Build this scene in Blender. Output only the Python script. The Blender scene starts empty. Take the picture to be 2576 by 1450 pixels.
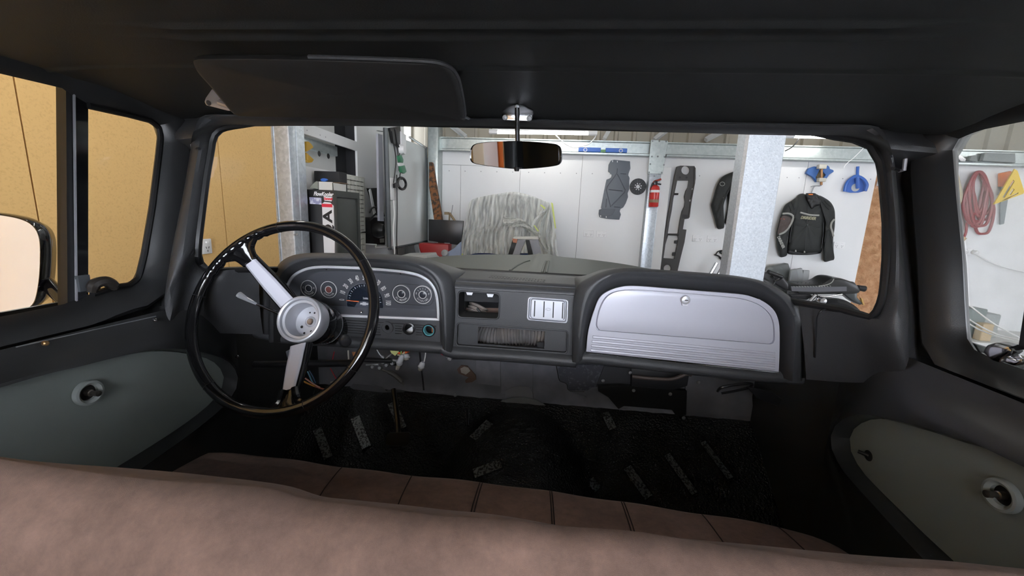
import bpy, bmesh, math, random
from mathutils import Vector, Matrix
random.seed(7)
scene = bpy.context.scene
COL = scene.collection

# ------------------------------------------------------------------ camera
PW, PH, PF = 2576, 1450, 1000.0          # photograph size and focal length in pixels
CAM = Vector((0.07, 0.0, 1.55))
def _axes(fvp=(1392, 541), roll=2.4):
    f = Vector((fvp[0]-PW/2, -(fvp[1]-PH/2), PF)).normalized()
    r = math.radians(roll)
    u = Vector((math.sin(r), math.cos(r), 0)); u.z = -(u.x*f.x+u.y*f.y)/f.z; u.normalize()
    x = f.cross(u)
    if x.x < 0: x = -x
    return x, f, u                        # world x, y, z written in camera coordinates
AX, AY, AZ = _axes()
cam_data = bpy.data.cameras.new('camera'); cam = bpy.data.objects.new('camera', cam_data); COL.objects.link(cam)
cam_data.sensor_width = 36; cam_data.lens = 36*PF/PW; cam_data.clip_start = 0.01
RIGHT = Vector((AX.x, AY.x, AZ.x)); UP = Vector((AX.y, AY.y, AZ.y)); FWD = Vector((AX.z, AY.z, AZ.z))
cam.matrix_world = Matrix(((RIGHT.x, UP.x, -FWD.x, CAM.x), (RIGHT.y, UP.y, -FWD.y, CAM.y), (RIGHT.z, UP.z, -FWD.z, CAM.z), (0, 0, 0, 1)))
scene.camera = cam
scene.view_settings.view_transform = 'Standard'; scene.view_settings.look = 'None'
scene.view_settings.gamma = 1; scene.view_settings.use_curve_mapping = False
scene.view_settings.exposure = -0.25
world = bpy.data.worlds.new('world'); scene.world = world; world.use_nodes = True
world.node_tree.nodes['Background'].inputs[0].default_value = (0.85, 0.90, 1.0, 1)
world.node_tree.nodes['Background'].inputs[1].default_value = 27.0
TUBE_STRENGTH = 31.0
GZ = 0.17                                 # garage floor level

# ------------------------------------------------------------------ pixel to place
def ray(px, py):
    c = ((px-PW/2)/PF, -(py-PH/2)/PF, 1.0)
    return RIGHT*c[0] + UP*c[1] + FWD*c[2]
def P(px, py, x=None, y=None, z=None):
    d = ray(px, py)
    if x is not None: t = (x-CAM.x)/d.x
    elif y is not None: t = (y-CAM.y)/d.y
    else: t = (z-CAM.z)/d.z
    return CAM + d*t
def WS(x, z):                             # windshield surface depth
    k = max(0.0, min(1.2, (1.722-z)/0.345))
    return 0.85 + k*(0.30 - 0.36*abs(x/0.7)**5)
def PWS(px, py):
    d = ray(px, py); t = 0.9/d.y
    for _ in range(40):
        p = CAM + d*t
        t += (WS(p.x, p.z)-p.y)/d.y*0.6
    return CAM + d*t

# ------------------------------------------------------------------ materials
MATS = {}
def mat(name, color, rough=0.5, metal=0.0, bump=None, var=None, emit=None, spec=None, coat=0, sheen=0, alpha=None, trans=0):
    if name in MATS: return MATS[name]
    m = bpy.data.materials.new(name); m.use_nodes = True; MATS[name] = m
    nt = m.node_tree; b = nt.nodes['Principled BSDF']
    c = tuple(color)+(1,) if len(color) == 3 else color
    b.inputs['Base Color'].default_value = c
    b.inputs['Roughness'].default_value = rough; b.inputs['Metallic'].default_value = metal
    if spec is not None: b.inputs['Specular IOR Level'].default_value = spec
    if coat: b.inputs['Coat Weight'].default_value = coat; b.inputs['Coat Roughness'].default_value = 0.08
    if sheen: b.inputs['Sheen Weight'].default_value = sheen; b.inputs['Sheen Roughness'].default_value = 0.4
    if trans: b.inputs['Transmission Weight'].default_value = trans
    if emit: b.inputs['Emission Color'].default_value = tuple(emit[0])+(1,); b.inputs['Emission Strength'].default_value = emit[1]
    tc = None
    if bump or var:
        tc = nt.nodes.new('ShaderNodeNewGeometry')
    if var:                                # (colour2, scale, detail, lo, hi)
        n = nt.nodes.new('ShaderNodeTexNoise'); n.inputs['Scale'].default_value = var[1]; n.inputs['Detail'].default_value = var[2]
        nt.links.new(tc.outputs['Position'], n.inputs['Vector'])
        r = nt.nodes.new('ShaderNodeValToRGB'); r.color_ramp.elements[0].position = var[3]; r.color_ramp.elements[1].position = var[4]
        r.color_ramp.elements[0].color = c; r.color_ramp.elements[1].color = tuple(var[0])+(1,)
        nt.links.new(n.outputs['Fac'], r.inputs['Fac']); nt.links.new(r.outputs['Color'], b.inputs['Base Color'])
    if bump:                               # (scale, strength, distance)
        n = nt.nodes.new('ShaderNodeTexNoise'); n.inputs['Scale'].default_value = bump[0]; n.inputs['Detail'].default_value = 3
        nt.links.new(tc.outputs['Position'], n.inputs['Vector'])
        bp = nt.nodes.new('ShaderNodeBump'); bp.inputs['Strength'].default_value = bump[1]; bp.inputs['Distance'].default_value = bump[2]
        nt.links.new(n.outputs['Fac'], bp.inputs['Height']); nt.links.new(bp.outputs['Normal'], b.inputs['Normal'])
    return m
def spangle(name, c1, c2, scale, rough, metal=0.75):
    m = mat(name, c1, rough, metal); nt = m.node_tree; b = nt.nodes['Principled BSDF']
    g = nt.nodes.new('ShaderNodeNewGeometry'); v = nt.nodes.new('ShaderNodeTexVoronoi'); v.inputs['Scale'].default_value = scale
    nt.links.new(g.outputs['Position'], v.inputs['Vector'])
    r = nt.nodes.new('ShaderNodeValToRGB'); r.color_ramp.elements[0].color = tuple(c1)+(1,); r.color_ramp.elements[1].color = tuple(c2)+(1,)
    nt.links.new(v.outputs['Color'], r.inputs['Fac']); nt.links.new(r.outputs['Color'], b.inputs['Base Color'])
    bp = nt.nodes.new('ShaderNodeBump'); bp.inputs['Strength'].default_value = 0.25; bp.inputs['Distance'].default_value = 0.002
    nt.links.new(v.outputs['Distance'], bp.inputs['Height']); nt.links.new(bp.outputs['Normal'], b.inputs['Normal'])
    return m
def glassy(name, haze=0.0, tint=(1, 1, 1), hazecol=(0.7, 0.75, 0.72), streak=False):
    m = bpy.data.materials.new(name); m.use_nodes = True; MATS[name] = m; nt = m.node_tree; nt.nodes.clear()
    out = nt.nodes.new('ShaderNodeOutputMaterial'); tr = nt.nodes.new('ShaderNodeBsdfTransparent'); tr.inputs[0].default_value = tuple(tint)+(1,)
    gl = nt.nodes.new('ShaderNodeBsdfGlossy'); gl.inputs['Roughness'].default_value = 0.0
    fr = nt.nodes.new('ShaderNodeFresnel'); fr.inputs['IOR'].default_value = 1.13
    mx = nt.nodes.new('ShaderNodeMixShader')
    nt.links.new(fr.outputs[0], mx.inputs[0]); nt.links.new(tr.outputs[0], mx.inputs[1]); nt.links.new(gl.outputs[0], mx.inputs[2])
    last = mx
    if haze:
        df = nt.nodes.new('ShaderNodeBsdfTranslucent'); df.inputs[0].default_value = tuple(hazecol)+(1,)
        m2 = nt.nodes.new('ShaderNodeMixShader'); m2.inputs[0].default_value = haze
        if streak:
            g = nt.nodes.new('ShaderNodeNewGeometry'); n = nt.nodes.new('ShaderNodeTexNoise'); n.inputs['Scale'].default_value = 14; n.inputs['Detail'].default_value = 6
            nt.links.new(g.outputs['Position'], n.inputs['Vector'])
            mp = nt.nodes.new('ShaderNodeMapRange'); mp.inputs[1].default_value = 0.3; mp.inputs[2].default_value = 0.75; mp.inputs[3].default_value = haze*0.5; mp.inputs[4].default_value = haze*1.6
            nt.links.new(n.outputs['Fac'], mp.inputs[0]); nt.links.new(mp.outputs[0], m2.inputs[0])
        nt.links.new(mx.outputs[0], m2.inputs[1]); nt.links.new(df.outputs[0], m2.inputs[2]); last = m2
    nt.links.new(last.outputs[0], out.inputs[0])
    return m

M_black = mat('black_textured_paint', (0.044, 0.045, 0.048), 0.46, bump=(700, 0.35, 0.0012))
M_door = mat('satin_black_doors_shaded', (0.028, 0.029, 0.030), 0.36, bump=(700, 0.15, 0.0008))  # satin black; darker than the dash paint to put the doors' shade into colour
M_liner = mat('black_headliner_paint', (0.014, 0.0155, 0.0155), 0.62, bump=(500, 0.2, 0.001))
M_seal = mat('black_rubber', (0.010, 0.010, 0.011), 0.45)
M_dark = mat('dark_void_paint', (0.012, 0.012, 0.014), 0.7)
M_gloss = mat('gloss_black_plastic', (0.008, 0.008, 0.009), 0.08, spec=0.6)
M_satin = mat('satin_black_metal', (0.015, 0.015, 0.017), 0.3)
M_card = mat('grey_green_door_card', (0.22, 0.25, 0.24), 0.6, bump=(500, 0.2, 0.0008))
M_silver = mat('satin_silver_paint', (0.50, 0.50, 0.56), 0.42, 0.15, bump=(900, 0.04, 0.0004))
M_silver2 = mat('bare_cast_aluminium', (0.55, 0.56, 0.60), 0.42, 0.5, bump=(400, 0.06, 0.0004))
M_chrome = mat('chrome', (0.75, 0.75, 0.78), 0.12, 1.0)
M_brush = mat('brushed_aluminium', (0.72, 0.72, 0.76), 0.33, 0.6)
M_face = mat('charcoal_gauge_face', (0.055, 0.057, 0.066), 0.35)
M_faceedge = mat('grey_gauge_surround', (0.16, 0.165, 0.185), 0.42, 0.2)
M_lensdark = mat('smoked_speedometer_lens', (0.012, 0.016, 0.024), 0.06, spec=0.7)
M_print = mat('cream_print', (0.62, 0.61, 0.60), 0.5)
M_suede = mat('brown_suede', (0.185, 0.116, 0.092), 0.9, sheen=0.12, var=((0.27, 0.170, 0.134), 7, 5, 0.35, 0.7), bump=(2600, 0.35, 0.0008))
if True:                                  # nap of the suede: mottled brushing on top of the base variation
    _nt = M_suede.node_tree; _b = _nt.nodes['Principled BSDF']; _src = _b.inputs['Base Color'].links[0].from_socket
    _g = _nt.nodes.new('ShaderNodeNewGeometry'); _n = _nt.nodes.new('ShaderNodeTexNoise'); _n.inputs['Scale'].default_value = 38; _n.inputs['Detail'].default_value = 9; _n.inputs['Roughness'].default_value = 0.75
    _nt.links.new(_g.outputs['Position'], _n.inputs['Vector'])
    _m = _nt.nodes.new('ShaderNodeMixRGB'); _m.blend_type = 'MULTIPLY'; _m.inputs[0].default_value = 0.75
    _r = _nt.nodes.new('ShaderNodeValToRGB'); _r.color_ramp.elements[0].position = 0.3; _r.color_ramp.elements[0].color = (0.55, 0.55, 0.56, 1); _r.color_ramp.elements[1].position = 0.68; _r.color_ramp.elements[1].color = (1.12, 1.1, 1.1, 1)
    _nt.links.new(_n.outputs['Fac'], _r.inputs[0]); _nt.links.new(_src, _m.inputs[1]); _nt.links.new(_r.outputs[0], _m.inputs[2]); _nt.links.new(_m.outputs[0], _b.inputs['Base Color'])
M_stitch = mat('dark_brown_stitch', (0.03, 0.017, 0.014), 0.9)
M_butyl = mat('black_butyl_foil', (0.004, 0.004, 0.0045), 0.10, spec=0.7, bump=(130, 1.0, 0.012))
M_butylprint = mat('silver_mat_print', (0.16, 0.17, 0.17), 0.3, 0.3, var=((0.02, 0.02, 0.02), 160, 2, 0.48, 0.55), bump=(170, 1.0, 0.004))
M_firewall = mat('worn_grey_black_firewall', (0.14, 0.142, 0.16), 0.5, var=((0.21, 0.21, 0.235), 9, 8, 0.4, 0.7), bump=(60, 0.2, 0.002))
M_bare = mat('bare_grey_steel', (0.30, 0.31, 0.32), 0.45, 0.4)
M_duct = mat('dusty_grey_duct', (0.13, 0.125, 0.125), 0.7, var=((0.24, 0.20, 0.17), 12, 4, 0.4, 0.65))
M_rustbrown = mat('brown_dusty_metal', (0.16, 0.10, 0.075), 0.7)
M_white = mat('white_plasterboard', (0.80, 0.80, 0.80), 0.55, var=((0.76, 0.77, 0.77), 2.0, 3, 0.4, 0.7))
M_whitegloss = mat('white_plastic', (0.82, 0.82, 0.82), 0.3)
M_wood = mat('tan_fibreboard', (0.70, 0.44, 0.165), 0.75, var=((0.60, 0.36, 0.13), 130, 6, 0.5, 0.75), bump=(80, 0.12, 0.002))
M_galv = spangle('galvanised_steel', (0.42, 0.46, 0.50), (0.58, 0.62, 0.66), 60, 0.38)
M_galvg = spangle('galvanised_girt', (0.42, 0.47, 0.47), (0.52, 0.57, 0.56), 40, 0.3)
M_beige = mat('beige_cladding', (0.33, 0.30, 0.24), 0.6)
M_concrete = mat('concrete', (0.34, 0.34, 0.33), 0.7, var=((0.26, 0.26, 0.26), 3, 5, 0.4, 0.7))
M_red = mat('red_paint', (0.36, 0.022, 0.022), 0.4)
M_blue = mat('blue_plastic', (0.035, 0.13, 0.48), 0.4)
M_yellow = mat('yellow_plastic', (0.80, 0.56, 0.03), 0.5)
M_orange = mat('orange_plastic', (0.75, 0.20, 0.03), 0.5)
M_greyplastic = mat('slate_grey_plastic', (0.115, 0.13, 0.15), 0.5)
M_darkbrown = mat('dark_grey_brown_plastic', (0.045, 0.042, 0.040), 0.45)
M_ins = mat('pink_brown_insulation', (0.42, 0.21, 0.10), 0.95, var=((0.58, 0.34, 0.19), 14, 6, 0.35, 0.7), bump=(30, 1.0, 0.03))
M_tube = mat('lit_tube', (1, 1, 1), 0.4, emit=((0.98, 0.97, 0.93), TUBE_STRENGTH))
M_fabric = mat('black_jacket_fabric', (0.022, 0.024, 0.023), 0.75, bump=(60, 0.5, 0.004))
M_fabgrey = mat('grey_jacket_trim', (0.33, 0.33, 0.30), 0.7)
M_fabbrown = mat('brown_grey_jacket_panel', (0.075, 0.055, 0.05), 0.7)
M_leather = mat('black_leather', (0.02, 0.02, 0.02), 0.3, bump=(150, 0.3, 0.002))
M_glass = glassy('clear_glass'); M_glassdusty = glassy('dusty_glass', 0.10, streak=True)
M_mirror = mat('mirror_silvering', (0.82, 0.84, 0.86), 0.02, 1.0)

# ------------------------------------------------------------------ mesh helpers
WL = {}                                   # world location of every linked object
def link(o, loc, parent=None):
    COL.objects.link(o)
    loc = Vector(loc)
    if parent is not None:
        o.parent = parent; o.location = loc - WL[parent]
    else: o.location = loc
    WL[o] = loc
    return o
def thing(name, label, cat, loc, group=None):
    o = bpy.data.objects.new(name, None); o.empty_display_size = 0.05
    link(o, loc)
    return tag(o, label, cat, group)
def tag(o, label=None, cat=None, group=None, kind=None):
    if label: o['label'] = label
    if cat: o['category'] = cat
    if group: o['group'] = group
    if kind: o['kind'] = kind
    return o
def struct(o, label):
    o['kind'] = 'structure'; o['label'] = label
    return o
def build(name, geo, m, parent=None, smooth=35, bevel=None, solid=None):
    verts, faces = geo
    verts = [Vector(v) for v in verts]
    lo = Vector((min(v.x for v in verts), min(v.y for v in verts), min(v.z for v in verts)))
    hi = Vector((max(v.x for v in verts), max(v.y for v in verts), max(v.z for v in verts)))
    c = (lo+hi)/2; c.z = lo.z
    me = bpy.data.meshes.new(name)
    me.from_pydata([v-c for v in verts], [], faces); me.update()
    bm = bmesh.new(); bm.from_mesh(me)
    bmesh.ops.remove_doubles(bm, verts=bm.verts, dist=1e-6)
    bmesh.ops.recalc_face_normals(bm, faces=bm.faces)
    if bevel:
        es = [e for e in bm.edges if len(e.link_faces) == 2 and e.calc_face_angle(0) > 0.5]
        if es: bmesh.ops.bevel(bm, geom=es, offset=bevel[0], segments=bevel[1], affect='EDGES', profile=0.5, clamp_overlap=True)
    bm.to_mesh(me); bm.free()
    if smooth:
        for p in me.polygons: p.use_smooth = True
        me.set_sharp_from_angle(angle=math.radians(smooth))
    if m: me.materials.append(m)
    o = bpy.data.objects.new(name, me); link(o, c, parent)
    if solid:
        s = o.modifiers.new('thickness', 'SOLIDIFY'); s.thickness = solid; s.offset = 0
    return o
def join(*gs):
    V, F = [], []
    for v, f in gs:
        n = len(V); V += list(v); F += [tuple(i+n for i in q) for q in f]
    return V, F
def box(c, s, R=None):
    c = Vector(c); V = []
    for dx in (-.5, .5):
        for dy in (-.5, .5):
            for dz in (-.5, .5):
                v = Vector((dx*s[0], dy*s[1], dz*s[2]))
                V.append(c + (R @ v if R else v))
    return V, [(0,1,3,2),(4,6,7,5),(0,4,5,1),(2,3,7,6),(0,2,6,4),(1,5,7,3)]
def box2(a, b):
    a, b = Vector(a), Vector(b); return box((a+b)/2, [abs(b[i]-a[i]) for i in range(3)])
def prism(poly, vec):
    poly = [Vector(p) for p in poly]; vec = Vector(vec); n = len(poly)
    return poly+[p+vec for p in poly], [tuple(range(n)), tuple(range(2*n-1, n-1, -1))]+[(i, (i+1) % n, (i+1) % n+n, i+n) for i in range(n)]
def loft(rings, closed=False, caps=False):
    n = len(rings[0]); V = [Vector(p) for r in rings for p in r]; F = []
    m = n if closed else n-1
    for i in range(len(rings)-1):
        for j in range(m):
            k = (j+1) % n
            F.append((i*n+j, i*n+k, (i+1)*n+k, (i+1)*n+j))
    if caps: F += [tuple(range(n))[::-1], tuple((len(rings)-1)*n+j for j in range(n))]
    return V, F
def cat(pts, n=6, closed=False):          # Catmull-Rom resample
    pts = [Vector(p) for p in pts]; m = len(pts); out = []
    rng = m if closed else m-1
    for i in range(rng):
        if closed: p0, p1, p2, p3 = pts[i-1], pts[i], pts[(i+1) % m], pts[(i+2) % m]
        else: p0, p1, p2, p3 = pts[max(i-1, 0)], pts[i], pts[i+1], pts[min(i+2, m-1)]
        for k in range(n):
            t = k/n
            out.append(0.5*((2*p1)+(p2-p0)*t+(2*p0-5*p1+4*p2-p3)*t*t+(3*p1-p0-3*p2+p3)*t**3))
    if not closed: out.append(pts[-1].copy())
    return out
def resample(pts, n, closed=False):
    pts = [Vector(p) for p in pts]
    if closed: pts = pts+[pts[0]]
    L = [0]
    for a, b in zip(pts, pts[1:]): L.append(L[-1]+(b-a).length)
    out = []; cnt = n if closed else n-1; j = 0
    for i in range(n):
        s = L[-1]*i/cnt
        while j < len(L)-2 and L[j+1] < s: j += 1
        t = (s-L[j])/max(1e-9, L[j+1]-L[j]); out.append(pts[j].lerp(pts[j+1], min(1, t)))
    return out
def tube(pts, r, seg=8, closed=False, caps=True):
    pts = [Vector(p) for p in pts]; n = len(pts); rings = []
    prev = None
    for i, p in enumerate(pts):
        if closed: t = (pts[(i+1) % n]-pts[i-1])
        else: t = (pts[min(i+1, n-1)]-pts[max(i-1, 0)])
        t = t.normalized() if t.length > 1e-9 else Vector((0, 0, 1))
        if prev is None:
            a = Vector((0, 0, 1)) if abs(t.z) < 0.9 else Vector((1, 0, 0))
            u = t.cross(a).normalized()
        else: u = (prev-t*prev.dot(t)).normalized()
        prev = u; w = t.cross(u); rr = r[i] if isinstance(r, (list, tuple)) else r
        rings.append([p+(u*math.cos(2*math.pi*k/seg)+w*math.sin(2*math.pi*k/seg))*rr for k in range(seg)])
    if closed: rings.append(rings[0])
    return loft(rings, True, caps and not closed)
def frame(axis):
    a = Vector(axis).normalized(); h = Vector((0, 0, 1)) if abs(a.z) < 0.9 else Vector((1, 0, 0))
    u = a.cross(h).normalized(); return u, a.cross(u), a
def lathe(prof, o, axis, seg=32, close=False):   # prof: (radius, height along axis)
    u, w, a = frame(axis); o = Vector(o)
    rings = [[o+a*h+(u*math.cos(2*math.pi*k/seg)+w*math.sin(2*math.pi*k/seg))*max(r, 1e-5) for k in range(seg)] for r, h in prof]
    return loft(rings, True)
def plate(outer, holes, vec, back=True):  # flat plate with holes, given thickness vector
    bm = bmesh.new(); V = []; F = []
    vec = Vector(vec); loops = [[Vector(p) for p in outer]]+[[Vector(p) for p in h] for h in holes]
    es = []
    for lp in loops:
        vs = [bm.verts.new(p) for p in lp]
        es += [bm.edges.new((vs[i], vs[(i+1) % len(vs)])) for i in range(len(vs))]
    bmesh.ops.triangle_fill(bm, use_beauty=True, use_dissolve=False, edges=es)
    bm.verts.index_update()
    V = [v.co.copy() for v in bm.verts]; F = [tuple(v.index for v in f.verts) for f in bm.faces]; bm.free()
    n = len(V)
    if back: F += [tuple(i+n for i in f[::-1]) for f in F[:]]
    V2 = V+[v+vec for v in V]
    s = 0
    for lp in loops:
        m = len(lp)
        F += [(s+i, s+(i+1) % m, s+(i+1) % m+n, s+i+n) for i in range(m)]; s += m
    return V2, F
def rrect(p00, p10, p11, p01, r, n=5):    # rounded quadrilateral from 3D corners (tl,tr,br,bl), r = fraction radius in metres
    c = [Vector(p) for p in (p00, p10, p11, p01)]; out = []
    for i in range(4):
        a, b, d = c[i-1], c[i], c[(i+1) % 4]
        u = (a-b).normalized(); w = (d-b).normalized()
        s, e = b+u*r, b+w*r
        for k in range(n+1):
            t = k/n; out.append((1-t)**2*s+2*t*(1-t)*b+t*t*e)
    return out
def text_geo(body, size, o, right, up, extrude=0.0003, align='CENTER', shear=0, xs=1.0, bold=0.0):
    cu = bpy.data.curves.new('t', 'FONT'); cu.body = body; cu.size = size; cu.align_x = align; cu.align_y = 'CENTER'
    cu.extrude = extrude; cu.shear = shear; cu.resolution_u = 3; cu.offset = bold
    ob = bpy.data.objects.new('t', cu)
    me = bpy.data.meshes.new_from_object(ob)
    right = Vector(right).normalized(); up = Vector(up).normalized(); nn = right.cross(up); o = Vector(o)
    V = [o+right*v.co.x*xs+up*v.co.y+nn*v.co.z for v in me.vertices]; F = [tuple(p.vertices) for p in me.polygons]
    bpy.data.objects.remove(ob); bpy.data.curves.remove(cu); bpy.data.meshes.remove(me)
    return V, F
def ring_offset(pts2, d):                 # offset closed 2D loop outward (positive) by d
    n = len(pts2); out = []
    area = sum(pts2[i][0]*pts2[(i+1) % n][1]-pts2[(i+1) % n][0]*pts2[i][1] for i in range(n))
    sg = 1 if area > 0 else -1
    for i in range(n):
        a, b = pts2[i-1], pts2[(i+1) % n]
        tx, ty = b[0]-a[0], b[1]-a[1]; l = math.hypot(tx, ty) or 1
        out.append((pts2[i][0]+sg*ty/l*d, pts2[i][1]-sg*tx/l*d))
    return out
# ================================================================== TRUCK CAB (the room the picture is taken in)
# ---- headliner
def head_z(x, y):
    zc = 1.757
    if y > 0.60:
        t = (y-0.60)/0.25; zc = 1.757-0.026*t*t
    if y < 0.05: zc = 1.757-0.05*((0.05-y)/0.2)**2
    for yr in (0.484, 0.516):
        fall = max(0.0, 1-max(0, abs(x)-0.42)/0.05) if abs(x) > 0.42 else 1
        zc -= 0.006*math.exp(-((y-yr-0.25*max(0, abs(x)-0.35)**2)/0.0055)**2)*fall
    zc -= 0.003*math.exp(-((y-0.625)/0.006)**2)
    e = max(0, abs(x)-0.55)/0.25
    return zc - 0.010*e*e
ys = [-0.15, -0.1, -0.05, 0.0, 0.1, 0.2, 0.3, 0.38, 0.43]+[0.46+0.003*i for i in range(28)]+[0.56, 0.59]+[0.61+0.003*i for i in range(11)]+[0.67, 0.72, 0.77, 0.81, 0.835, 0.85]
xs = [-0.80+0.04*i for i in range(41)]
rows = [[Vector((x, y, head_z(x, y))) for x in xs] for y in ys]
# windshield header edge: folds down to the glass
rows.append([Vector((x, 0.856, 1.7305)) for x in xs]); rows.append([Vector((x, 0.87, 1.735)) for x in xs]); rows.append([Vector((x, 0.875, 1.80)) for x in xs]); rows.append([Vector((x, 0.3, 1.83)) for x in xs]); rows.append([Vector((x, -0.17, 1.80)) for x in xs])
struct(build('ceiling', loft(rows), M_liner), 'black painted cab headliner with a double pressed rib above the windshield')

# ---- doors
def yz(p): return (p.y, p.z)
openL = [yz(P(a, b, x=-0.785)) for a, b in [(165, 222), (222, 263), (320, 287), (380, 302), (400, 318), (406, 345), (400, 400), (385, 520), (365, 640), (350, 700), (330, 718), (290, 724), (232, 742), (165, 768), (0, 800)]]+[(-0.02, 1.354), (-0.04, 1.40), (-0.04, 1.70), (-0.02, 1.729)]+[yz(P(0, 183, x=-0.785))]
openR = [yz(P(a, b, x=0.785)) for a, b in [(2576, 303), (2450, 328), (2400, 350), (2385, 372), (2395, 500), (2410, 650), (2415, 760), (2421, 850), (2440, 880), (2480, 900), (2576, 935)]]+[(-0.02, 1.350), (-0.04, 1.40), (-0.04, 1.70), (-0.02, 1.724)]
GL = [(-0.2, 1.272), (0.2, 1.271), (0.476, 1.268), (0.549, 1.262), (0.641, 1.253), (0.70, 1.240), (0.751, 1.222), (0.80, 1.198), (0.848, 1.167), (0.875, 1.135), (0.885, 1.105), (0.875, 1.078), (0.84, 1.056), (0.78, 1.042), (0.70, 1.034), (0.55, 1.028), (0.2, 1.02), (-0.2, 1.02)]
GR = [(-0.2, 1.262), (0.2, 1.258), (0.563, 1.240), (0.62, 1.230), (0.691, 1.214), (0.74, 1.201), (0.788, 1.186), (0.83, 1.163), (0.862, 1.130), (0.874, 1.098), (0.865, 1.070), (0.84, 1.052), (0.808, 1.042), (0.731, 1.033), (0.612, 1.024), (0.2, 1.01), (-0.2, 1.01)]
def make_door(n, s, op, G, seam, posts, label, glassmat):
    ring = [(v.x, v.y) for v in resample([Vector((a, b, 0)) for a, b in op], 110, True)]
    def R(off, x): return [Vector((s*x, a, b)) for a, b in ring_offset(ring, off)]
    rings = [R(0.07, 0.866), R(0.035, 0.83), R(0.004, 0.80), R(0.0, 0.792), R(0.007, 0.778), R(0.018, 0.766), R(0.030, 0.758), R(0.042, 0.755), R(0.050, 0.760), R(0.056, 0.772), R(0.11, 0.776)]
    # flatten what would dip below the seam
    for k in (6, 7, 8, 9, 10):
        for v in rings[k]:
            if v.z < 1.318: v.z = 1.318
    frame_ = loft(rings, True)
    # lower skin with the recessed oval
    g = [(v.x, v.y) for v in resample(cat([Vector((a, b, 0)) for a, b in G], 5), 90, True)]
    cy, cz = 0.35, 1.14; y0, y1, z0, z1 = -0.2, 0.93, 0.60, 1.316
    def rectp(a, b):
        dy, dz = a-cy, b-cz; t = 1e9
        if dy > 1e-6: t = min(t, (y1-cy)/dy)
        if dy < -1e-6: t = min(t, (y0-cy)/dy)
        if dz > 1e-6: t = min(t, (z1-cz)/dz)
        if dz < -1e-6: t = min(t, (z0-cz)/dz)
        return cy+dy*t, cz+dz*t
    rect = [rectp(a, b) for a, b in g]
    def L(f, x): return [Vector((s*x, a+(c-a)*f, b+(d-b)*f)) for (a, b), (c, d) in zip(g, rect)]
    low = loft([L(0, 0.752), L(0.02, 0.722), L(0.06, 0.712), L(0.16, 0.713), L(0.40, 0.726), L(0.65, 0.738), L(0.85, 0.742), L(1, 0.745)], True)
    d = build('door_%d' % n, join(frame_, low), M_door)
    struct(d, label)
    card = build('door_card', prism([Vector((s*0.748, a, b)) for a, b in ring_offset(g, -0.001)], (s*0.010, 0, 0)), M_card, d)
    card['label'] = 'grey green vinyl door card'
    skin = build('outer_skin', join(box2((s*0.875, -0.2, 0.55), (s*0.868, 0.95, 1.345)), box2((s*0.78, 0.89, 0.6), (s*0.868, 0.94, 1.345))), M_black, d)
    build('seam_highlight', tube([P(*seam[0], x=s*0.742), P(*seam[1], x=s*0.742)], 0.0011, 6), M_bare, d)  # pale strip stands in for the edge highlight along the panel seam
    pl = build('door_glass', prism([Vector((s*0.806, a, b)) for a, b in ring_offset(ring, 0.006)], (s*0.004, 0, 0)), glassmat, d, smooth=0)
    pl['label'] = 'clear side window glass'
    return d
doorL = make_door(1, -1, openL, GL, ((40, 874), (392, 796)), None, 'black left truck door with grey oval card, beside the steering wheel', M_glass)
doorR = make_door(2, 1, openR, GR, ((2388, 967), (2640, 1073)), None, 'black right truck door with grey oval card, beside the glove box', M_glassdusty)
# vent window divider, left
def quadbar(a0, a1, b1, b0, vec): return prism([a0, a1, b1, b0], vec)
pv = lambda a, b, x: P(a, b, x=x)
build('division_bar', prism([pv(188, 222, -0.79), pv(222, 232, -0.79), pv(222, 742, -0.79), pv(194, 762, -0.79)], (-0.03, 0, 0)), M_gloss, doorL)['label'] = 'glossy black vent window divider'
build('rubber_channel', prism([pv(166, 216, -0.792), pv(188, 222, -0.792), pv(192, 764, -0.792), pv(170, 770, -0.792)], (-0.02, 0, 0)), M_seal, doorL)
build('division_edge', prism([pv(186, 222, -0.788), pv(190, 222, -0.788), pv(196, 764, -0.788), pv(192, 764, -0.788)], (-0.003, 0, 0)), M_brush, doorL)
# vent frame and latch
vent = resample([P(a, b, x=-0.787) for a, b in [(222, 266), (320, 288), (380, 304), (399, 320), (404, 345), (398, 400), (383, 520), (363, 640), (348, 700), (329, 717), (290, 723), (232, 741)]], 50)
build('vent_frame', tube(vent, 0.006, 8), M_seal, doorL)
lt = P(268, 722, x=-0.778)
build('vent_latch', join(tube(cat([P(232, 735, x=-0.775), P(238, 716, x=-0.772), P(262, 708, x=-0.770), P(282, 716, x=-0.772), P(288, 726, x=-0.775)], 5), [0.008]*3+[0.010]*14+[0.006]*4, 8)), mat('dull_bronze_black', (0.035, 0.03, 0.026), 0.35), doorL)
build('clip', box2(P(196, 695, x=-0.783), P(223, 730, x=-0.79)), mat('grey_tape', (0.10, 0.11, 0.12), 0.4), doorL)
# right divider and chrome vent latch on the sill
build('division_bar', prism([pv(2660, 240, 0.79), pv(2720, 240, 0.79), pv(2660, 905, 0.79), pv(2562, 872, 0.79)], (0.03, 0, 0)), M_seal, doorR)
k = [P(a, b, x=0.765) for a, b in [(2468, 886), (2480, 868), (2500, 862), (2535, 872), (2545, 884), (2535, 893), (2520, 903), (2515, 915), (2490, 908)]]
build('vent_latch', prism(k, (0.02, 0, 0.004)), M_chrome, doorR, bevel=(0.004, 2))['label'] = 'chrome vent window latch'
k = [P(a, b, x=0.762) for a, b in [(2522, 912), (2530, 895), (2555, 905), (2572, 903), (2570, 915), (2548, 922)]]
build('latch_lever', prism(k, (0.02, 0, 0.004)), M_chrome, doorR, bevel=(0.003, 2))
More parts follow.
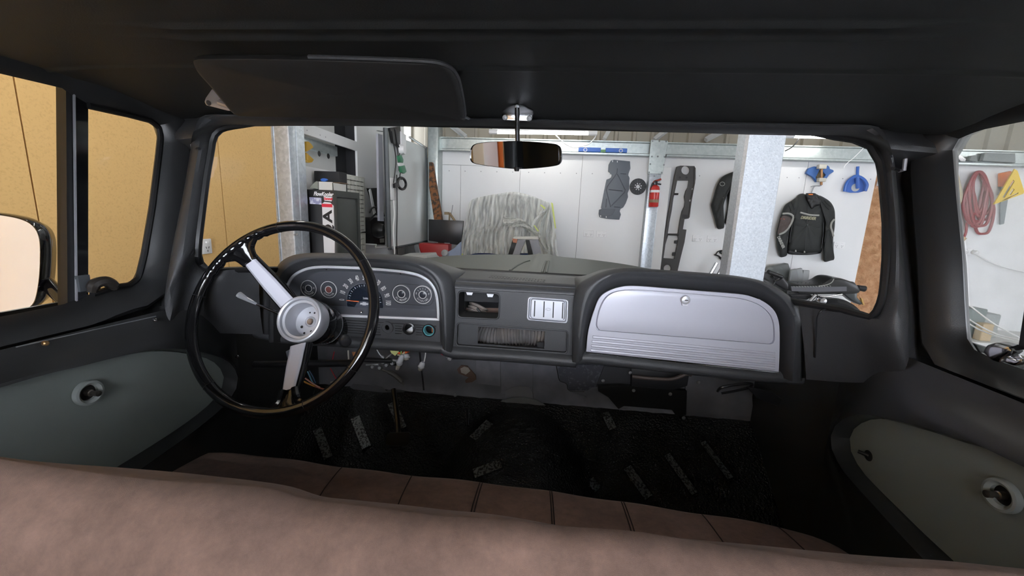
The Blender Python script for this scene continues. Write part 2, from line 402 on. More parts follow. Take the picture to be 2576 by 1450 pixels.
# window winder collars and spindles on the door cards
def collar(door, c, r, s, r2, hole=True):
    a = Vector((-s, 0, 0))
    prof = [(r2*1.02, 0), (r, 0), (r*1.02, 0.005), (r*0.98, 0.009), (r*0.82, 0.010), (r2*1.05, 0.006), (r2, -0.002)]
    w = build('winder_collar', lathe(prof, c, a, 36), mat('pale_grey_plastic', (0.30, 0.33, 0.32), 0.5), door); w['label'] = 'pale grey ring around the bare window winder spindle'
    build('collar_hole', lathe([(0.0, 0.0008), (r2*1.02, 0.0008)], c, a, 28), M_seal, door)
    build('spindle', join(lathe([(0.006, 0), (0.006, 0.010), (0.004, 0.011), (0.004, 0.018), (0.0052, 0.019), (0.0052, 0.025), (0.0, 0.026)], c, a, 16)), mat('oily_steel', (0.22, 0.20, 0.18), 0.3, 0.9), door)
collar(doorL, P(216, 988, x=-0.748)+Vector((0.001, 0, 0)), 0.0225, -1, 0.0135)
collar(doorR, P(2530, 1248, x=0.748)-Vector((0.001, 0, 0)), 0.0235, 1, 0.0135)
c = P(2185, 1147, x=0.747)
build('card_hole', lathe([(0, 0.0006), (0.011, 0.0006)], c, (-1, 0, 0), 20), M_seal, doorR)
build('pin', tube([c, c+Vector((-0.012, 0.012, 0.001))], 0.004, 8), M_seal, doorR)
for dr, q, s, col in ((doorL, (113, 864), -1, 1), (doorL, (389, 806), -1, 0), (doorL, (596, 898), -1, 0), (doorR, (2212, 1002), 1, 1)):
    c = P(*q, x=s*0.737)
    build('screw', lathe([(0, 0.002), (0.0025, 0.0018), (0.0042, 0), (0.0042, -0.004)], c+Vector((-s*0.003, 0, 0)), (-s, 0, 0), 14), mat('brass', (0.45, 0.28, 0.13), 0.35, 0.8) if col else M_chrome, dr)

# ---- windshield surround: edge of the glass, pillar trims, cowl ends
EL = [(700, 312), (640, 313), (590, 313), (560, 314), (545, 318), (524, 340), (516, 378), (505, 440), (495, 520), (485, 600), (482, 640), (490, 665), (513, 687), (567, 681), (610, 678), (655, 675)]
ER = [(2010, 336), (2060, 337), (2110, 339), (2160, 345), (2205, 363), (2232, 408), (2240, 480), (2247, 560), (2247, 650), (2240, 740), (2228, 783), (2207, 804), (2130, 783), (2060, 766), (2005, 754)]
eL = resample(cat([PWS(*q) for q in EL], 6), 70); eR = resample(cat([PWS(*q) for q in ER], 6), 70)
OL = [P(700, 290, y=0.825), P(640, 289, y=0.825), P(580, 288, y=0.82), P(530, 288, y=0.82), P(502, 297, y=0.82), P(484, 340, y=0.80), P(478, 382, x=-0.742), P(463, 474, x=-0.742), P(448, 550, x=-0.742), P(434, 619, x=-0.742), P(415, 740, x=-0.742), P(418, 790, x=-0.742), P(430, 815, x=-0.738), P(463, 832, y=0.80), P(530, 838, y=0.86), P(590, 840, y=0.89), P(662, 842, y=0.925)]
OR = [P(2010, 311, y=0.825), P(2080, 312, y=0.825), P(2150, 313, y=0.82), P(2195, 316, y=0.82), P(2218, 326, y=0.82), P(2240, 370, y=0.80), P(2250, 428, x=0.742), P(2259, 520, x=0.742), P(2266, 600, x=0.742), P(2277, 686, x=0.742), P(2289, 783, x=0.742), P(2292, 855, x=0.742), P(2282, 918, x=0.738), P(2258, 950, y=0.79), P(2200, 962, y=0.84), P(2120, 962, y=0.88), P(2028, 955, y=0.92)]
def pillar(n, E, O, s, label, seamq):
    O = resample(cat(O, 6), 70)
    def mid(f, b): return [a.lerp(o, f)+Vector((-s*b*0.3, -b, 0)) for a, o in zip(E, O)]
    inner = [e+Vector((0, 0.02, 0)) for e in E]
    rings = [inner, E, mid(0.08, 0.007), mid(0.22, 0.012), mid(0.45, 0.013), mid(0.7, 0.010), mid(0.9, 0.004), O, [o+Vector((s*0.006, 0.012, -0.0)) for o in O], [o+Vector((s*0.05, 0.03, -0.0)) for o in O], [o+Vector((s*0.12, 0.05, 0.0)) for o in O]]
    t = build('trim_%d' % n, loft(rings), M_black); struct(t, label)
    a, b = seamq
    build('trim_seam', tube([P(*q, x=s*0.738) if i else PWS(*q)+Vector((0, -0.012, 0)) for i, q in enumerate((a, b))], 0.003, 6), M_seal, t)
    return t
trimL = pillar(1, eL, OL, -1, 'black left windshield pillar trim running down into the cowl end', ((513, 376), (480, 378)))
trimR = pillar(2, eR, OR, 1, 'black right windshield pillar trim running down into the cowl end', ((2234, 426), (2262, 430)))
hE = resample([eL[0]]+[PWS(*q) for q in [(850, 312), (1000, 313), (1150, 314), (1290, 316), (1500, 322), (1700, 328), (1900, 334)]]+[eR[0]], 60)
o0, o1 = P(700, 290, y=0.825), P(2010, 311, y=0.825)
hO = [o0.lerp(o1, (e.x-hE[0].x)/(hE[-1].x-hE[0].x)) for e in hE]
def hmid(f, b): return [a.lerp(o, f)+Vector((0, -b, 0)) for a, o in zip(hE, hO)]
struct(build('trim_5', loft([[e+Vector((0, 0.02, 0)) for e in hE], hE, hmid(0.08, 0.007), hmid(0.22, 0.012), hmid(0.45, 0.013), hmid(0.7, 0.010), hmid(0.9, 0.004), hO, [o+Vector((0, 0.012, 0.004)) for o in hO]]), M_black), 'black header trim along the top of the windshield')
build('garnish_clip', tube([P(2281, 378, x=0.735), P(2277, 402, x=0.735), P(2274, 428, x=0.735), P(2262, 430, x=0.735)], 0.0035, 8), M_brush, trimR)
build('garnish_clip', tube([P(476, 336, x=-0.735), P(481, 352, x=-0.735), P(484, 370, x=-0.735), P(492, 376, x=-0.735)], 0.0035, 8), M_brush, trimL)
build('cowl_cap_seam', tube(cat([P(2120, 777, y=0.885), P(2085, 777, y=0.885), P(2066, 783, y=0.88), P(2055, 798, y=0.885), P(2053, 830, y=0.89), P(2050, 900, y=0.9)], 5), 0.0016, 6), M_seal, trimR)

# glass and its rubber gasket
zb = 1.374
bot = [Vector((x, WS(x, zb), zb)) for x in [(-0.56+0.07*i) for i in range(17)]]
top = [Vector((x, 0.853, 1.730)) for x in [(0.56-0.07*i) for i in range(17)]]
loop = [PWS(*q) for q in [(575, 313), (545, 319), (530, 329), (521, 345), (516, 378), (505, 440), (495, 520), (485, 600), (482, 640), (490, 665), (513, 687), (567, 682)]]+bot+[PWS(*q) for q in [(2130, 784), (2207, 805), (2228, 783), (2240, 740), (2247, 650), (2247, 560), (2240, 480), (2232, 408), (2205, 363), (2160, 345), (2120, 340)]]+top
N = 220
loop = resample(loop, N, True)
cx = Vector((0, 0, 1.55))
def ws_pt(v, f):
    x = v.x*f; z = 1.55+(v.z-1.55)*f
    return Vector((x, WS(x, z)+0.012, z))
wr = [[ws_pt(v, f) for v in loop] for f in (1.015, 0.85, 0.7, 0.55, 0.4, 0.25, 0.1, 0.01)]
wind = build('window_1', loft(wr, True), M_glass, smooth=60)
struct(wind, 'curved clear windshield of the truck')
build('gasket', tube([v+Vector((0, 0.014, 0)) for v in loop], 0.008, 8, closed=True), M_seal, wind)

# ---- back wall of the cab with the rear window, behind the camera
outer = [Vector((x, -0.16, z)) for x, z in ((-0.86, 0.6), (0.86, 0.6), (0.86, 1.80), (-0.86, 1.80))]
hole = rrect(Vector((-0.58, -0.16, 1.705)), Vector((0.58, -0.16, 1.705)), Vector((0.58, -0.16, 1.33)), Vector((-0.58, -0.16, 1.33)), 0.06)
struct(build('wall_back', plate(outer, [hole], (0, -0.03, 0)), M_liner, smooth=0), 'black rear wall of the cab with the rear window opening')
struct(build('window_2', prism([Vector((v.x*1.01, -0.175, 1.5175+(v.z-1.5175)*1.02)) for v in hole], (0, -0.004, 0)), M_glass, smooth=0), 'rear window glass of the cab')

# ---- cab floor, toe board, firewall, transmission hump, kick panels
zf = 0.64
def hump_h(x, y):
    if y > 1.345: return 0
    w = 0.21+0.05*max(0, (y-0.7))/0.6
    h = 0.15+0.075*min(1, max(0, (y-0.55)/0.6))
    t = min(1, abs(x-0.0)/w)
    return h*math.sqrt(max(0, 1-t**2.2)) if t < 1 else 0
def floor_z(x, y):
    base = zf
    if y > 1.03: base = zf + (y-1.03)*0.75
    return max(base, zf+hump_h(x, y))
fx = [-0.80+0.02*i for i in range(81)]; fy = [-0.16+0.04*i for i in range(19)]+[0.6+0.02*i for i in range(38)]+[1.345, 1.347]
rows = [[Vector((x, y, floor_z(x, y)+0.0015*math.sin(x*90+y*40)*math.sin(y*70-x*30))) for x in fx] for y in fy]
cabfloor = struct(build('floor', loft(rows), M_butyl, smooth=60), 'black foil sound deadening sheet over the cab floor and transmission hump')
# firewall with an opening ring over the hump
fw = [[Vector((x, 1.36+0.0*x, z)) for x in [-0.82+0.04*i for i in range(42)]] for z in [0.62, 0.80, 0.88, 0.95, 1.0, 1.05, 1.1, 1.2, 1.30]]
fire = struct(build('wall_front', loft(fw), M_firewall, smooth=60), 'worn grey black firewall under the dashboard')
# panels on the firewall: the lighter patch, blanking plates, rusty hole, bare metal crescent at the tunnel
def fpoly(name, pts, m, d=0.01, par=fire, th=0.006, bev=None): return build(name, prism([P(a, b, y=1.36-d) for a, b in pts], (0, th, 0)), m, par, bevel=bev)
fpoly('tunnel_crescent', [(1244, 1021), (1262, 1009), (1290, 1002), (1320, 1001), (1350, 1008), (1375, 1022), (1390, 1036), (1350, 1028), (1310, 1024), (1270, 1021)], M_bare, 0.02)['label'] = 'bare grey metal crescent above the transmission tunnel'
fpoly('patch_plate', [(1272, 985), (1284, 976), (1305, 972), (1330, 974), (1340, 990), (1341, 1004), (1320, 998), (1290, 998), (1270, 1003)], mat('mid_grey_primer', (0.21, 0.21, 0.23), 0.55), 0.008)
fpoly('sound_sheet', [(1198, 896), (1258, 899), (1258, 972), (1198, 965)], mat('grey_sheet_1', (0.19, 0.19, 0.215), 0.5, var=((0.26, 0.26, 0.295), 20, 6, 0.4, 0.7)), 0.007)
fpoly('sound_sheet', [(1261, 899), (1339, 905), (1339, 1003), (1261, 990)], mat('grey_sheet_2', (0.17, 0.172, 0.20), 0.5, var=((0.24, 0.24, 0.275), 16, 6, 0.4, 0.7)), 0.006)
fpoly('sound_sheet', [(1342, 905), (1398, 910), (1408, 960), (1425, 965), (1432, 985), (1475, 1000), (1480, 1045), (1342, 1010)], mat('grey_sheet_3', (0.155, 0.158, 0.185), 0.5, var=((0.22, 0.22, 0.255), 16, 6, 0.4, 0.7)), 0.006)
h = fpoly('rust_patch', [(1150, 930), (1160, 920), (1175, 922), (1186, 934), (1196, 945), (1198, 955), (1188, 962), (1172, 964), (1170, 958), (1180, 950), (1168, 946), (1154, 940)], M_rustbrown, 0.010)
fpoly('worn_hole', [(1158, 928), (1168, 923), (1178, 926), (1183, 934), (1178, 938), (1172, 943), (1160, 938)], mat('pale_patch', (0.50, 0.45, 0.40), 0.7), 0.012)['label'] = 'pale worn hole in the firewall'
# heater cover plate at the right with a dark cut-out below it
fpoly('heater_plate', [(1402, 915), (1520, 920), (1520, 972), (1490, 975), (1478, 983), (1433, 983), (1425, 966), (1408, 958)], mat('mottled_black_plate', (0.07, 0.073, 0.09), 0.45, var=((0.16, 0.165, 0.20), 90, 5, 0.55, 0.75)), 0.03, th=0.02)
fpoly('heater_case', [(1520, 922), (1588, 928), (1588, 985), (1500, 972)], mat('case_grey', (0.05, 0.052, 0.06), 0.5), 0.035, th=0.03)
fpoly('heater_case', [(1588, 928), (1735, 940), (1730, 972), (1712, 978), (1680, 985), (1588, 980)], mat('case_dark', (0.022, 0.022, 0.026), 0.5), 0.05, th=0.045, bev=(0.004, 2))
build('case_strap', tube(cat([P(1590, 948, y=1.28), P(1640, 953, y=1.275), P(1690, 954, y=1.275), P(1728, 941, y=1.28), P(1737, 944, y=1.29)], 6), 0.006, 8), mat('grey_brown_strap', (0.12, 0.09, 0.08), 0.5), fire)
fpoly('dark_cavity', [(1503, 972), (1560, 970), (1728, 985), (1726, 1045), (1700, 1046), (1690, 1032), (1570, 1022), (1556, 1030), (1530, 1000), (1505, 985)], M_seal, 0.052, th=0.02)
fpoly('lower_panel', [(1726, 940), (1890, 965), (1900, 1120), (1720, 1060)], M_firewall, 0.012)
for q in [(1585, 938), (1517, 958), (1594, 983), (1686, 992), (1757, 962), (1720, 1052), (1903, 1185), (1145, 995), (1152, 1050)]:
    c = P(q[0], q[1], y=1.30)
    build('screw', lathe([(0, 0.004), (0.005, 0.003), (0.006, 0)], c, (0, -1, 0), 12), M_bare, fire)
# kick panels beside the feet
for s, n in ((-1, 'left'), (1, 'right')):
    struct(build('trim_%d' % (3 if s < 0 else 4), box2((s*0.81, 0.945, 0.6), (s*0.79, 1.38, 1.30)), M_black, bevel=(0.004, 2)), 'black %s kick panel beside the footwell' % n)
k = P(1830, 975, y=1.2)
build('courtesy_lever', join(tube(cat([P(1805, 985, y=1.18), P(1815, 976, y=1.17), P(1850, 968, y=1.17), P(1890, 966, y=1.17), P(1885, 975, y=1.17), P(1850, 984, y=1.17), P(1815, 990, y=1.18)], 5), 0.004, 6)), M_satin, fire)
build('lever_bracket', prism([P(a, b, y=1.16) for a, b in [(1880, 975), (1940, 985), (1968, 1005), (1960, 1025), (1905, 1003)]], (0, 0.01, 0)), M_satin, fire, bevel=(0.003, 2))
# printed strips on the sound deadening
def strip(a, b, w, lift=0.006):
    # follow the floor surface below two picture points
    pts = []
    for i in range(9):
        q = (a[0]+(b[0]-a[0])*i/8, a[1]+(b[1]-a[1])*i/8); d = ray(*q); t = 0.4
        while t < 3:
            p = CAM+d*t
            if p.y > 1.345 or p.z < floor_z(p.x, p.y)+lift: break
            t += 0.004
        pts.append(CAM+d*(t-0.004))
    dirv = (pts[-1]-pts[0]).normalized(); side = dirv.cross(Vector((0, -0.4, 1))).normalized()*w/2
    rows = [[p-side, p-side*0.3, p+side*0.3, p+side] for p in pts]
    o = build('mat_print', loft(rows), M_butylprint, cabfloor, smooth=60); o['label'] = 'silver printed strip on the foil matting'
for a, b, w in [((798, 1080), (826, 1152), .028), ((893, 1050), (922, 1126), .03), ((985, 1014), (1012, 1078), .03), ((1190, 1104), (1232, 1062), .03), ((1192, 1192), (1260, 1166), .028), ((1484, 1208), (1505, 1232), .03), ((1578, 1176), (1632, 1252), .03), ((1678, 1144), (1748, 1242), .024), ((1768, 1112), (1838, 1204), .022), ((1522, 1038), (1542, 1080), .03)]:
    strip(a, b, w)
# ================================================================== DASHBOARD
dash = thing('dashboard', 'black twin-pod truck dashboard with gauge cluster, centre panel and silver glove box door', 'dashboard', (0, 1.0, 1.18))
def px3(lst, y): return [P(a, b, y=y) for a, b in lst]
NP = 90
def pod(name, inner, lip, sil, yi, yl, ys, s):
    I = resample(cat(px3(inner, yi), 5), NP); Lp = resample(cat(px3(lip, yl), 5), NP); S = resample(cat(px3(sil, ys), 5), NP)
    def nx(A, B, f, dy): return [a.lerp(b, f)+Vector((0, dy, 0)) for a, b in zip(A, B)]
    back = []
    for v in S:
        z = v.z if v.z < 1.372 else 1.372+(v.z-1.372)*0.35
        back.append(Vector((v.x, 1.13, z)))
    mid = []
    for v in S:
        z = v.z if v.z < 1.372 else 1.372+(v.z-1.372)*0.86
        mid.append(Vector((v.x, 1.02, z)))
    rings = [[v+Vector((0, 0.03, 0)) for v in I], I, nx(I, Lp, 0.3, 0.004), nx(I, Lp, 0.62, -0.001), nx(I, Lp, 0.86, -0.004), Lp, nx(Lp, S, 0.35, -0.004), nx(Lp, S, 0.7, -0.001), S, nx(S, mid, 0.3, 0.0), mid, back]
    return build(name, loft(rings), M_black, dash, smooth=60)
# left pod (instruments)
BZ = [(715, 790), (717, 755), (720, 729), (726.5, 709.6), (738, 693), (758, 680), (783, 672), (816, 669.5), (865, 670.7), (915, 673), (981, 678), (1023, 683), (1056, 691), (1079, 704.6), (1094, 723), (1101, 743), (1104.6, 774), (1105.4, 806)]
I_L = [(712, 862), (713, 820)]+BZ+[(1107, 840), (1108, 874)]
L_L = [(688, 862), (688, 800), (690, 755), (694, 725), (702, 700), (722, 674), (755, 656), (800, 650), (900, 651), (1000, 656), (1050, 666), (1085, 686), (1104, 714), (1113, 750), (1118, 806), (1121, 882)]
S_L = [(676, 862), (676, 790), (680, 730), (688, 695), (702, 664), (730, 645), (775, 637), (860, 637), (960, 640), (1020, 645), (1060, 655), (1095, 668), (1125, 690), (1137, 716), (1141, 760), (1139, 820), (1134, 888)]
podL = pod('instrument_pod', I_L, L_L, S_L, 0.966, 0.925, 0.945, -1)
DOOR = [(1475, 885), (1477, 858), (1480, 834), (1486, 810), (1493, 787), (1507, 752), (1527, 734.5), (1559, 723), (1594, 720), (1664, 725), (1763, 733), (1862, 741), (1900, 750), (1927, 763), (1947, 781), (1957, 802), (1961, 829), (1961, 884), (1959, 936)]
def grow(l, d, c): return [(a+(a-c[0])/math.hypot(a-c[0], b-c[1])*d, b+(b-c[1])/math.hypot(a-c[0], b-c[1])*d) for a, b in l]
I_R = [(1471, 902)]+grow(DOOR, 3.0, (1720, 850))+[(1962, 950)]
L_R = [(1454, 912), (1455, 893), (1458.6, 844), (1467, 784), (1480, 742), (1502, 712), (1532, 693.5), (1569, 685), (1626, 684), (1688, 687), (1813, 697), (1875, 704), (1912, 714), (1947, 733), (1974, 755), (1991, 780), (1998, 800), (2001, 834), (1999, 884), (1994, 960)]
S_R = [(1440, 912), (1440, 880), (1442, 784), (1447, 742), (1457, 717), (1477, 703.5), (1510, 687), (1544, 678), (1589, 675), (1664, 679), (1813, 690), (1887, 700), (1924, 710), (1957, 725), (1982, 743), (2001, 764), (2014, 777), (2024, 800), (2027, 834), (2024, 884), (2018, 960)]
podR = pod('glove_box_pod', I_R, L_R, S_R, 0.966, 0.925, 0.945, 1)
# outer shoulders of the pods (vertical rounded columns beside each pod)
def shoulder(pxl, s):
    rings = []
    for t in (0, 0.25, 0.5, 0.75, 1):
        row = []
        for (tx, ty), (bx, by), y in pxl:
            row.append(P(tx+(bx-tx)*t, ty+(by-ty)*t, y=y))
        rings.append(row)
    return build('pod_shoulder', loft(rings), M_black, dash, smooth=70)
shoulder([((2024, 776), (2016, 952), 0.946), ((2028, 781), (2020, 952), 0.938), ((2036, 785), (2028, 952), 0.934), ((2044, 787), (2037, 952), 0.938), ((2050, 789), (2044, 952), 0.952), ((2053, 790), (2048, 952), 0.985)], 1)
shoulder([((684, 690), (676, 842), 0.946), ((680, 694), (672, 842), 0.940), ((668, 697), (660, 842), 0.932), ((655, 700), (648, 842), 0.932), ((646, 704), (640, 840), 0.945), ((641, 706), (635, 840), 0.985)], -1)

# dash top shelf, from the panel edge to the glass
xs = [-0.70+0.01*i for i in range(141)]
rows = []
def ys0(x): return 0.985 if -0.19 < x < 0.16 else (1.05 if -0.64 < x < 0.66 else 0.94)
for f in (0, 0.25, 0.5, 0.75, 1.0):
    rows.append([Vector((x, ys0(x)+(max(ys0(x)+0.005, WS(x, 1.374)+0.01)-ys0(x))*f, 1.3725+0.003*f)) for x in xs])
shelf = build('top_shelf', loft(rows), M_black, dash, smooth=60, solid=0.006)
# centre panel with its holes (flat at y = .966)
yc = 0.966
outer = px3([(1136, 726), (1450, 744), (1444, 916), (1128, 892)], yc)
ash = rrect(*px3([(1153, 732), (1257, 739), (1255, 804), (1151, 799)], yc), 0.012)
rad = rrect(*px3([(1150, 812), (1429, 833), (1427, 890), (1147, 870)], yc), 0.010)
sash = rrect(*px3([(1331, 748), (1427, 755), (1425, 811), (1328, 803)], yc), 0.008)
panel = build('centre_panel', plate(outer, [ash, rad, sash], (0, 0.010, 0), back=False), M_black, dash, smooth=30)
# rounded front edge from shelf to panel
ed = []
for k in range(9):
    a = math.pi/2*k/8
    ed.append([P(1132+(1454-1132)*i/12, 725+(743-725)*i/12, y=yc)*0 + Vector((P(1132+(1454-1132)*i/12, 725+(743-725)*i/12, y=yc).x, 0.985-0.019*math.sin(a), P(1132+(1454-1132)*i/12, 725+(743-725)*i/12, y=yc).z+ (1.3725-P(1132+(1454-1132)*i/12, 725+(743-725)*i/12, y=yc).z)*math.cos(a))) for i in range(13)])
build('top_edge', loft(ed), M_black, dash, smooth=80)
# bottom rolled edge, all along
def roll(line, name, r=0.012, y=0.962):
    base = resample(cat([P(a, b, y=y) for a, b in line], 6), 40)
    prof = [(0.004, 0.012), (-0.004, 0.006), (-0.008, -0.002), (-0.008, -0.010), (-0.002, -0.018), (0.010, -0.022), (0.03, -0.020)]
    return build(name, loft([[v+Vector((0, a, b)) for v in base] for a, b in prof]), M_black, dash, smooth=80)
roll([(1110, 870), (1136, 884), (1290, 895), (1440, 907), (1448, 908)], 'lower_edge')
roll([(1446, 908), (1475, 897), (1600, 911), (1720, 924), (1850, 937), (1962, 947), (2020, 950)], 'lower_edge')
roll([(640, 833), (712, 848), (850, 857), (960, 864), (1060, 870), (1112, 874)], 'lower_edge')

# ---- defroster grille in the shelf: two rows of dark slots
tl, tr, bl, br = (1238, 692), (1376, 702), (1229, 698), (1373, 709)
for i in range(19):
    for r in range(2):
        f0 = i/19; f1 = f0+0.6/19; v0 = 0.05+0.52*r; v1 = v0+0.40
        def q(f, v): return P(tl[0]+(tr[0]-tl[0])*f+(bl[0]-tl[0])*v+((br[0]-tr[0])-(bl[0]-tl[0]))*f*v, tl[1]+(tr[1]-tl[1])*f+(bl[1]-tl[1])*v+((br[1]-tr[1])-(bl[1]-tl[1]))*f*v, z=1.3776)
        build('vent_slot', prism([q(f0, v0), q(f1, v0), q(f1, v1), q(f0, v1)], (0, 0, -0.004)), M_seal, dash, smooth=0)

# ---- empty ashtray hole: rim, dark box, clips, duct behind
build('ashtray_rim', tube(ash, 0.0022, 8, closed=True), M_black, dash)
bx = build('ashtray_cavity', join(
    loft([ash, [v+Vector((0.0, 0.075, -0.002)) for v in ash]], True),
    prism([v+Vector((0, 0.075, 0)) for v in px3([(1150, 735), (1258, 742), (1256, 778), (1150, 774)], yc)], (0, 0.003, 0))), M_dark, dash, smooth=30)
for q in [(1181, 739), (1233, 744)]:
    c = P(*q, y=0.985)
    build('clip', prism([c+Vector((a, 0, b)) for a, b in ((-0.009, 0.004), (0.009, 0.004), (0.006, -0.004), (-0.006, -0.004))], (0, 0.004, 0)), M_brush, dash)
build('kick_plate', prism(px3([(1148, 775), (1262, 776), (1262, 808), (1148, 808)], 1.10), (0, 0.004, 0)), M_rustbrown, dash)
# ---- corrugated duct
def duct(name, pts, r, n, par, amp=0.0035, freq=0.009):
    c = resample(cat(pts, 10), n); L = 0; rr = []
    for i, p in enumerate(c):
        if i: L += (p-c[i-1]).length
        rr.append(r+amp*math.sin(2*math.pi*L/freq))
    return build(name, tube(c, rr, 20), M_duct, par, smooth=80)
duct('air_duct', [P(1165, 812, y=1.05), P(1205, 834, y=1.05), P(1245, 845, y=1.045), P(1290, 843, y=1.045), P(1340, 842, y=1.05), P(1390, 850, y=1.06)], 0.027, 150, dash)['label'] = 'dusty grey corrugated air duct'
duct('air_duct', [P(1158, 826, y=1.07), P(1190, 800, y=1.075), P(1205, 770, y=1.09)], 0.026, 70, dash)
build('duct_lead', tube([P(1200, 776, y=1.05), P(1222, 803, y=1.04)], 0.003, 6), M_seal, dash)

# ---- radio recess with its cut-out
yr = 0.980
rad2 = [v+Vector((0, yr-yc, 0)) for v in rad]
cut = px3([(1203, 822), (1371, 834), (1369, 878), (1202, 865)], yr)
build('radio_recess', join(plate(rad2, [cut], (0, 0.003, 0)), loft([rad, rad2], True)), M_black, dash, smooth=30)
build('radio_rim', tube(rad, 0.002, 8, closed=True), M_black, dash)
build('inner_floor', prism(px3([(1195, 862), (1380, 860), (1380, 895), (1195, 895)], 1.09), (0, 0.004, 0)), mat('inner_grey', (0.09, 0.09, 0.10), 0.5), dash)
build('inner_bracket', join(prism(px3([(1352, 862), (1368, 862), (1368, 882), (1352, 882)], 1.0), (0, 0.006, 0))), M_dark, dash)
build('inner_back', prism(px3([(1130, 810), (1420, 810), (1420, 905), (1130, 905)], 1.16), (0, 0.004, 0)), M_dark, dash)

# ---- silver ashtray in the other hole: raised frame and slotted front
tray = build('ashtray', loft([[a.lerp(sum(sash, Vector())/len(sash), f)+Vector((0, d, 0)) for a in sash] for f, d in ((-0.07, 0.0), (-0.07, -0.004), (-0.04, -0.0055), (0.0, -0.0055), (0.03, -0.004), (0.05, 0.003), (0.10, 0.004), (0.13, -0.003), (0.16, -0.004), (0.17, -0.004), (0.18, -0.004), (0.55, -0.004), (0.99, -0.004))], True), M_silver2, dash, smooth=40)
tray['label'] = 'bright silver ashtray front with four slots and a bow-tie emblem'
for i, xq in enumerate((1345, 1368.5, 1392, 1415.5)):
    a = P(xq+0.6, 757+1.6*i, y=yc-0.0046); b = P(xq-1.0, 797+1.7*i, y=yc-0.0046)
    build('slot', prism(rrect(a+Vector((-0.0014, 0, 0)), a+Vector((0.0014, 0, 0)), b+Vector((0.0014, 0, 0)), b+Vector((-0.0014, 0, 0)), 0.001, 3), (0, 0.002, 0)), M_seal, tray, smooth=0)
def bowtie(c, w, h, y):
    c = Vector(c); k = [(-.5, -.18), (-.44, -.5), (-.18, -.5), (-.2, -.22)]
    pts = [(-0.5, -0.30), (-0.42, 0.24), (-0.16, 0.24), (-0.19, 0.5), (0.22, 0.5), (0.19, 0.24), (0.5, 0.24), (0.42, -0.30), (0.16, -0.30), (0.19, -0.5), (-0.22, -0.5), (-0.19, -0.30)]
    return [c+Vector((a*w, 0, b*h)) for a, b in pts]
bt = bowtie(P(1379, 778.5, y=yc-0.0044), 0.013, 0.006, 0)
build('emblem', tube(bt, 0.0003, 5, closed=True), M_faceedge, tray, smooth=0)

# ---- glove box door: dished silver panel with ribs and a lock
yd = 0.956
dpts = cat(px3(DOOR, yd), 4)
bottom = [dpts[-1].lerp(dpts[0], t) for t in (0.25, 0.5, 0.75)]
DL = resample(dpts, 100)+[DL for DL in bottom]
cen = P(1720, 850, y=yd)
INN = [(1504, 832), (1497, 822), (1499, 800), (1506, 775), (1518, 752), (1535, 738), (1560, 731), (1595, 729), (1664, 733), (1763, 741), (1850, 749), (1890, 758), (1918, 772), (1938, 792), (1947, 815), (1949, 845), (1947, 862), (1938, 867)]
inn = cat(px3(INN, yd), 5); inn = resample(inn, 80)+[inn[-1].lerp(inn[0], t) for t in (0.2, 0.4, 0.6, 0.8)]
gd = build('glove_box_door', join(plate(DL, [inn], (0, 0.008, 0))), M_silver, dash, smooth=30)
gd['label'] = 'satin silver glove box door with four pressed ribs and a chrome lock'
cc = sum(inn, Vector())/len(inn)
def insc(f, d): return [cc+(v-cc)*f+Vector((0, d, 0)) for v in inn]
build('raised_field', loft([insc(1.0, 0.0), insc(0.996, 0.005), insc(0.988, 0.005), insc(0.982, 0.001), insc(0.976, -0.0015), insc(0.965, -0.0018), insc(0.6, -0.002), insc(0.01, -0.002)], True), M_silver, gd, smooth=50)
for i in range(4):
    a = P(1491-1.7*i, 848+11*i, y=yd-0.001); b = P(1949-0.1*i, 891+12*i, y=yd-0.001)
    build('rib', tube([a, a.lerp(b, 0.5), b], 0.0036, 10), M_silver, gd)
lk = P(1723, 754, y=yd-0.003)
lock = build('lock', join(lathe([(0.0105, 0.002), (0.0105, 0.006), (0.009, 0.008), (0.007, 0.0085), (0.0065, 0.007), (0, 0.0075)], lk, (0, -1, 0), 24), prism([lk+Vector((a, -0.001, b)) for a, b in ((-0.008, -0.004), (0.008, -0.004), (0.006, -0.014), (-0.006, -0.014))], (0, -0.004, 0))), M_brush, gd); lock['label'] = 'chrome key lock'
build('keyhole', box(lk+Vector((0.001, -0.0082, 0)), (0.0075, 0.001, 0.002)), M_seal, gd, smooth=0)
build('hinge_edge', tube([P(1474, 889, y=yd+0.004), P(1958, 938, y=yd+0.004)], 0.002, 6), M_chrome, gd)
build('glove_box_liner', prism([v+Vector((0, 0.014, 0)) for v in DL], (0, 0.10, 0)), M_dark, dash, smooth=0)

# ---- instrument cluster: bright bezel, grey surround, face and gauges
bz = cat(px3(BZ, 0.962), 4)
bz = resample(bz, 100)+[bz[-1].lerp(bz[0], t) for t in (0.02, 0.2, 0.4, 0.6, 0.8, 0.98)]
bc = P(912, 745, y=0.962)
def bs(dpx, y):                        # shrink by a distance in metres towards the inside
    p2 = [(v.x, v.z) for v in bz]; o = ring_offset(p2, -dpx)
    return [Vector((a, y, b)) for a, b in o]
clus = build('cluster_bezel', loft([bs(-0.001, 0.968), bs(-0.001, 0.958), bs(0.002, 0.956), bs(0.005, 0.957), bs(0.0065, 0.962)], True), mat('bright_silver_trim', (0.78, 0.78, 0.80), 0.3, 0.4), dash, smooth=50)
clus['label'] = 'bright silver rim around the gauge cluster'
build('cluster_surround', loft([bs(0.006, 0.960), bs(0.009, 0.968), bs(0.014, 0.988), bs(0.019, 0.9955)], True), M_faceedge, dash, smooth=60)
yf = 0.996
face = build('gauge_face', prism(bs(0.013, yf), (0, 0.004, 0)), M_face, dash, smooth=0)
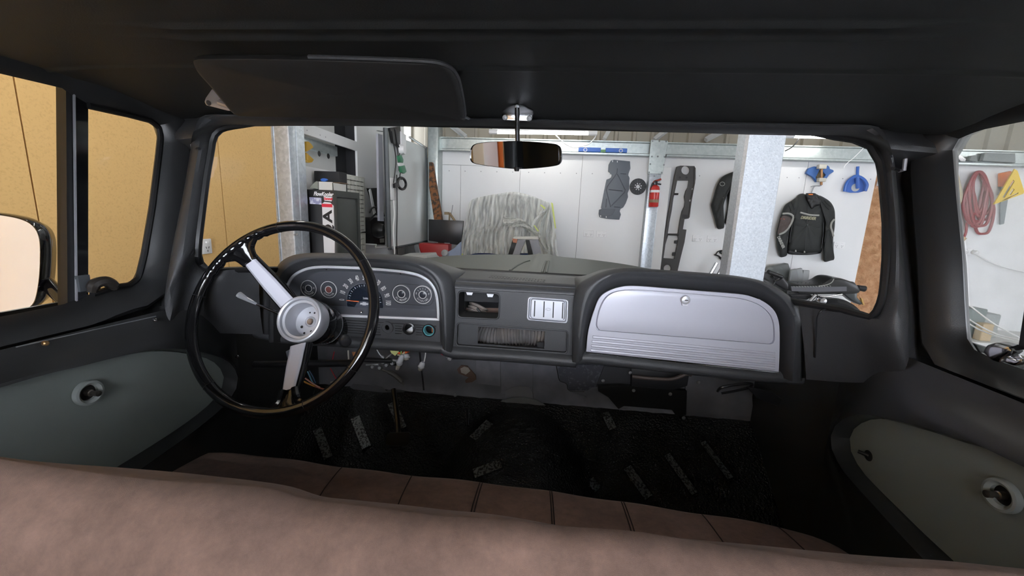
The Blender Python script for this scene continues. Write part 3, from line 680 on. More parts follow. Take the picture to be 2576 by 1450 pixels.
for q in [(821, 677), (1008, 688), (909, 786)]:
    build('bezel_screw', lathe([(0, 0.003), (0.002, 0.002), (0.003, 0)], P(*q, y=0.97), (0, -1, 0), 12), M_chrome, clus)
MPP = (P(1010, 740, y=yf)-P(1000, 740, y=yf)).length/10       # metres per picture pixel on the face
def arc_text(s, c, r, a_mid, step, size, flip=False):
    gs = []
    for i, ch in enumerate(s):
        if ch == ' ': continue
        a = math.radians(a_mid+(i-(len(s)-1)/2)*step)
        p = c+Vector((math.cos(a), 0, math.sin(a)))*r
        up = -Vector((math.cos(a), 0, math.sin(a))) if flip else Vector((math.cos(a), 0, math.sin(a)))
        right = Vector((-math.sin(a), 0, math.cos(a))) if flip else Vector((math.sin(a), 0, -math.cos(a)))
        gs.append(text_geo(ch, size, p, right, up, xs=0.62, bold=0.0))
    return join(*gs)
def gauge(name, q, r, word, lens, extra=None):
    c = P(*q, y=yf-0.0008); r *= MPP
    g = build(name, lathe([(r*1.12, 0), (r*1.12, 0.0012), (r*1.04, 0.0016), (r*1.02, 0.0006), (0.0, 0.0006)], c, (0, -1, 0), 40), mat('gauge_dial', (0.045, 0.047, 0.055), 0.35), dash)
    g['label'] = 'small round %s gauge' % word.lower()
    build('outer_ring', tube([c+Vector((math.cos(t)*r, -0.0016, math.sin(t)*r)) for t in [2*math.pi*k/48 for k in range(48)]], 0.0009, 6, closed=True), M_print, g)
    build('inner_ring', tube([c+Vector((math.cos(t)*r*0.42, -0.0016, math.sin(t)*r*0.42)) for t in [2*math.pi*k/36 for k in range(36)]], 0.0009, 6, closed=True), M_print, g)
    build('lens', lathe([(r*0.40, 0.001), (r*0.3, 0.0016), (0, 0.002)], c, (0, -1, 0), 24), lens, g)
    build('lettering', arc_text(word, c+Vector((0, -0.0014, 0)), r*0.72, 270, 118/max(8, len(word)), 0.0068, True), M_print, g, smooth=0)
    if extra:
        for ch, dx, dz in extra:
            build('letter', text_geo(ch, 0.0072, c+Vector((dx*r, -0.0014, dz*r)), (1, 0, 0), (0, 0, 1), xs=0.7), M_print, g, smooth=0)
    return g
dk = mat('dark_lens', (0.03, 0.032, 0.04), 0.25); rd = mat('red_lens', (0.16, 0.05, 0.045), 0.3)
gauge('temperature_gauge', (777, 726), 20, 'TEMPERATURE', dk, [('C', -0.68, 0.08), ('H', 0.68, 0.08)])
gauge('generator_gauge', (827.5, 729), 20.5, 'GENERATOR', rd)
gauge('oil_pressure_gauge', (1010, 740), 21.5, 'OIL PRESSURE', dk)
gg = gauge('gasoline_gauge', (1063.5, 742), 21.5, 'GASOLINE', dk, [('E', -0.72, 0.12), ('F', 0.72, 0.12)])
gc = P(1063.5, 742, y=yf-0.002)
for a in (40, 65, 90, 115, 140):
    d = Vector((math.cos(math.radians(a)), 0, math.sin(math.radians(a)))); rr = 21.5*MPP
    build('tick', tube([gc+d*rr*0.62, gc+d*rr*0.78], 0.0004, 5), M_print, gg)
build('gauge_recess', tube(rrect(*px3([(992, 713), (1090, 721), (1090, 771), (990, 764)], yf-0.0005), 0.022, 8), 0.0007, 5, closed=True), M_seal, dash)
# speedometer
sc = P(918.5, 758, y=yf-0.0006); SR = 57.5*MPP
lensr = 42*MPP
half = [sc+Vector((math.cos(math.pi*k/32)*lensr*1.10, 0, math.sin(math.pi*k/32)*lensr*1.06)) for k in range(33)]
half += [sc+Vector((-lensr*1.13, 0, -0.012)), sc+Vector((-lensr*1.08, 0, -0.018)), sc+Vector((lensr*1.08, 0, -0.020)), sc+Vector((lensr*1.13, 0, -0.012))]
sp = build('speedometer', prism(half, (0, -0.0015, 0)), M_lensdark, dash, smooth=0); sp['label'] = 'half-round smoked speedometer window'
build('lens_edge', tube([v+Vector((0, -0.0015, 0)) for v in half], 0.0006, 5, closed=True), M_faceedge, sp)
for i, n in enumerate(range(0, 101, 10)):
    a = math.radians(180-i*18); d = Vector((math.cos(a), 0, math.sin(a))); right = Vector((math.sin(a), 0, -math.cos(a)))
    build('numeral', text_geo(str(n), 0.0205, sc+d*SR*(1.02 if n < 100 else 1.03)+Vector((0, -0.0016, 0)), right, d, xs=0.46, bold=0.0002), M_print, sp, smooth=0)
    build('tick', tube([sc+d*lensr*0.88+Vector((0, -0.003, 0)), sc+d*lensr*1.0+Vector((0, -0.003, 0))], 0.0007, 4), M_print, sp, smooth=0)
    if n < 100:
        a = math.radians(180-i*18-9); d = Vector((math.cos(a), 0, math.sin(a)))
        build('tick', tube([sc+d*lensr*0.90+Vector((0, -0.003, 0)), sc+d*lensr*0.96+Vector((0, -0.003, 0))], 0.0005, 4), M_print, sp, smooth=0)
nd = build('needle', prism([P(a, b, y=yf-0.005) for a, b in [(872, 755.5), (903, 758), (903, 760.2), (872, 757)]], (0, -0.001, 0)), mat('orange_needle', (0.9, 0.18, 0.05), 0.4), sp, smooth=0); nd['label'] = 'orange speedometer needle resting near zero'
hubp = [P(a, b, y=yf-0.006) for a, b in [(893, 772), (898, 763), (905, 758.5), (916, 757), (927, 760), (935, 767), (938, 774)]]
build('hub_cover', prism(hubp, (0, -0.002, 0)), mat('slate_hub', (0.05, 0.055, 0.07), 0.35), sp, smooth=0)
build('emblem', prism(bowtie(P(916.5, 764.5, y=yf-0.0085), 0.024, 0.0085, 0), (0, -0.001, 0)), mat('pale_emblem', (0.45, 0.45, 0.47), 0.4), sp, smooth=0)
build('odometer_digits', text_geo('26862', 0.0072, P(921, 751.5, y=yf-0.003), (1, 0, -0.02), (0, 0, 1), xs=1.05), M_print, sp, smooth=0)

# ---- switch panel under the cluster: ribs, three holes
lowq = px3([(706, 780), (1106, 807), (1108, 874), (706, 846)], 0.968)
holes = [((975, 824), 13.5), ((1029, 827), 13.0), ((1079.5, 831), 13.0)]
hl = []
for q, r in holes:
    c = P(*q, y=0.968); hl.append([c+Vector((math.cos(2*math.pi*k/28)*r*MPP, 0, math.sin(2*math.pi*k/28)*r*MPP)) for k in range(28)])
build('switch_panel', plate(lowq, hl, (0, 0.005, 0), back=False), M_black, dash, smooth=30)
for k in range(7):
    def ln(x): return (x, 806+(x-870)*0.066+k*6.2)
    segs = [(705, 958)] if k in (0, 5, 6) else [(705, 956), (994, 1011), (1047, 1062)]
    if k == 0: segs = [(705, 1098)]
    for a, b in segs:
        if k > 5 and a == 705: continue
        build('groove', tube([P(*ln(a), y=0.9675), P(*ln(b), y=0.9675)], 0.0011, 6), M_seal, dash)
c = P(975, 824, y=0.967)
build('switch_plate', join(plate([c+Vector((math.cos(2*math.pi*k/28)*15*MPP, 0, math.sin(2*math.pi*k/28)*15*MPP)) for k in range(28)], [[c+Vector((math.cos(2*math.pi*k/14)*5.5*MPP, 0, math.sin(2*math.pi*k/14)*6.5*MPP)) for k in range(14)]], (0, -0.003, 0)), lathe([(0.0158, 0.0), (0.0158, 0.005), (0.0138, 0.005), (0.0138, 0.002)], c, (0, -1, 0), 30)), M_black, dash)
c = P(1029, 827, y=0.967)
build('switch_hole_rim', lathe([(0.0165, 0.0), (0.0165, 0.003), (0.0132, 0.004), (0.0125, -0.004)], c, (0, -1, 0), 30), M_satin, dash)
c2 = P(1028, 828, y=1.0)
build('loose_tag', prism([c2+Vector((a, 0, b)) for a, b in ((-0.012, -0.012), (-0.004, -0.002), (0.010, 0.008), (0.012, -0.002), (0.010, -0.012))], (0, 0.002, 0)), mat('white_paper', (0.85, 0.85, 0.85), 0.7), dash)['label'] = 'white tag seen through the switch hole'
c = P(1079.5, 831, y=0.967)
build('switch_hole_rim', lathe([(0.0172, 0.0), (0.0172, 0.004), (0.0150, 0.006), (0.0148, 0.003)], c, (0, -1, 0), 30), M_satin, dash)
build('teal_ring', lathe([(0.0148, 0.004), (0.0135, 0.005), (0.0122, 0.004), (0.0118, -0.01)], c, (0, -1, 0), 30), mat('teal_ring', (0.12, 0.36, 0.40), 0.3), dash)['label'] = 'pale teal ring lining the switch hole'
build('copper_strip', box(c+Vector((0.004, 0.015, -0.001)), (0.003, 0.002, 0.018)), mat('copper', (0.45, 0.16, 0.07), 0.4, 0.7), dash)
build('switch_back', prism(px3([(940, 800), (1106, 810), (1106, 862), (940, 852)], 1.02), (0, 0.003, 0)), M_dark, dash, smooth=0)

# ================================================================== UNDER THE DASH
brace = build('brace_bar', join(tube([P(640, 918, y=0.98), P(885, 914, y=1.0)], 0.010, 14), tube([P(915, 906, y=1.02), P(985, 908, y=1.02)], 0.007, 10)), M_satin)
tag(brace, 'black tubular column brace running under the dash behind the steering wheel', 'bar')
# linkage bolts
lg = thing('shift_linkage', 'greasy shift linkage with bolts and thin rods under the gauge cluster', 'linkage', P(965, 912, y=1.03))
build('rod', tube([P(928, 905, y=1.03), P(965, 904, y=1.03), P(1000, 908, y=1.03)], 0.003, 8), M_bare, lg)
build('rod', tube([P(921, 919, y=1.03), P(952, 917, y=1.03)], 0.003, 8), M_bare, lg)
build('arm', prism(px3([(958, 900), (975, 900), (1000, 912), (1002, 920), (985, 922), (955, 912)], 1.035), (0, 0.006, 0)), M_satin, lg, bevel=(0.002, 2))
for q in [(966, 898), (966, 911), (989, 914), (975, 918), (958, 925), (940, 922)]:
    build('bolt', lathe([(0, 0.010), (0.005, 0.010), (0.006, 0.006), (0.006, 0)], P(*q, y=1.03), (0, -1, 0.2), 6), M_bare, lg)
build('cotter', tube(cat([P(966, 903, y=1.02), P(955, 892, y=1.02), P(948, 880, y=1.02), P(942, 870, y=1.02)], 4), 0.002, 6), M_bare, lg)
build('cotter', tube(cat([P(970, 903, y=1.02), P(980, 895, y=1.02), P(995, 884, y=1.02)], 4), 0.002, 6), M_bare, lg)
# wires
def wire(name, pts, r, m, label, y=1.0, par=None):
    o = build(name, tube(resample(cat([P(a, b, y=y) for a, b in pts], 6), 30), r, 6), m, par)
    if par is None: tag(o, label, 'wire')
    return o
cw = lambda n, c: mat('wire_'+n, c, 0.45)
wire('loose_wire', [(766, 962), (790, 972), (820, 980), (845, 974), (862, 962), (872, 948)], 0.0022, cw('salmon', (0.55, 0.16, 0.10)), 'salmon red loose wire hanging behind the lower wheel spoke')
wire('loose_wire', [(768, 952), (790, 968), (805, 976)], 0.0022, cw('pink', (0.65, 0.30, 0.24)), 'pink loose wire end beside the lower wheel spoke', 0.995)
wire('loose_wire', [(765, 960), (778, 967), (792, 972)], 0.0022, cw('amber', (0.70, 0.33, 0.05)), 'amber yellow loose wire end beside the lower wheel spoke', 0.99)
wire('loose_wire', [(774, 935), (780, 948), (786, 962), (790, 966)], 0.0022, cw('paleblue', (0.13, 0.30, 0.42)), 'pale blue loose wire hanging beside the lower wheel spoke', 1.0)
wire('loose_wire', [(778, 933), (786, 946), (794, 964)], 0.0022, cw('navy', (0.03, 0.08, 0.16)), 'navy blue loose wire hanging beside the lower wheel spoke', 1.005)
wire('loose_wire', [(832, 963), (848, 957), (862, 945), (872, 926)], 0.0022, cw('cream', (0.55, 0.48, 0.38)), 'cream wire bowing up towards the brace bar', 1.01)
wire('loose_wire', [(836, 970), (856, 963), (870, 948)], 0.0022, cw('tan', (0.36, 0.26, 0.17)), 'tan wire below the brace bar', 1.015)
wire('loose_wire', [(831, 927), (838, 940), (848, 957)], 0.0016, cw('red', (0.40, 0.02, 0.03)), 'thin dark red wire dangling below the brace bar', 1.01)
wire('loose_wire', [(841, 885), (838, 898), (836, 908)], 0.0014, cw('red', (0.4, 0.02, 0.03)), 'thin red wire above the brace bar', 1.02)
wire('loose_wire', [(876, 882), (877, 900), (878, 906), (890, 905)], 0.0022, cw('white', (0.7, 0.66, 0.6)), 'white wire bent at a right angle above the brace bar', 1.03)
co = thing('wire_bundle', 'coil of copper orange wires tied beside the column behind the wheel', 'wires', P(892, 915, y=0.99))
for k in range(5):
    wire('strand', [(888+2*k, 886), (891+k, 900), (888+k*2.5, 917), (899-k, 905), (905-2*k, 893)], 0.0022, mat('wire_orange%d' % (k % 2), ((0.48, 0.20, 0.08), (0.30, 0.16, 0.10))[k % 2], 0.45), '', 0.99-0.003*k, co)
wire('loose_wire', [(972, 868), (982, 880), (1000, 888), (1015, 888), (1030, 883), (1041, 879)], 0.0030, cw('brightorange', (0.80, 0.13, 0.03)), 'bright orange wire looping under the gauge cluster edge', 0.99)
wire('loose_wire', [(1000, 893), (1010, 894), (1018, 886)], 0.0022, cw('creamgreen', (0.62, 0.60, 0.42)), 'short cream green wire under the yellow tape flag', 0.985)
wire('loose_wire', [(1009, 878), (1009, 890), (1008, 905)], 0.0018, cw('green', (0.25, 0.45, 0.12)), 'thin green wire feeding the bulb holder under the dash', 0.98)
tp = build('tape_flag', prism(px3([(976, 870), (986, 868), (998, 875), (1008, 878), (1002, 887), (994, 896), (984, 889)], 0.985), (0, 0.0015, 0)), mat('yellow_green_tape', (0.52, 0.55, 0.22), 0.6)); tag(tp, 'crumpled yellow green tape flag hanging from wires under the cluster', 'tape')
def bulb(c, d, L, r, label, grp=None):
    t = thing('bulb_holder', label, 'bulb holder', c, grp); d = Vector(d).normalized()
    build('socket', lathe([(r*0.6, -L*0.12), (r*0.85, 0), (r, L*0.1), (r, L*0.4), (r*1.2, L*0.45), (r*1.1, L*0.55), (r*0.8, L*0.62)], c, d, 18), mat('pale_grey_socket', (0.45, 0.46, 0.48), 0.4), t)
    build('bulb', lathe([(r*0.75, L*0.6), (r*0.85, L*0.8), (r*0.6, L*0.95), (0, L)], c, d, 16), mat('bulb_glass', (0.5, 0.47, 0.42), 0.1, 0.4), t)
bulb(P(1011, 897, y=0.975), (-0.35, -0.05, -1), 0.042, 0.0075, 'long pale grey bulb holder hanging under the cluster')
bulb(P(1021, 893, y=0.99), (0.3, -0.5, -0.9), 0.016, 0.009, 'short flanged grey bulb holder beside the long one')
bulb(P(1063, 914, y=0.985), (-0.35, -0.05, -1), 0.024, 0.0075, 'pale grey bulb holder hanging on a white lead beside the firewall')
wire('loose_wire', [(1071, 881), (1070, 895), (1067, 910)], 0.0018, cw('greywhite', (0.5, 0.5, 0.5)), 'grey white lead above the hanging bulb holder', 0.985)
wire('control_cable', [(1055, 880), (1058, 910), (1063, 950), (1066, 982)], 0.0026, M_dark, 'black control cable running down the firewall behind the bulb holder', 1.15)
wire('loose_wire', [(1105, 886), (1111, 890), (1117, 894)], 0.0026, cw('crimson', (0.7, 0.03, 0.06)), 'short crimson wire at the end of a bare connector', 0.985)
cn = build('wire_connector', join(lathe([(0, 0), (0.006, 0.002), (0.007, 0.012), (0.005, 0.016), (0, 0.017)], P(1134, 896, y=0.985), (0, -1, -0.2), 10), tube([P(1119, 894, y=0.985), P(1127, 900, y=0.985), P(1136, 903, y=0.985)], 0.003, 6)), M_bare); tag(cn, 'bare metal wire connector hanging by the centre panel', 'connector')
sb = build('dash_stud', join(lathe([(0, 0.0), (0.004, 0.001), (0.004, 0.012), (0.006, 0.013), (0.006, 0.018), (0.0045, 0.020)], P(1397, 912, y=0.985), (0, 0.0, 1), 14)), M_chrome); tag(sb, 'small chrome stud under the lower edge of the centre panel', 'stud')
wire('control_cable', [(1398, 914), (1402, 935), (1408, 958), (1425, 966), (1432, 983), (1470, 986)], 0.0014, M_seal, 'thin black cable trailing from the chrome stud', 1.2)
# steel cover on the toe board beside the column, and the foot pedal
tb = build('toe_plate', prism(px3([(880, 975), (888, 966), (935, 970), (960, 975), (970, 985), (985, 980), (1018, 985), (1016, 988), (960, 988), (890, 980)], 1.30), (0, 0.004, 0)), mat('scuffed_grey', (0.13, 0.13, 0.145), 0.5)); tag(tb, 'scuffed grey toe board plate below the steering column', 'plate')
ts = build('toe_strip', tube(cat(px3([(960, 930), (985, 940), (1005, 955), (1016, 968)], 1.28), 5), [0.004]*4+[0.008]*9+[0.004]*3, 8), mat('grey_strip', (0.16, 0.155, 0.15), 0.5)); tag(ts, 'curved grey strip beside the column hole', 'strip')
ped = thing('brake_pedal', 'worn dark rubber brake pedal over the foil matting', 'pedal', P(1000, 1107, y=1.0))
build('pad', prism(rrect(*px3([(974, 1090), (1030, 1088), (1024, 1124), (968, 1120)], 1.02), 0.008), (0, 0.012, -0.006)), mat('worn_pedal', (0.045, 0.038, 0.03), 0.5), ped, bevel=(0.003, 2))
build('pedal_arm', tube([P(1003, 1105, y=1.035), P(1000, 1060, y=1.12), P(990, 980, y=1.2)], 0.008, 8), M_satin, ped)
fb = build('relay_box', prism(px3([(718, 885), (745, 875), (748, 893), (745, 902), (722, 902)], 1.0), (0, 0.02, 0)), mat('grey_relay', (0.11, 0.12, 0.14), 0.5), bevel=(0.002, 2)); tag(fb, 'grey relay box under the dash behind the wheel hub', 'relay')
dl = build('dimmer_rod', tube([P(1177, 1072, y=1.2), P(1175, 1030, y=1.28)], 0.004, 8), M_satin); tag(dl, 'thin black rod standing beside the transmission hump', 'rod')
# ================================================================== STEERING WHEEL AND COLUMN
TH = 0.415
WC = Vector((-0.5002, 0.7792, 1.3149)); WN = Vector((0, -math.cos(TH), math.sin(TH)))      # faces the driver
WU = Vector((1, 0, 0)); WV = Vector((0, math.sin(TH), math.cos(TH)))
wheel = thing('steering_wheel', 'gloss black two-spoke steering wheel with silver spoke inserts and an open silver hub', 'steering wheel', WC-WN*0.09)
R0 = 0.2159-0.0115
def on(r, a, d): return WC+(WU*math.cos(a)+WV*math.sin(a))*r+WN*d
ring = []; seg = 14; na = 180
rows = []
for i in range(na):
    a = 2*math.pi*i/na; row = []
    deg = math.degrees(a) % 360
    grip = (112 < deg < 160)
    for k in range(seg):
        b = 2*math.pi*k/seg; rr = 0.0115
        if grip and math.cos(b) < -0.2: rr += 0.0016*math.sin(deg*2.1)
        row.append(on(R0+math.cos(b)*rr, a, math.sin(b)*rr*1.05))
    rows.append(row)
rows.append(rows[0])
rim = build('rim', loft(rows, True), M_gloss, wheel, smooth=80)
for deg in (38, 104, 172, 232, 297, 330):
    a = math.radians(deg)
    build('rim_joint', tube([on(R0+math.cos(b)*0.0117, a, math.sin(b)*0.0122) for b in [2*math.pi*k/16 for k in range(16)]], 0.0006, 4, closed=True), M_seal, rim)
def wpix(px, py, d):                        # picture point to the wheel plane at depth d
    o = WC+WN*d; r = ray(px, py); t = (o-CAM).dot(WN)/r.dot(WN); return CAM+r*t
# spokes: dark body, silver insert on top
def spoke(inner, outer, w0, w1, name):
    # inner / outer are 3D centre points
    ax = (outer-inner).normalized(); side = ax.cross(WN).normalized()
    rows = []
    for f, w, d in ((0, w0, 0), (0.25, w0*0.99, 0), (0.5, (w0+w1)/2, 0), (0.75, w1*1.02, 0), (0.86, w1, 0), (0.94, w1*1.25, 0.0), (1.0, w1*1.9, 0.0)):
        c = inner.lerp(outer, f); h = 0.011-0.003*f
        rows.append([c+side*(x*w)+WN*(z*h) for x, z in ((-.5, -1), (-.5, .3), (-.42, .8), (-.3, 1), (.3, 1), (.42, .8), (.5, .3), (.5, -1), (.2, -1.5), (-.2, -1.5))])
    s = build(name, loft(rows, True, True), M_gloss, wheel, smooth=50)
    rows = []
    for f, w in ((0.0, w0*0.80), (0.35, w0*0.76), (0.72, w1*0.80)):
        c = inner.lerp(outer, f)+WN*(0.0088-0.003*f); rows.append([c+side*(x*w)+WN*z for x, z in ((-.5, 0), (-.5, .0022), (-.36, .0046), (.36, .0046), (.5, .0022), (.5, 0))])
    q = build('spoke_insert', loft(rows, True, True), M_silver, s, smooth=20); q['label'] = 'satin silver spoke insert'
    return s
a1 = math.atan2((wpix(612, 640, 0)-WC).dot(WV), (wpix(612, 640, 0)-WC).dot(WU)); a2 = math.atan2((wpix(722, 1040, 0)-WC).dot(WV), (wpix(722, 1040, 0)-WC).dot(WU))
spoke(wpix(729, 766, -0.076), on(R0-0.004, a1, 0.0), 0.046, 0.034, 'spoke')
spoke(wpix(757, 868, -0.076), on(R0-0.004, a2, 0.0), 0.046, 0.034, 'spoke')
# webbing where the spokes meet the rim
for a in (a1, a2):
    for sg in (-1, 1):
        pts = cat([on(R0-0.045, a+sg*0.075, -0.010), on(R0-0.020, a+sg*0.11, -0.005), on(R0-0.004, a+sg*0.21, 0.0)], 5)
        build('spoke_web', tube(pts, [0.007]*len(pts), 8), M_gloss, wheel)
# hub: open silver cup
HC = WC-WN*0.068
hub = build('hub', lathe([(0.050, -0.044), (0.0545, -0.012), (0.0545, 0.004), (0.053, 0.007), (0.050, 0.008), (0.0465, 0.006), (0.0455, -0.002), (0.040, -0.003), (0.0385, -0.006), (0.0375, -0.042), (0.0, -0.042)], HC, WN, 56), M_silver2, wheel, smooth=35); hub['label'] = 'open silver hub cup without a horn button'
fc = HC-WN*0.0415
u, w = WU, WV
build('hub_nut', lathe([(0.013, 0), (0.013, 0.003), (0.010, 0.006), (0.010, 0.002), (0.0, 0.002)], fc, WN, 24), M_brush, wheel)
build('shaft_end', lathe([(0.0075, 0), (0.0075, 0.007), (0.006, 0.009), (0.0, 0.008)], fc+u*0.002, WN, 18), mat('worn_steel', (0.40, 0.33, 0.28), 0.35, 0.9), wheel)
for ang, rr, sz in ((20, 0.026, 0.0036), (75, 0.023, 0.0024), (105, 0.023, 0.0022), (215, 0.024, 0.0034), (250, 0.030, 0.0028), (285, 0.024, 0.0030), (335, 0.025, 0.0042)):
    a = math.radians(ang)
    build('hub_hole', lathe([(sz, 0.0004), (0, 0.0004)], fc+(u*math.cos(a)+w*math.sin(a))*rr, WN, 12), M_seal, wheel)
build('hub_skirt', lathe([(0.050, -0.030), (0.053, -0.040), (0.054, -0.055), (0.050, -0.075), (0.040, -0.085)], HC, WN, 48), M_gloss, wheel, smooth=40)
# column
colm = thing('steering_column', 'gloss black steering column with shift collar below the silver hub', 'steering column', HC-WN*0.3)
CB = HC-WN*0.075
build('shift_collar', lathe([(0.040, 0.004), (0.047, 0), (0.048, -0.03), (0.0475, -0.031), (0.0465, -0.033), (0.047, -0.035), (0.046, -0.07), (0.040, -0.085), (0.030, -0.095)], CB, WN, 44), M_gloss, colm, smooth=40)
build('collar_line', lathe([(0.0478, -0.0305), (0.0482, -0.032), (0.0475, -0.0335)], CB, WN, 44), M_silver2, colm)
build('jacket_tube', lathe([(0.028, -0.06), (0.027, -0.55)], CB, WN, 28), M_satin, colm)
lc = P(868, 855, y=0.86)
build('lever_boss', join(lathe([(0.014, 0), (0.014, 0.012), (0.010, 0.018), (0.006, 0.019), (0, 0.018)], lc, (0.5, -0.8, -0.1), 16)), M_satin, colm)
build('slot', prism([wpix(a, b, -0.02) for a, b in ()] or [CB+Vector((0.03, -0.035, 0.02)), CB+Vector((0.036, -0.03, 0.02)), CB+Vector((0.036, -0.03, 0.0)), CB+Vector((0.03, -0.035, 0.0))], (0.001, -0.001, 0)), M_seal, colm)
# turn signal lever
lev = thing('turn_signal_lever', 'slim chrome turn signal lever with a ribbed clear tip left of the hub', 'lever', P(715, 795, y=0.80))
build('stem', tube([P(722, 800, y=0.86), P(700, 789, y=0.85), P(645, 765, y=0.83)], [0.0032, 0.0034, 0.0028], 10), M_chrome, lev)
build('tip', tube([P(645, 765, y=0.83), P(620, 753, y=0.82), P(603, 743, y=0.815), P(600, 741, y=0.815)], [0.0030, 0.0050, 0.0075, 0.0070], 8), mat('clear_grey_tip', (0.42, 0.43, 0.45), 0.15, 0.3), lev, smooth=0)

# ================================================================== BENCH SEAT
seat = thing('bench_seat', 'brown suede bench seat with sewn seams across the cushion', 'seat', (0.0, 0.45, zf))
EDGE = [(-260, 1118), (0, 1156), (150, 1178), (300, 1199), (450, 1213), (600, 1222), (690, 1233), (770, 1257), (850, 1267), (970, 1282), (1100, 1298), (1200, 1304), (1300, 1312), (1400, 1324), (1500, 1330), (1600, 1338), (1750, 1362), (1900, 1386), (2050, 1408), (2200, 1424), (2350, 1432), (2450, 1436), (2576, 1448), (2900, 1490), (3300, 1545)]
te = resample(cat([P(a, b, y=0.27) for a, b in EDGE], 6), 160)
te = [v for v in te if -0.70 < v.x < 0.70]
rows = []
prof = [(0.07, -0.33), (0.055, -0.22), (0.045, -0.12), (0.035, -0.05), (0.022, -0.014), (0.0, 0.0), (-0.022, -0.006), (-0.045, -0.026), (-0.06, -0.06), (-0.07, -0.12), (-0.078, -0.2), (-0.085, -0.34)]
def lump(x, k): return 0.004*math.sin(x*9+k*0.9)+0.003*math.sin(x*23+k*1.7+1)
for j, (dy, dz) in enumerate(prof):
    rows.append([v+Vector((0, dy+lump(v.x, j)*(1 if j != 5 else 0), dz)) for v in te])
back = build('backrest', loft(rows), M_suede, seat, smooth=80)
# cushion: outline on the seat plane
zs = 0.955
FR = [(330, 1185), (380, 1160), (430, 1141), (500, 1129), (580, 1127), (650, 1133), (760, 1147), (860, 1161), (1000, 1178), (1100, 1188), (1240, 1203), (1400, 1224), (1560, 1247), (1700, 1268), (1830, 1287), (1950, 1308), (2040, 1330), (2110, 1360), (2160, 1395), (2190, 1420)]
fe = resample(cat([P(a, b, z=zs) for a, b in FR], 5), 120)
rows = []
def crown(x, y): return 0.012*math.sin(math.pi*min(1, max(0, (y-0.25)/0.55)))
for f in [0, 0.15, 0.3, 0.45, 0.6, 0.72, 0.82, 0.9, 0.95, 0.985, 1.0]:
    row = []
    for i, v in enumerate(fe):
        b = Vector((max(-0.66, min(0.66, v.x)), 0.24, zs)); p = b.lerp(v, f)
        p.z = zs + (0.02*(1-f) if f < 0.9 else 0) - (0.014*((f-0.82)/0.18)**2 if f > 0.82 else 0) + 0.014*math.exp(-((f-0.7)/0.3)**2)-0.006 + 0.0015*math.sin(v.x*31+f*5)
        row.append(p)
    rows.append(row)
ends = rows[-1]
for dy, dz in ((0.006, -0.012), (0.008, -0.03), (0.004, -0.08), (-0.01, -0.16)):
    rows.append([v+Vector((0, dy, dz)) for v in ends])
cush = build('cushion', loft(rows), M_suede, seat, smooth=80)
def cush_z(p): return zs+0.012
for a, b in [((1036, 1182), (990, 1292)), ((1208, 1200), (1180, 1305)), ((1214, 1201), (1188, 1305)), ((1384, 1222), (1390, 1322)), ((1389, 1223), (1396, 1322)), ((1564, 1248), (1592, 1338)), ((1570, 1249), (1600, 1338)), ((1768, 1279), (1832, 1372)), ((1961, 1311), (2060, 1412)), ((860, 1161), (790, 1262))]:
    A, B = P(*a, z=zs+0.0), P(*b, z=zs+0.02)
    pts = []
    for i in range(15):
        t = i/14; p = A.lerp(B, t); pts.append(p)
    # drape on the cushion by ray casting
    res = []
    for p in pts:
        hit, loc, nrm, idx = cush.ray_cast(p+Vector((0, 0, 0.1))-WL[cush], Vector((0, 0, -1)))
        if hit: res.append(loc+WL[cush]+Vector((0, 0, 0.0004)))
    if len(res) > 3: build('seam', tube(res, 0.0013, 5), M_stitch, seat)
build('seat_base', box2((-0.60, 0.25, zf), (0.60, 0.62, zs-0.12)), M_dark, seat)

# ================================================================== SUN VISOR, MIRRORS
vis = thing('sun_visor', 'black sun visor folded up over the driver side of the windshield', 'visor', P(830, 290, y=0.62))
V1 = [(487, 150), (494, 143), (530, 141), (700, 142), (900, 147), (1050, 153), (1105, 158), (1135, 172), (1152, 195), (1162, 235), (1169, 280), (1168, 296), (1160, 299), (900, 295), (700, 290), (615, 288), (590, 283), (565, 255), (530, 212), (500, 178)]
vv = resample(cat([P(a, b, y=0.55+ (b-140)/160*0.15) for a, b in V1], 4, True), 120, True)
vc = sum(vv, Vector())/len(vv); vn = Vector((0, -0.5, 1)).normalized()
def vs(f, d): return [vc+(v-vc)*f+Vector((0, 0.3, -0.95)).normalized()*0+Vector((0, -d*0.7, -d*0.7)) for v in vv]
vb = build('visor_board', loft([vs(0.01, 0.008), vs(0.96, 0.008), vs(0.985, 0.0065), vs(1.0, 0.0), vs(0.985, -0.0065), vs(0.96, -0.008), vs(0.01, -0.008)], True), mat('black_visor_vinyl', (0.018, 0.017, 0.016), 0.5, bump=(300, 0.1, 0.0006)), vis, smooth=60)
build('visor_edge', tube([v for v in vv[20:60]], 0.003, 6), M_black, vb)
hg = [P(a, b, y=0.70) for a, b in [(513, 257), (516, 247), (532, 224), (545, 236), (556, 255), (575, 268), (598, 282), (570, 279), (535, 270), (518, 266)]]
br_ = build('visor_bracket', prism(hg, (0, 0.012, 0.006)), mat('dull_nickel', (0.42, 0.37, 0.33), 0.4, 0.6), vis, bevel=(0.002, 2)); br_['label'] = 'dull metal hinge bracket'
build('bracket_hole', lathe([(0.0045, 0.0005), (0, 0.0005)], P(525, 259, y=0.699), (0, -1, -0.3), 14), M_seal, vis)
build('hinge_pin', tube([P(552, 258, y=0.693), P(575, 266, y=0.69), P(600, 280, y=0.69)], 0.005, 8), mat('dull_nickel', (0.42, 0.37, 0.33), 0.4, 0.6), vis)

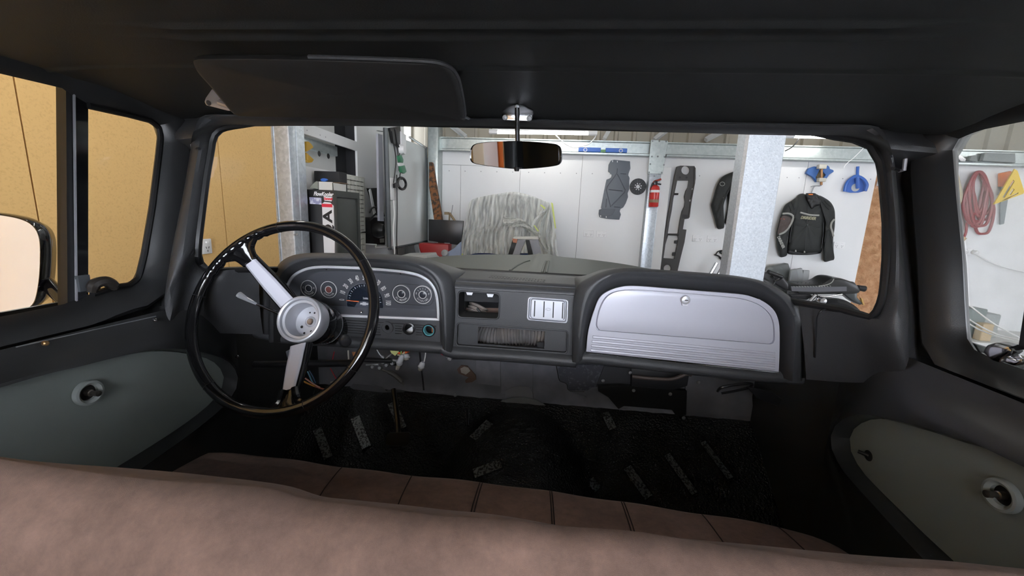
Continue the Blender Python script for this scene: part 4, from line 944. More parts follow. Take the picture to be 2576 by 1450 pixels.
rv = thing('rear_view_mirror', 'black framed rear view mirror hanging from a chrome stalk above the windshield', 'mirror', P(1300, 300, y=0.79))
pl_ = [P(a, b, y=0.765) for a, b in [(1261, 287), (1263, 278), (1285, 265), (1301, 262), (1318, 265), (1341, 277), (1343, 285), (1337, 303), (1330, 306), (1275, 304), (1268, 300)]]
build('mount_plate', prism(pl_, (0, 0.008, 0.003)), M_chrome, rv, bevel=(0.002, 2))
for q in [(1270, 296), (1331, 298), (1301, 270)]:
    build('mount_screw', lathe([(0, 0.004), (0.004, 0.003), (0.005, 0)], P(*q, y=0.764), (0, -1, -0.2), 12), M_bare, rv)
build('stalk', tube([P(1301, 272, y=0.76), P(1301, 310, y=0.76), P(1302, 356, y=0.76)], 0.0045, 12), M_chrome, rv)
# mirror head: tilted plane facing the driver
MC = P(1297, 390, y=0.755)
mn = Vector((-0.332, -1, -0.115)).normalized()
def mpix(px, py, d=0.0):
    r = ray(px, py); o = MC+mn*d; t = (o-CAM).dot(mn)/r.dot(mn); return CAM+r*t
MO = [(1184, 392), (1186, 375), (1194, 364), (1215, 359), (1260, 356), (1300, 355), (1340, 357), (1385, 361), (1402, 365), (1409, 374), (1411, 395), (1409, 408), (1400, 416), (1370, 421), (1320, 425), (1280, 424), (1230, 418), (1196, 412), (1186, 405)]
mo = resample(cat([mpix(a, b) for a, b in MO], 4, True), 110, True); mc = sum(mo, Vector())/len(mo)
def ms(f, d): return [mc+(v-mc)*f+mn*d for v in mo]
build('housing', loft([ms(0.975, 0.002), ms(1.0, 0.003), ms(1.012, 0.0), ms(1.0, -0.008), ms(0.9, -0.02), ms(0.5, -0.026), ms(0.01, -0.026)], True), M_gloss, rv, smooth=60)
build('mirror_glass', prism(ms(0.978, 0.0012), mn*0.0006), M_mirror, rv, smooth=0)['label'] = 'mirror glass'
build('tilt_tab', tube([P(1300, 422, y=0.75), P(1300, 431, y=0.75)], [0.006, 0.004], 10), M_seal, rv)

sm = thing('door_mirror', 'black shelled door mirror outside the driver window', 'mirror', P(40, 700, x=-1.0))
SC = P(20, 665, x=-0.985); sn = Vector((0.50, -1, 0.03)).normalized()
def spix(px, py, d=0.0):
    r = ray(px, py); o = SC+sn*d; t = (o-CAM).dot(sn)/r.dot(sn); return CAM+r*t
SO = [(-90, 545), (-30, 534), (30, 540), (72, 552), (95, 570), (106, 595), (109, 630), (107, 690), (100, 740), (90, 768), (70, 782), (30, 790), (-30, 795), (-90, 795), (-115, 770), (-120, 670), (-112, 570)]
so = resample(cat([spix(a, b) for a, b in SO], 4, True), 100, True); sc_ = sum(so, Vector())/len(so)
def ss(f, d): return [sc_+(v-sc_)*f+sn*d for v in so]
build('shell', loft([ss(0.955, 0.004), ss(0.985, 0.006), ss(1.0, 0.0), ss(0.99, -0.02), ss(0.9, -0.05), ss(0.5, -0.07), ss(0.01, -0.07)], True), M_gloss, sm, smooth=60)
build('mirror_glass', prism(ss(0.958, 0.002), sn*0.0008), M_mirror, sm, smooth=0)['label'] = 'door mirror glass'
build('bracket_arm', tube([P(95, 690, x=-0.99), P(140, 735, x=-0.93), P(172, 768, x=-0.89)], [0.014, 0.012, 0.012], 12), M_gloss, sm)

# ================================================================== HOOD OUTSIDE THE GLASS
hd = []
def hood_z(x, y):
    t = (y-1.2)/1.15
    z = 1.338-0.03*t - 0.055*abs(x/0.72)**2.2 - 0.0*t
    z += 0.012*math.exp(-((abs(x-0.03)-0.03)/0.008)**2)*min(1, max(0, (y-1.3)/0.2))*0.6
    if abs(x-0.03) < 0.10: z += 0.010*math.cos((x-0.03)/0.10*math.pi/2)
    return z
for y in [1.19, 1.22]+[1.26+0.08*i for i in range(15)]:
    hd.append([Vector((x, y, hood_z(x, y))) for x in [-0.72+0.02*i for i in range(73)]])
hd.append([v+Vector((0, 0.02, -0.03)) for v in hd[-1]]); hd.append([v+Vector((0, 0.0, -0.3)) for v in hd[-1]])
hood = build('truck_hood', loft(hd), mat('grey_green_satin_paint', (0.11, 0.125, 0.115), 0.5, bump=(500, 0.15, 0.001)), smooth=60)
tag(hood, 'grey green satin truck hood with a raised centre crease beyond the windshield', 'hood')
def on_hood(px, py):
    d = ray(px, py).normalized(); hit, loc, n_, i_ = hood.ray_cast(CAM-WL[hood], d)
    return loc+WL[hood] if hit else None
for line in ([(1283, 682), (1292, 675), (1303, 668), (1318, 661), (1332, 657)], [(1364, 687), (1367, 677), (1370, 667), (1373, 658)], [(1374, 688), (1376, 677), (1378, 667), (1380, 658)]):
    pts = [q for q in (on_hood(*p) for p in line) if q is not None]
    if len(pts) > 2: build('hood_crease', tube(resample(cat(pts, 5), 20), 0.006, 6), MATS['grey_green_satin_paint'], hood, smooth=80)
for s_, lab in ((-1, 'left'), (1, 'right')):
    tag(build('truck_fender', join(box2((s_*0.83, 0.97, 0.55), (s_*0.95, 2.3, 1.16)), box2((s_*0.83, 1.22, 1.16), (s_*0.90, 2.3, 1.22))), MATS['grey_green_satin_paint'], bevel=(0.02, 3)), 'grey green %s front fender beside the truck hood' % lab, 'fender')
# ================================================================== GARAGE SHELL
YW = 4.80; XL = -1.75
def W(px, py, d=0.0): return P(px, py, y=YW-d)
def wpoly(pts, d): return [W(a, b, d) for a, b in pts]
gfloor = struct(build('floor', box2((-2.6, -14, GZ-0.06), (14.0, 5.2, GZ)), M_concrete, smooth=0), 'grey concrete garage floor')
struct(build('ceiling', box2((-2.6, -3.4, 3.0), (7.0, 5.2, 3.05)), mat('pale_roof_lining', (0.62, 0.62, 0.60), 0.7), smooth=0), 'pale garage roof lining')
# left wall, tan sheets
wl = struct(build('wall_left', box2((XL-0.12, -3.4, GZ), (XL-0.02, 2.52, 3.0)), mat('dark_framing', (0.05, 0.035, 0.02), 0.8), smooth=0), 'tan fibreboard sheet wall beside the driver door')
sa, sb_ = P(85, 480, x=XL).y, P(552, 400, x=XL).y
cuts = [-3.4]
yy = sa-1.2*5
while yy < sa-0.1:
    cuts.append(yy) if yy > -3.3 else None
    yy += 1.2
cuts += [sa, sb_, 2.52]
for a, b in zip(cuts, cuts[1:]):
    build('fibreboard_sheet', box2((XL-0.02, a+0.003, GZ+0.01), (XL, b-0.003, 2.99)), M_wood, wl, smooth=0)
# galvanised column at the end of the tan wall
cx0 = P(735, 480, y=2.5).x
def vcol(name, prof, z0, z1, m, par=None):
    return build(name, loft([[Vector((a, b, z0)) for a, b in prof], [Vector((a, b, z1)) for a, b in prof]], True, True), m, par, smooth=30)
pc = [(XL-0.02, 2.50), (XL+0.01, 2.50), (XL+0.012, 2.507), (XL+0.03, 2.507), (XL+0.032, 2.50), (cx0-0.012, 2.50), (cx0-0.004, 2.502), (cx0, 2.51), (cx0, 2.56), (cx0-0.006, 2.564), (cx0-0.006, 2.575), (cx0, 2.58), (cx0, 2.66), (cx0-0.005, 2.665), (XL-0.02, 2.665)]
c1 = tag(vcol('steel_column', pc, GZ, 3.0, M_galv), 'galvanised folded steel column at the end of the tan wall', 'column')
for q in [(742, 591), (748, 590)]:
    build('bolt', lathe([(0, 0.008), (0.006, 0.007), (0.008, 0)], P(*q, y=2.50), (0, -1, 0), 8), M_bare, c1)
# white part of the left wall with two long openings
y0, y1 = 2.60, YW+0.02
def L(px, py, d=0.0): return P(px, py, x=XL+d)
outer = [Vector((XL, y0, GZ)), Vector((XL, y1, GZ)), Vector((XL, y1, 3.0)), Vector((XL, y0, 3.0))]
ye = L(899, 400).y; yb = 2.68
def zl(px, py): return L(px, py).z
op1 = [Vector((XL, yb, 2.16+0.02)), Vector((XL, ye, 2.16+0.02)), Vector((XL, ye, 2.75)), Vector((XL, yb, 2.75))]
zt1, zb1, zt2 = L(898, 357).z, L(899, 380).z, L(901, 444).z
op1 = [Vector((XL, yb, zt1)), Vector((XL, ye, zt1)), Vector((XL, ye, 2.8)), Vector((XL, yb, 2.8))]
op2 = [Vector((XL, yb, zt2)), Vector((XL, ye, zt2)), Vector((XL, ye, zb1)), Vector((XL, yb, zb1))]
ww = struct(build('wall_left', plate(outer, [op1, op2], (-0.02, 0, 0)), M_white, smooth=0), 'white lined left wall with two long openings beyond the column')
build('niche_back', box2((XL-0.14, yb-0.3, 1.2), (XL-0.12, P(844, 400, x=XL-0.12).y, 2.9)), mat('grey_white_lining', (0.55, 0.55, 0.53), 0.6), ww, smooth=0)
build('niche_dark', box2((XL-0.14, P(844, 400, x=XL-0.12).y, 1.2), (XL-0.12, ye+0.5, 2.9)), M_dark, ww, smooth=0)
build('niche_side', box2((XL-0.12, ye+0.02, 1.2), (XL-0.02, ye+0.04, 2.9)), M_dark, ww, smooth=0)
for q in [(772, 328), (805, 340), (819, 345)]:
    build('screw_head', lathe([(0, 0.002), (0.005, 0.001)], L(*q, 0.001), (1, 0, 0), 8), M_bare, ww)
gb = tag(build('steel_beam', box2((XL-0.118, yb-0.05, L(820, 363, -0.1).z), (XL-0.07, P(842, 400, x=XL-0.1).y, L(820, 388, -0.1).z)), M_galvg, bevel=(0.006, 2)), 'galvanised beam seen through the lower wall opening', 'beam')
gs = tag(build('channel_strip', box2((XL-0.118, L(876, 400, -0.1).y, 1.2), (XL-0.09, L(888, 400, -0.1).y, 2.9)), mat('grey_channel', (0.33, 0.34, 0.36), 0.5), smooth=0), 'grey vertical channel inside the dark end of the wall opening', 'channel')
for q in [(803, 387), (826, 393), (884, 406)]:
    build('hole', lathe([(0.022, 0.0), (0, 0.0)], P(*q, x=XL-0.066 if q[0] < 850 else XL-0.088), (1, 0, 0), 14), M_seal, gs if q[0] > 850 else gb)
yk = thing('hanging_brush', 'yellow forked plastic holder hanging in the lower wall opening beside the column', 'holder', P(778, 412, x=XL-0.04))
yk1 = [(771, 357), (777, 356), (784, 362), (790, 371), (780, 378), (771, 383)]
yk2 = [(771, 383), (776, 388), (791, 402), (786, 409), (778, 410), (771, 404)]
for pts in (yk1, yk2): build('prong', prism([P(a, b, x=XL-0.03) for a, b in pts], (-0.03, 0, 0)), mat('amber_plastic', (0.62, 0.36, 0.04), 0.4), yk, bevel=(0.006, 2))

# back wall
bw = struct(build('wall_front', box2((-2.1, YW+0.012, GZ), (7.0, YW+0.10, 2.16)), mat('dark_joint', (0.25, 0.25, 0.25), 0.8), smooth=0), 'white lined back wall of the garage with hanging tools')
seams = [W(1100, 450).x, W(1159, 450).x, W(1308, 450).x, W(1462, 450).x]
w_ = (seams[3]-seams[2]); xx = seams[3]
xr_end = W(2200, 480).x
seams += [W(1655, 480).x]
nx = W(1846, 480).x; seams += [nx]
nx2 = W(2022, 480).x; seams += [nx2, xr_end]
ztop = W(1500, 392).z+0.02; zsm = W(1200, 417).z
for i, (a, b) in enumerate(zip(seams, seams[1:])):
    build('lining_sheet', box2((a+0.002, YW, GZ+0.01), (b-0.002, YW+0.012, zsm-0.002 if i < 2 else ztop)), M_white, bw, smooth=0)
build('lining_sheet', box2((seams[0]+0.002, YW, zsm+0.002), (seams[2]-0.002, YW+0.012, ztop)), M_white, bw, smooth=0)
# bring sheet heights back for the run to the right of the insulation
xi0, xi1 = xr_end, W(2252, 560).x
build('lining_sheet', box2((xi1+0.14, YW, GZ+0.01), (7.0, YW+0.012, ztop)), M_white, bw, smooth=0)
for xq in list(range(1130, 1480, 40))+list(range(1490, 1625, 45))+[1700, 1760, 1980, 2010, 2120, 2190]:
    c = W(xq, 430+(xq-1130)*0.020)
    build('screw_head', lathe([(0, 0.0015), (0.006, 0.001)], c, (0, -1, 0), 8), M_bare, bw)
# insulation bay and post
rows = []
nz = 60; nx_ = 14
for j in range(nz+1):
    z = GZ+(ztop+0.05-GZ)*j/nz; row = []
    for i in range(nx_+1):
        x = xi0-0.01+(xi1-xi0+0.02)*i/nx_
        y = YW+0.008-abs(0.04*math.sin(x*37+z*11)*math.sin(z*17+x*9)+0.02*random.random())-0.015*(1 if int(z*5) % 2 else 0)
        if i < 2: y = YW-0.002*i
        row.append(Vector((x, y, z)))
    rows.append(row)
struct(build('wall_front', loft(rows), M_ins, smooth=80), 'bare pink brown insulation strip beside the white lining')
ipost = tag(vcol('steel_post', [(xi1, YW-0.06), (xi1+0.015, YW-0.06), (xi1+0.02, YW-0.05), (xi1+0.11, YW-0.05), (xi1+0.12, YW-0.06), (xi1+0.13, YW-0.06), (xi1+0.13, YW+0.010), (xi1, YW+0.010)], GZ, 2.2, mat('pale_steel', (0.50, 0.56, 0.62), 0.45, 0.3)), 'pale steel post beside the bare insulation', 'post')
nb = tag(build('nogging', box2(W(2207, 455, 0.05), W(2232, 468, 0.09)), M_whitegloss, bevel=(0.004, 2)), 'small white block crossing the insulation strip', 'block')
# girts along the top of the lining
zg0, zg1 = W(1500, 390, 0.09).z, W(1500, 352, 0.09).z
def girt(x0, x1, lab):
    prof = [(YW-0.012, zg0), (YW-0.095, zg0), (YW-0.10, zg0+0.006), (YW-0.10, zg0+0.022), (YW-0.085, zg0+0.03), (YW-0.045, zg0+0.032), (YW-0.045, zg1-0.02), (YW-0.06, zg1-0.012), (YW-0.06, zg1), (YW-0.012, zg1)]
    return tag(build('steel_girt', loft([[Vector((x, a, b)) for a, b in prof] for x in (x0, x1)], True, True), M_galvg, smooth=20), lab, 'girt')
xp0, xp1 = W(1634, 400, 0.1).x, W(1676, 400, 0.1).x
girt(W(1098, 400).x, xp0, 'long galvanised wall girt holding the blue spirit level')
girt(xp1, W(2232, 400).x, 'long galvanised wall girt above the hanging jackets')
girt(xi1-0.02, 6.9, 'galvanised wall girt above the hanging hose and saw')
# bolt-on joint plate and wall column with the fire extinguisher
jc = thing('wall_column', 'galvanised wall column with a riveted joint plate behind the red fire extinguisher', 'column', W(1640, 680, 0.1)*1)
jc.location.z = GZ; WL[jc] = Vector(jc.location)
build('joint_plate', prism([W(a, b, 0.125) for a, b in [(1638, 352), (1681, 354), (1667, 438), (1630, 437)]], (0, 0.012, 0)), M_galvg, jc, bevel=(0.002, 1))
xa, xb = W(1633, 450, 0.11).x, W(1667, 450, 0.11).x
build('shaft', box2((xa, YW-0.11, GZ), (xb-0.02, YW-0.002, 2.12)), M_galv, jc, bevel=(0.006, 2))
build('flange', box2((xb-0.02, YW-0.09, GZ), (xb+0.09, YW-0.002, 2.12)), M_white, jc, bevel=(0.004, 2))
for q in [(1642, 355), (1659, 355), (1676, 356), (1640, 394), (1655, 394), (1672, 395), (1636, 413), (1670, 415), (1633, 434), (1665, 435), (1646, 443)]:
    build('rivet', lathe([(0, 0.006), (0.006, 0.005), (0.009, 0)], W(*q, 0.126), (0, -1, 0), 10), M_bare, jc)
# upper cladding with ribs above the girt
cl = []
x = -2.1; prof = []
while x < 7.0:
    prof += [(x, 0.0), (x+0.145, 0.0), (x+0.16, 0.03), (x+0.19, 0.03), (x+0.205, 0.0)]; x += 0.205
struct(build('wall_front', loft([[Vector((a, YW+0.16-b, z)) for a, b in prof] for z in (2.0, 3.0)]), M_beige, smooth=20), 'beige ribbed wall cladding above the girts')
for a, b, lab in [((1130, 312), (1172, 345), 'beside the corner column'), ((1536, 322), (1520, 350), 'above the grey guard plate'), ((1684, 322), (1646, 352), 'above the wall column'), ((1828, 325), (1775, 352), 'above the half-hidden jacket')]:
    A, B = P(*a, y=YW+0.02), P(*b, y=YW-0.05)
    tag(build('roof_brace', tube([A+(A-B).normalized()*0.5, B], 0.03, 4), mat('pale_brace', (0.50, 0.51, 0.50), 0.5), smooth=0), 'pale steel roof brace slanting up from the wall girt '+lab, 'brace')
# remaining walls, out of the picture
struct(build('wall_right', plate([Vector((7.0, a, b)) for a, b in ((-3.4, GZ), (0.5, GZ), (0.5, 2.55), (1.2, 2.55), (1.2, GZ), (5.2, GZ), (5.2, 3.0), (-3.4, 3.0))], [], (0.1, 0, 0)), M_white, smooth=0), 'white right wall of the garage with an added unseen side opening for daylight')  # side opening added so daylight reaches the left door card
struct(build('wall_back', plate([Vector((a, -3.4, b)) for a, b in ((-2.6, GZ), (-1.0, GZ), (-1.0, 2.6), (1.6, 2.6), (1.6, GZ), (7.0, GZ), (7.0, 3.0), (-2.6, 3.0))], [], (0, -0.1, 0)), M_white, smooth=0), 'white rear wall of the garage with an added unseen doorway for daylight')  # doorway added so daylight reaches the dash through the rear window
# freestanding galvanised column right of the hood
fcx = P(1886, 500, y=2.6)
fc0, fc1 = P(1888, 335, y=2.60).x, P(1980, 338, y=2.60).x
fcol = tag(vcol('steel_column', [(fc0-0.018, 2.72), (fc0-0.018, 2.615), (fc0-0.004, 2.60), (fc1-0.004, 2.60), (fc1, 2.605), (fc1, 2.72)], GZ, 3.0, spangle('galvanised_bright', (0.55, 0.60, 0.66), (0.72, 0.77, 0.83), 110, 0.45, 0.5)), 'wide galvanised steel column standing between the two jackets', 'column')

# ================================================================== TUBE LIGHTS
def tube_light(a, b, z, label, shade=True, grp=None, wire_=None):
    A, B = Vector(a), Vector(b); t = thing('tube_light', label, 'light', (A+B)/2+Vector((0, 0, 0.05)), grp)
    d = (B-A).normalized()
    build('batten', tube([A-d*0.03+Vector((0, 0, 0.028)), B+d*0.03+Vector((0, 0, 0.028))], 0.022, 8), M_whitegloss, t)
    build('lit_tube', tube([A+d*0.03, B-d*0.03], 0.016, 12), M_tube, t)
    for e in (A-d*0.02, B+d*0.02):
        build('end_cap', tube([e-d*0.045+Vector((0, 0, 0.006)), e+d*0.045+Vector((0, 0, 0.006))], 0.026, 10), M_whitegloss, t)
    for e in (A.lerp(B, 0.2), A.lerp(B, 0.8)):
        build('hanger_rod', tube([e+Vector((0, 0, 0.045)), Vector((e.x, e.y, 3.0))], 0.004, 6), M_bare, t)
    return t
t1 = tube_light(P(1246, 333, y=4.40), P(1486, 336, y=4.40), 0, 'lit tube light with a dangling cord behind the rear view mirror')
build('cord', tube(cat([P(a, b, y=4.42) for a, b in [(1398, 340), (1410, 352), (1425, 364), (1445, 372), (1465, 368), (1482, 362), (1494, 350), (1499, 340), (1496, 333)]], 6), 0.006, 6), M_whitegloss, t1)
for q in [(1262, 319), (1397, 321)]:
    build('hanger', box(P(*q, y=4.40), (0.05, 0.03, 0.03)), M_whitegloss, t1)
t2 = tube_light(P(1990, 343, y=4.40), P(2175, 347, y=4.40), 0, 'lit tube light with a thin cord above the hanging jacket')
build('cord', tube(cat([P(a, b, y=4.42) for a, b in [(2012, 343), (2004, 358), (1990, 372), (1975, 380)]], 5), 0.006, 6), M_seal, t2)
build('pull_cord', tube(cat([P(a, b, y=4.5) for a, b in [(2177, 355), (2172, 372), (2150, 395), (2130, 412), (2122, 424)]], 5), 0.003, 5), M_whitegloss, t2)
for x, y, z, lab in [(-1.05, -2.4, 2.55, 'added unseen tube light behind the cab beside the tan wall'), (0.3, -2.4, 2.55, 'added unseen tube light straight behind the cab'), (1.65, -2.4, 2.55, 'added unseen tube light behind the cab on the open bay side'), (-1.05, -3.0, 2.6, 'added unseen tube light beside the added doorway on the tan wall side'), (0.3, -3.0, 2.6, 'added unseen tube light over the middle of the added doorway'), (1.65, -3.0, 2.6, 'added unseen tube light beside the added doorway on the open bay side'), (4.6, -1.4, 2.75, 'lit tube light hanging in the empty bay near the added doorway'), (4.6, 1.2, 2.7, 'added unseen tube light in the bay outside the right door'), (-0.6, 2.6, 2.8, 'lit tube light hanging over the truck hood'), (5.2, 3.6, 2.55, 'lit tube light hanging over the work bench')]:  # unseen tubes, mostly added to brighten the cab footwell, firewall and door card
    tube_light((x-0.6, y, z), (x+0.6, y, z), 0, lab)
for x, y, z, lab in [(-1.25, 1.0, 2.6, 'added unseen tube light along the tan wall beside the truck'), (-1.25, -0.6, 2.6, 'added unseen tube light along the tan wall beside the orange cabinet'), (1.9, 0.4, 2.6, 'added unseen tube light beside the right door of the truck')]:  # unseen tubes added to brighten the tan wall and the door cards
    tube_light((x, y-0.6, z), (x, y+0.6, z), 0, lab)
# ================================================================== THINGS AT THE LEFT
def outlet(o, right, up, w, h, label, grp=None):
    right, up = Vector(right).normalized(), Vector(up).normalized(); n = right.cross(up)
    t = thing('power_outlet', label, 'outlet', o, grp); o = Vector(o)
    R = Matrix((right, up, n)).transposed()
    build('plate', box(o+n*0.005, (w, h, 0.010), R), M_whitegloss, t, bevel=(0.003, 2))
    for s in (-1, 1):
        build('switch', box(o+n*0.012+right*s*w*0.25+up*h*0.28, (w*0.14, h*0.12, 0.006), R), M_whitegloss, t, bevel=(0.001, 1))
        for dx, dz, a in ((-0.07, -0.08, 0.4), (0.07, -0.08, -0.4), (0, -0.30, 0)):
            rr = R @ Matrix.Rotation(a, 3, 'Z')
            build('socket_slot', box(o+n*0.0102+right*(s*0.25+dx)*w+up*dz*h, (w*0.022, h*0.14, 0.002), rr), M_dark, t, smooth=0)
    return t
oc = (P(481, 622, x=XL)+P(529, 620, x=XL))/2
ow = (P(481, 622, x=XL)-P(529, 620, x=XL)).length; oh = (P(505, 603, x=XL)-P(505, 641, x=XL)).length
outlet(oc, (0, 1, 0), (0, 0, 1), ow, oh, 'white double power outlet on the tan fibreboard wall')
for q, lab in [((1480.5, 588), 'white double power outlet below the grey guard plate, the one beside the plastic-wrapped panel'), ((1513, 589.5), 'white double power outlet below the grey guard plate, the one beside the wall column'), ((1754.5, 600), 'white double power outlet beside the dark bumper frame'), ((1791.5, 601.5), 'white double power outlet under the half-hidden jacket sleeve'), ((2110, 617.5), 'white double power outlet beside the jacket with the grey chest stripe')]:
    outlet(W(*q), (1, 0, 0), (0, 0, 1), 0.115, 0.075, lab)

# tall cabinet
yc0 = 2.70
A, B = P(779, 478, y=yc0), P(840, 479, y=yc0)
x0c, x1c, ztc = XL+0.004, B.x, B.z
y1c = P(900, 489, x=x1c).y
cab = thing('storage_cabinet', 'tall black steel cabinet covered in stickers beside the galvanised column', 'cabinet', ((x0c+x1c)/2, (yc0+y1c)/2, GZ))
build('body', box2((x0c, yc0, GZ), (x1c, y1c, ztc)), mat('black_cabinet_front', (0.016, 0.016, 0.017), 0.35), cab, bevel=(0.004, 2))
cdm = mat('dark_green_grey_steel', (0.035, 0.040, 0.036), 0.5, bump=(200, 0.1, 0.001))
dd = y1c-yc0
dr_ = build('cabinet_door', box2((x1c, yc0+0.06*dd, GZ+0.08), (x1c+0.006, y1c-0.10*dd, ztc-0.055)), cdm, cab, bevel=(0.002, 2))
build('frame', plate([Vector((x1c+0.001, a, b)) for a, b in ((yc0, GZ+0.02), (y1c, GZ+0.02), (y1c, ztc), (yc0, ztc))], [[Vector((x1c+0.001, a, b)) for a, b in ((yc0+0.04*dd, GZ+0.06), (y1c-0.08*dd, GZ+0.06), (y1c-0.08*dd, ztc-0.045), (yc0+0.04*dd, ztc-0.045))]], (0.012, 0, 0)), cdm, cab, smooth=0)
def fpx(a, b, d=0.002): return P(a, b, y=yc0-d)
def sticker(name, pts, m, lab=None, d=0.002):
    o = build(name, prism([fpx(a, b, d) for a, b in pts], (0, 0.001, 0)), m, cab, smooth=0)
    if lab: o['label'] = lab
    return o
M_stw = mat('white_sticker', (0.8, 0.8, 0.82), 0.4); M_stk = mat('black_print', (0.012, 0.012, 0.014), 0.4); M_str = mat('red_print', (0.75, 0.03, 0.06), 0.4)
build('lettering', text_geo('FlowKooler', 0.037, fpx(813, 489), (1, 0, 0.0), (0, 0, 1), 0.0005, shear=0.3, xs=0.80, bold=0.0016), M_stw, cab, smooth=0)['label'] = 'white FlowKooler script'
st = sticker('logo_sticker', [(814, 494), (836, 496), (834, 507), (816, 505)], M_stw, 'white sticker with red Summit script')
build('lettering', text_geo('Summit', 0.024, fpx(825, 500.5, 0.0025), (1, 0, 0.0), (0, 0, 1), 0.0005, shear=0.3, xs=0.85, bold=0.0012), M_str, cab, smooth=0)
sticker('photo_sticker', [(778, 496), (808, 498), (809, 515), (779, 513)], mat('lilac_print', (0.30, 0.30, 0.48), 0.4, var=((0.70, 0.70, 0.78), 45, 4, 0.42, 0.6)), 'lilac and white printed sticker')
qs = sticker('logo_sticker', [(810, 513), (816, 508), (831, 510), (839, 518), (842, 600), (842, 650), (816, 650), (812, 570)], M_stw, 'white sticker with tall black and red QA1 lettering')
# QA1 reads upwards: letters run along +z
cq = fpx(826, 545, 0.003)
upv = Vector((-1, 0, 0)); rt = Vector((0.0, 0, 1))
l1 = fpx(824, 517.5, 0.003); la = fpx(825, 545, 0.003); lq = fpx(827, 582, 0.003)
mp = (fpx(835, 540)-fpx(825, 540)).length/10
build('numeral', text_geo('1', 34*mp, l1, rt, upv, 0.0005, xs=1.2, bold=0.0045), M_str, cab, smooth=0)['label'] = 'red numeral 1'
build('letter', text_geo('A', 31*mp, la, rt, upv, 0.0005, xs=1.35, bold=0.003), M_stk, cab, smooth=0)
build('letter', text_geo('Q', 30*mp, lq, rt, upv, 0.0005, xs=1.35, bold=0.003), M_stk, cab, smooth=0)
# carton on the cabinet
bx0, bx1 = P(801, 478, y=yc0+0.01).x, P(838, 478, y=yc0+0.01).x
zbx = P(801, 457, y=yc0+0.01).z
cart = thing('cardboard_carton', 'open white cardboard carton with a folded flap on top of the black cabinet', 'box', ((bx0+bx1)/2, yc0+0.12, ztc))
wc = mat('white_card', (0.62, 0.61, 0.57), 0.7)
build('body', join(box2((bx0, yc0+0.01, ztc), (bx1, yc0+0.014, zbx)), box2((bx1-0.004, yc0+0.01, ztc), (bx1, y1c-0.15, zbx-0.005)), box2((bx0, yc0+0.01, ztc), (bx0+0.004, y1c-0.15, zbx)), box2((bx0, y1c-0.154, ztc), (bx1, y1c-0.15, zbx))), wc, cart, smooth=0)
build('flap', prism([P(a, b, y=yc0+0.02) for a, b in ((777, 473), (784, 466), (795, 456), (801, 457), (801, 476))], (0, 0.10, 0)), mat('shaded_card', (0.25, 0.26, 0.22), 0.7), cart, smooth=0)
build('brown_flap', box2((bx0+0.02, yc0+0.1, zbx), (bx1+0.01, yc0+0.20, zbx+0.004)), mat('kraft', (0.26, 0.17, 0.10), 0.8), cart, smooth=0)
rg = build('blue_rag', loft([[P(816+dx*r, 453-dz*r*0.7, y=yc0+0.06)+Vector((0, 0, 0)) for dx, dz in [(8*math.cos(t), 6*math.sin(t)) for t in [k*math.pi/6 for k in range(12)]]] for r in (1.0, 0.7, 0.3, 0.02)], True), M_blue, smooth=60, solid=0.02); tag(rg, 'crumpled blue rag poking out of the white carton', 'rag')
bbx = tag(build('black_case', box2((XL+0.02, y1c-0.13, ztc), (P(858, 440, y=y1c-0.1).x, y1c-0.01, P(830, 432, y=y1c-0.1).z)), M_dark, bevel=(0.006, 2)), 'matte black case behind the white carton', 'case')
# small-parts drawer organisers, facing the truck
xo = XL+0.085
def organiser(tl, tr, bl, br, rows_, cols, label, skip=0.06):
    c = [P(*q, x=xo) for q in (tl, tr, br, bl)]
    t = thing('drawer_organiser', label, 'organiser', (c[2]+c[3])/2, 'small-parts drawer organisers')
    pl = mat('cream_plastic', (0.56, 0.56, 0.50), 0.5)
    build('case', prism(c, (-0.08, 0, 0)), pl, t, bevel=(0.004, 2))
    dw = mat('cream_drawer', (0.62, 0.62, 0.57), 0.35)
    for r in range(rows_):
        for k in range(cols):
            def q(u, v): return c[0].lerp(c[1], u).lerp(c[3].lerp(c[2], u), v)
            u0 = skip+(1-2*skip)*k/cols; u1 = skip+(1-2*skip)*(k+0.82)/cols; v0 = 0.025+0.95*r/rows_; v1 = 0.025+0.95*(r+0.72)/rows_
            dwr = build('drawer', prism([q(u0, v0), q(u1, v0), q(u1, v1), q(u0, v1)], (0.010, 0, 0)), dw, t, smooth=0)
            if r*cols+k < 300: build('drawer_shadow', prism([q(u0, v1), q(u1, v1), q(u1, v1+0.012), q(u0, v1+0.012)], (0.001, 0, 0)), mat('drawer_shade_paint', (0.10, 0.10, 0.09), 0.7), dwr, smooth=0)  # dark strip paints the shade below each drawer
    return t
organiser((856, 435), (917, 447), (858, 590), (920, 583), 12, 6, 'tall cream small-parts drawer organiser behind the black cabinet')
organiser((858, 594), (920, 586), (860, 720), (922, 700), 8, 6, 'lower cream small-parts drawer organiser under the tall one')
tag(build('organiser_stand', box2((xo-0.08, y1c+0.03, GZ), (xo, P(920, 560, x=xo).y, P(880, 718, x=xo).z)), M_dark, smooth=0), 'dark stand below the drawer organisers', 'stand')
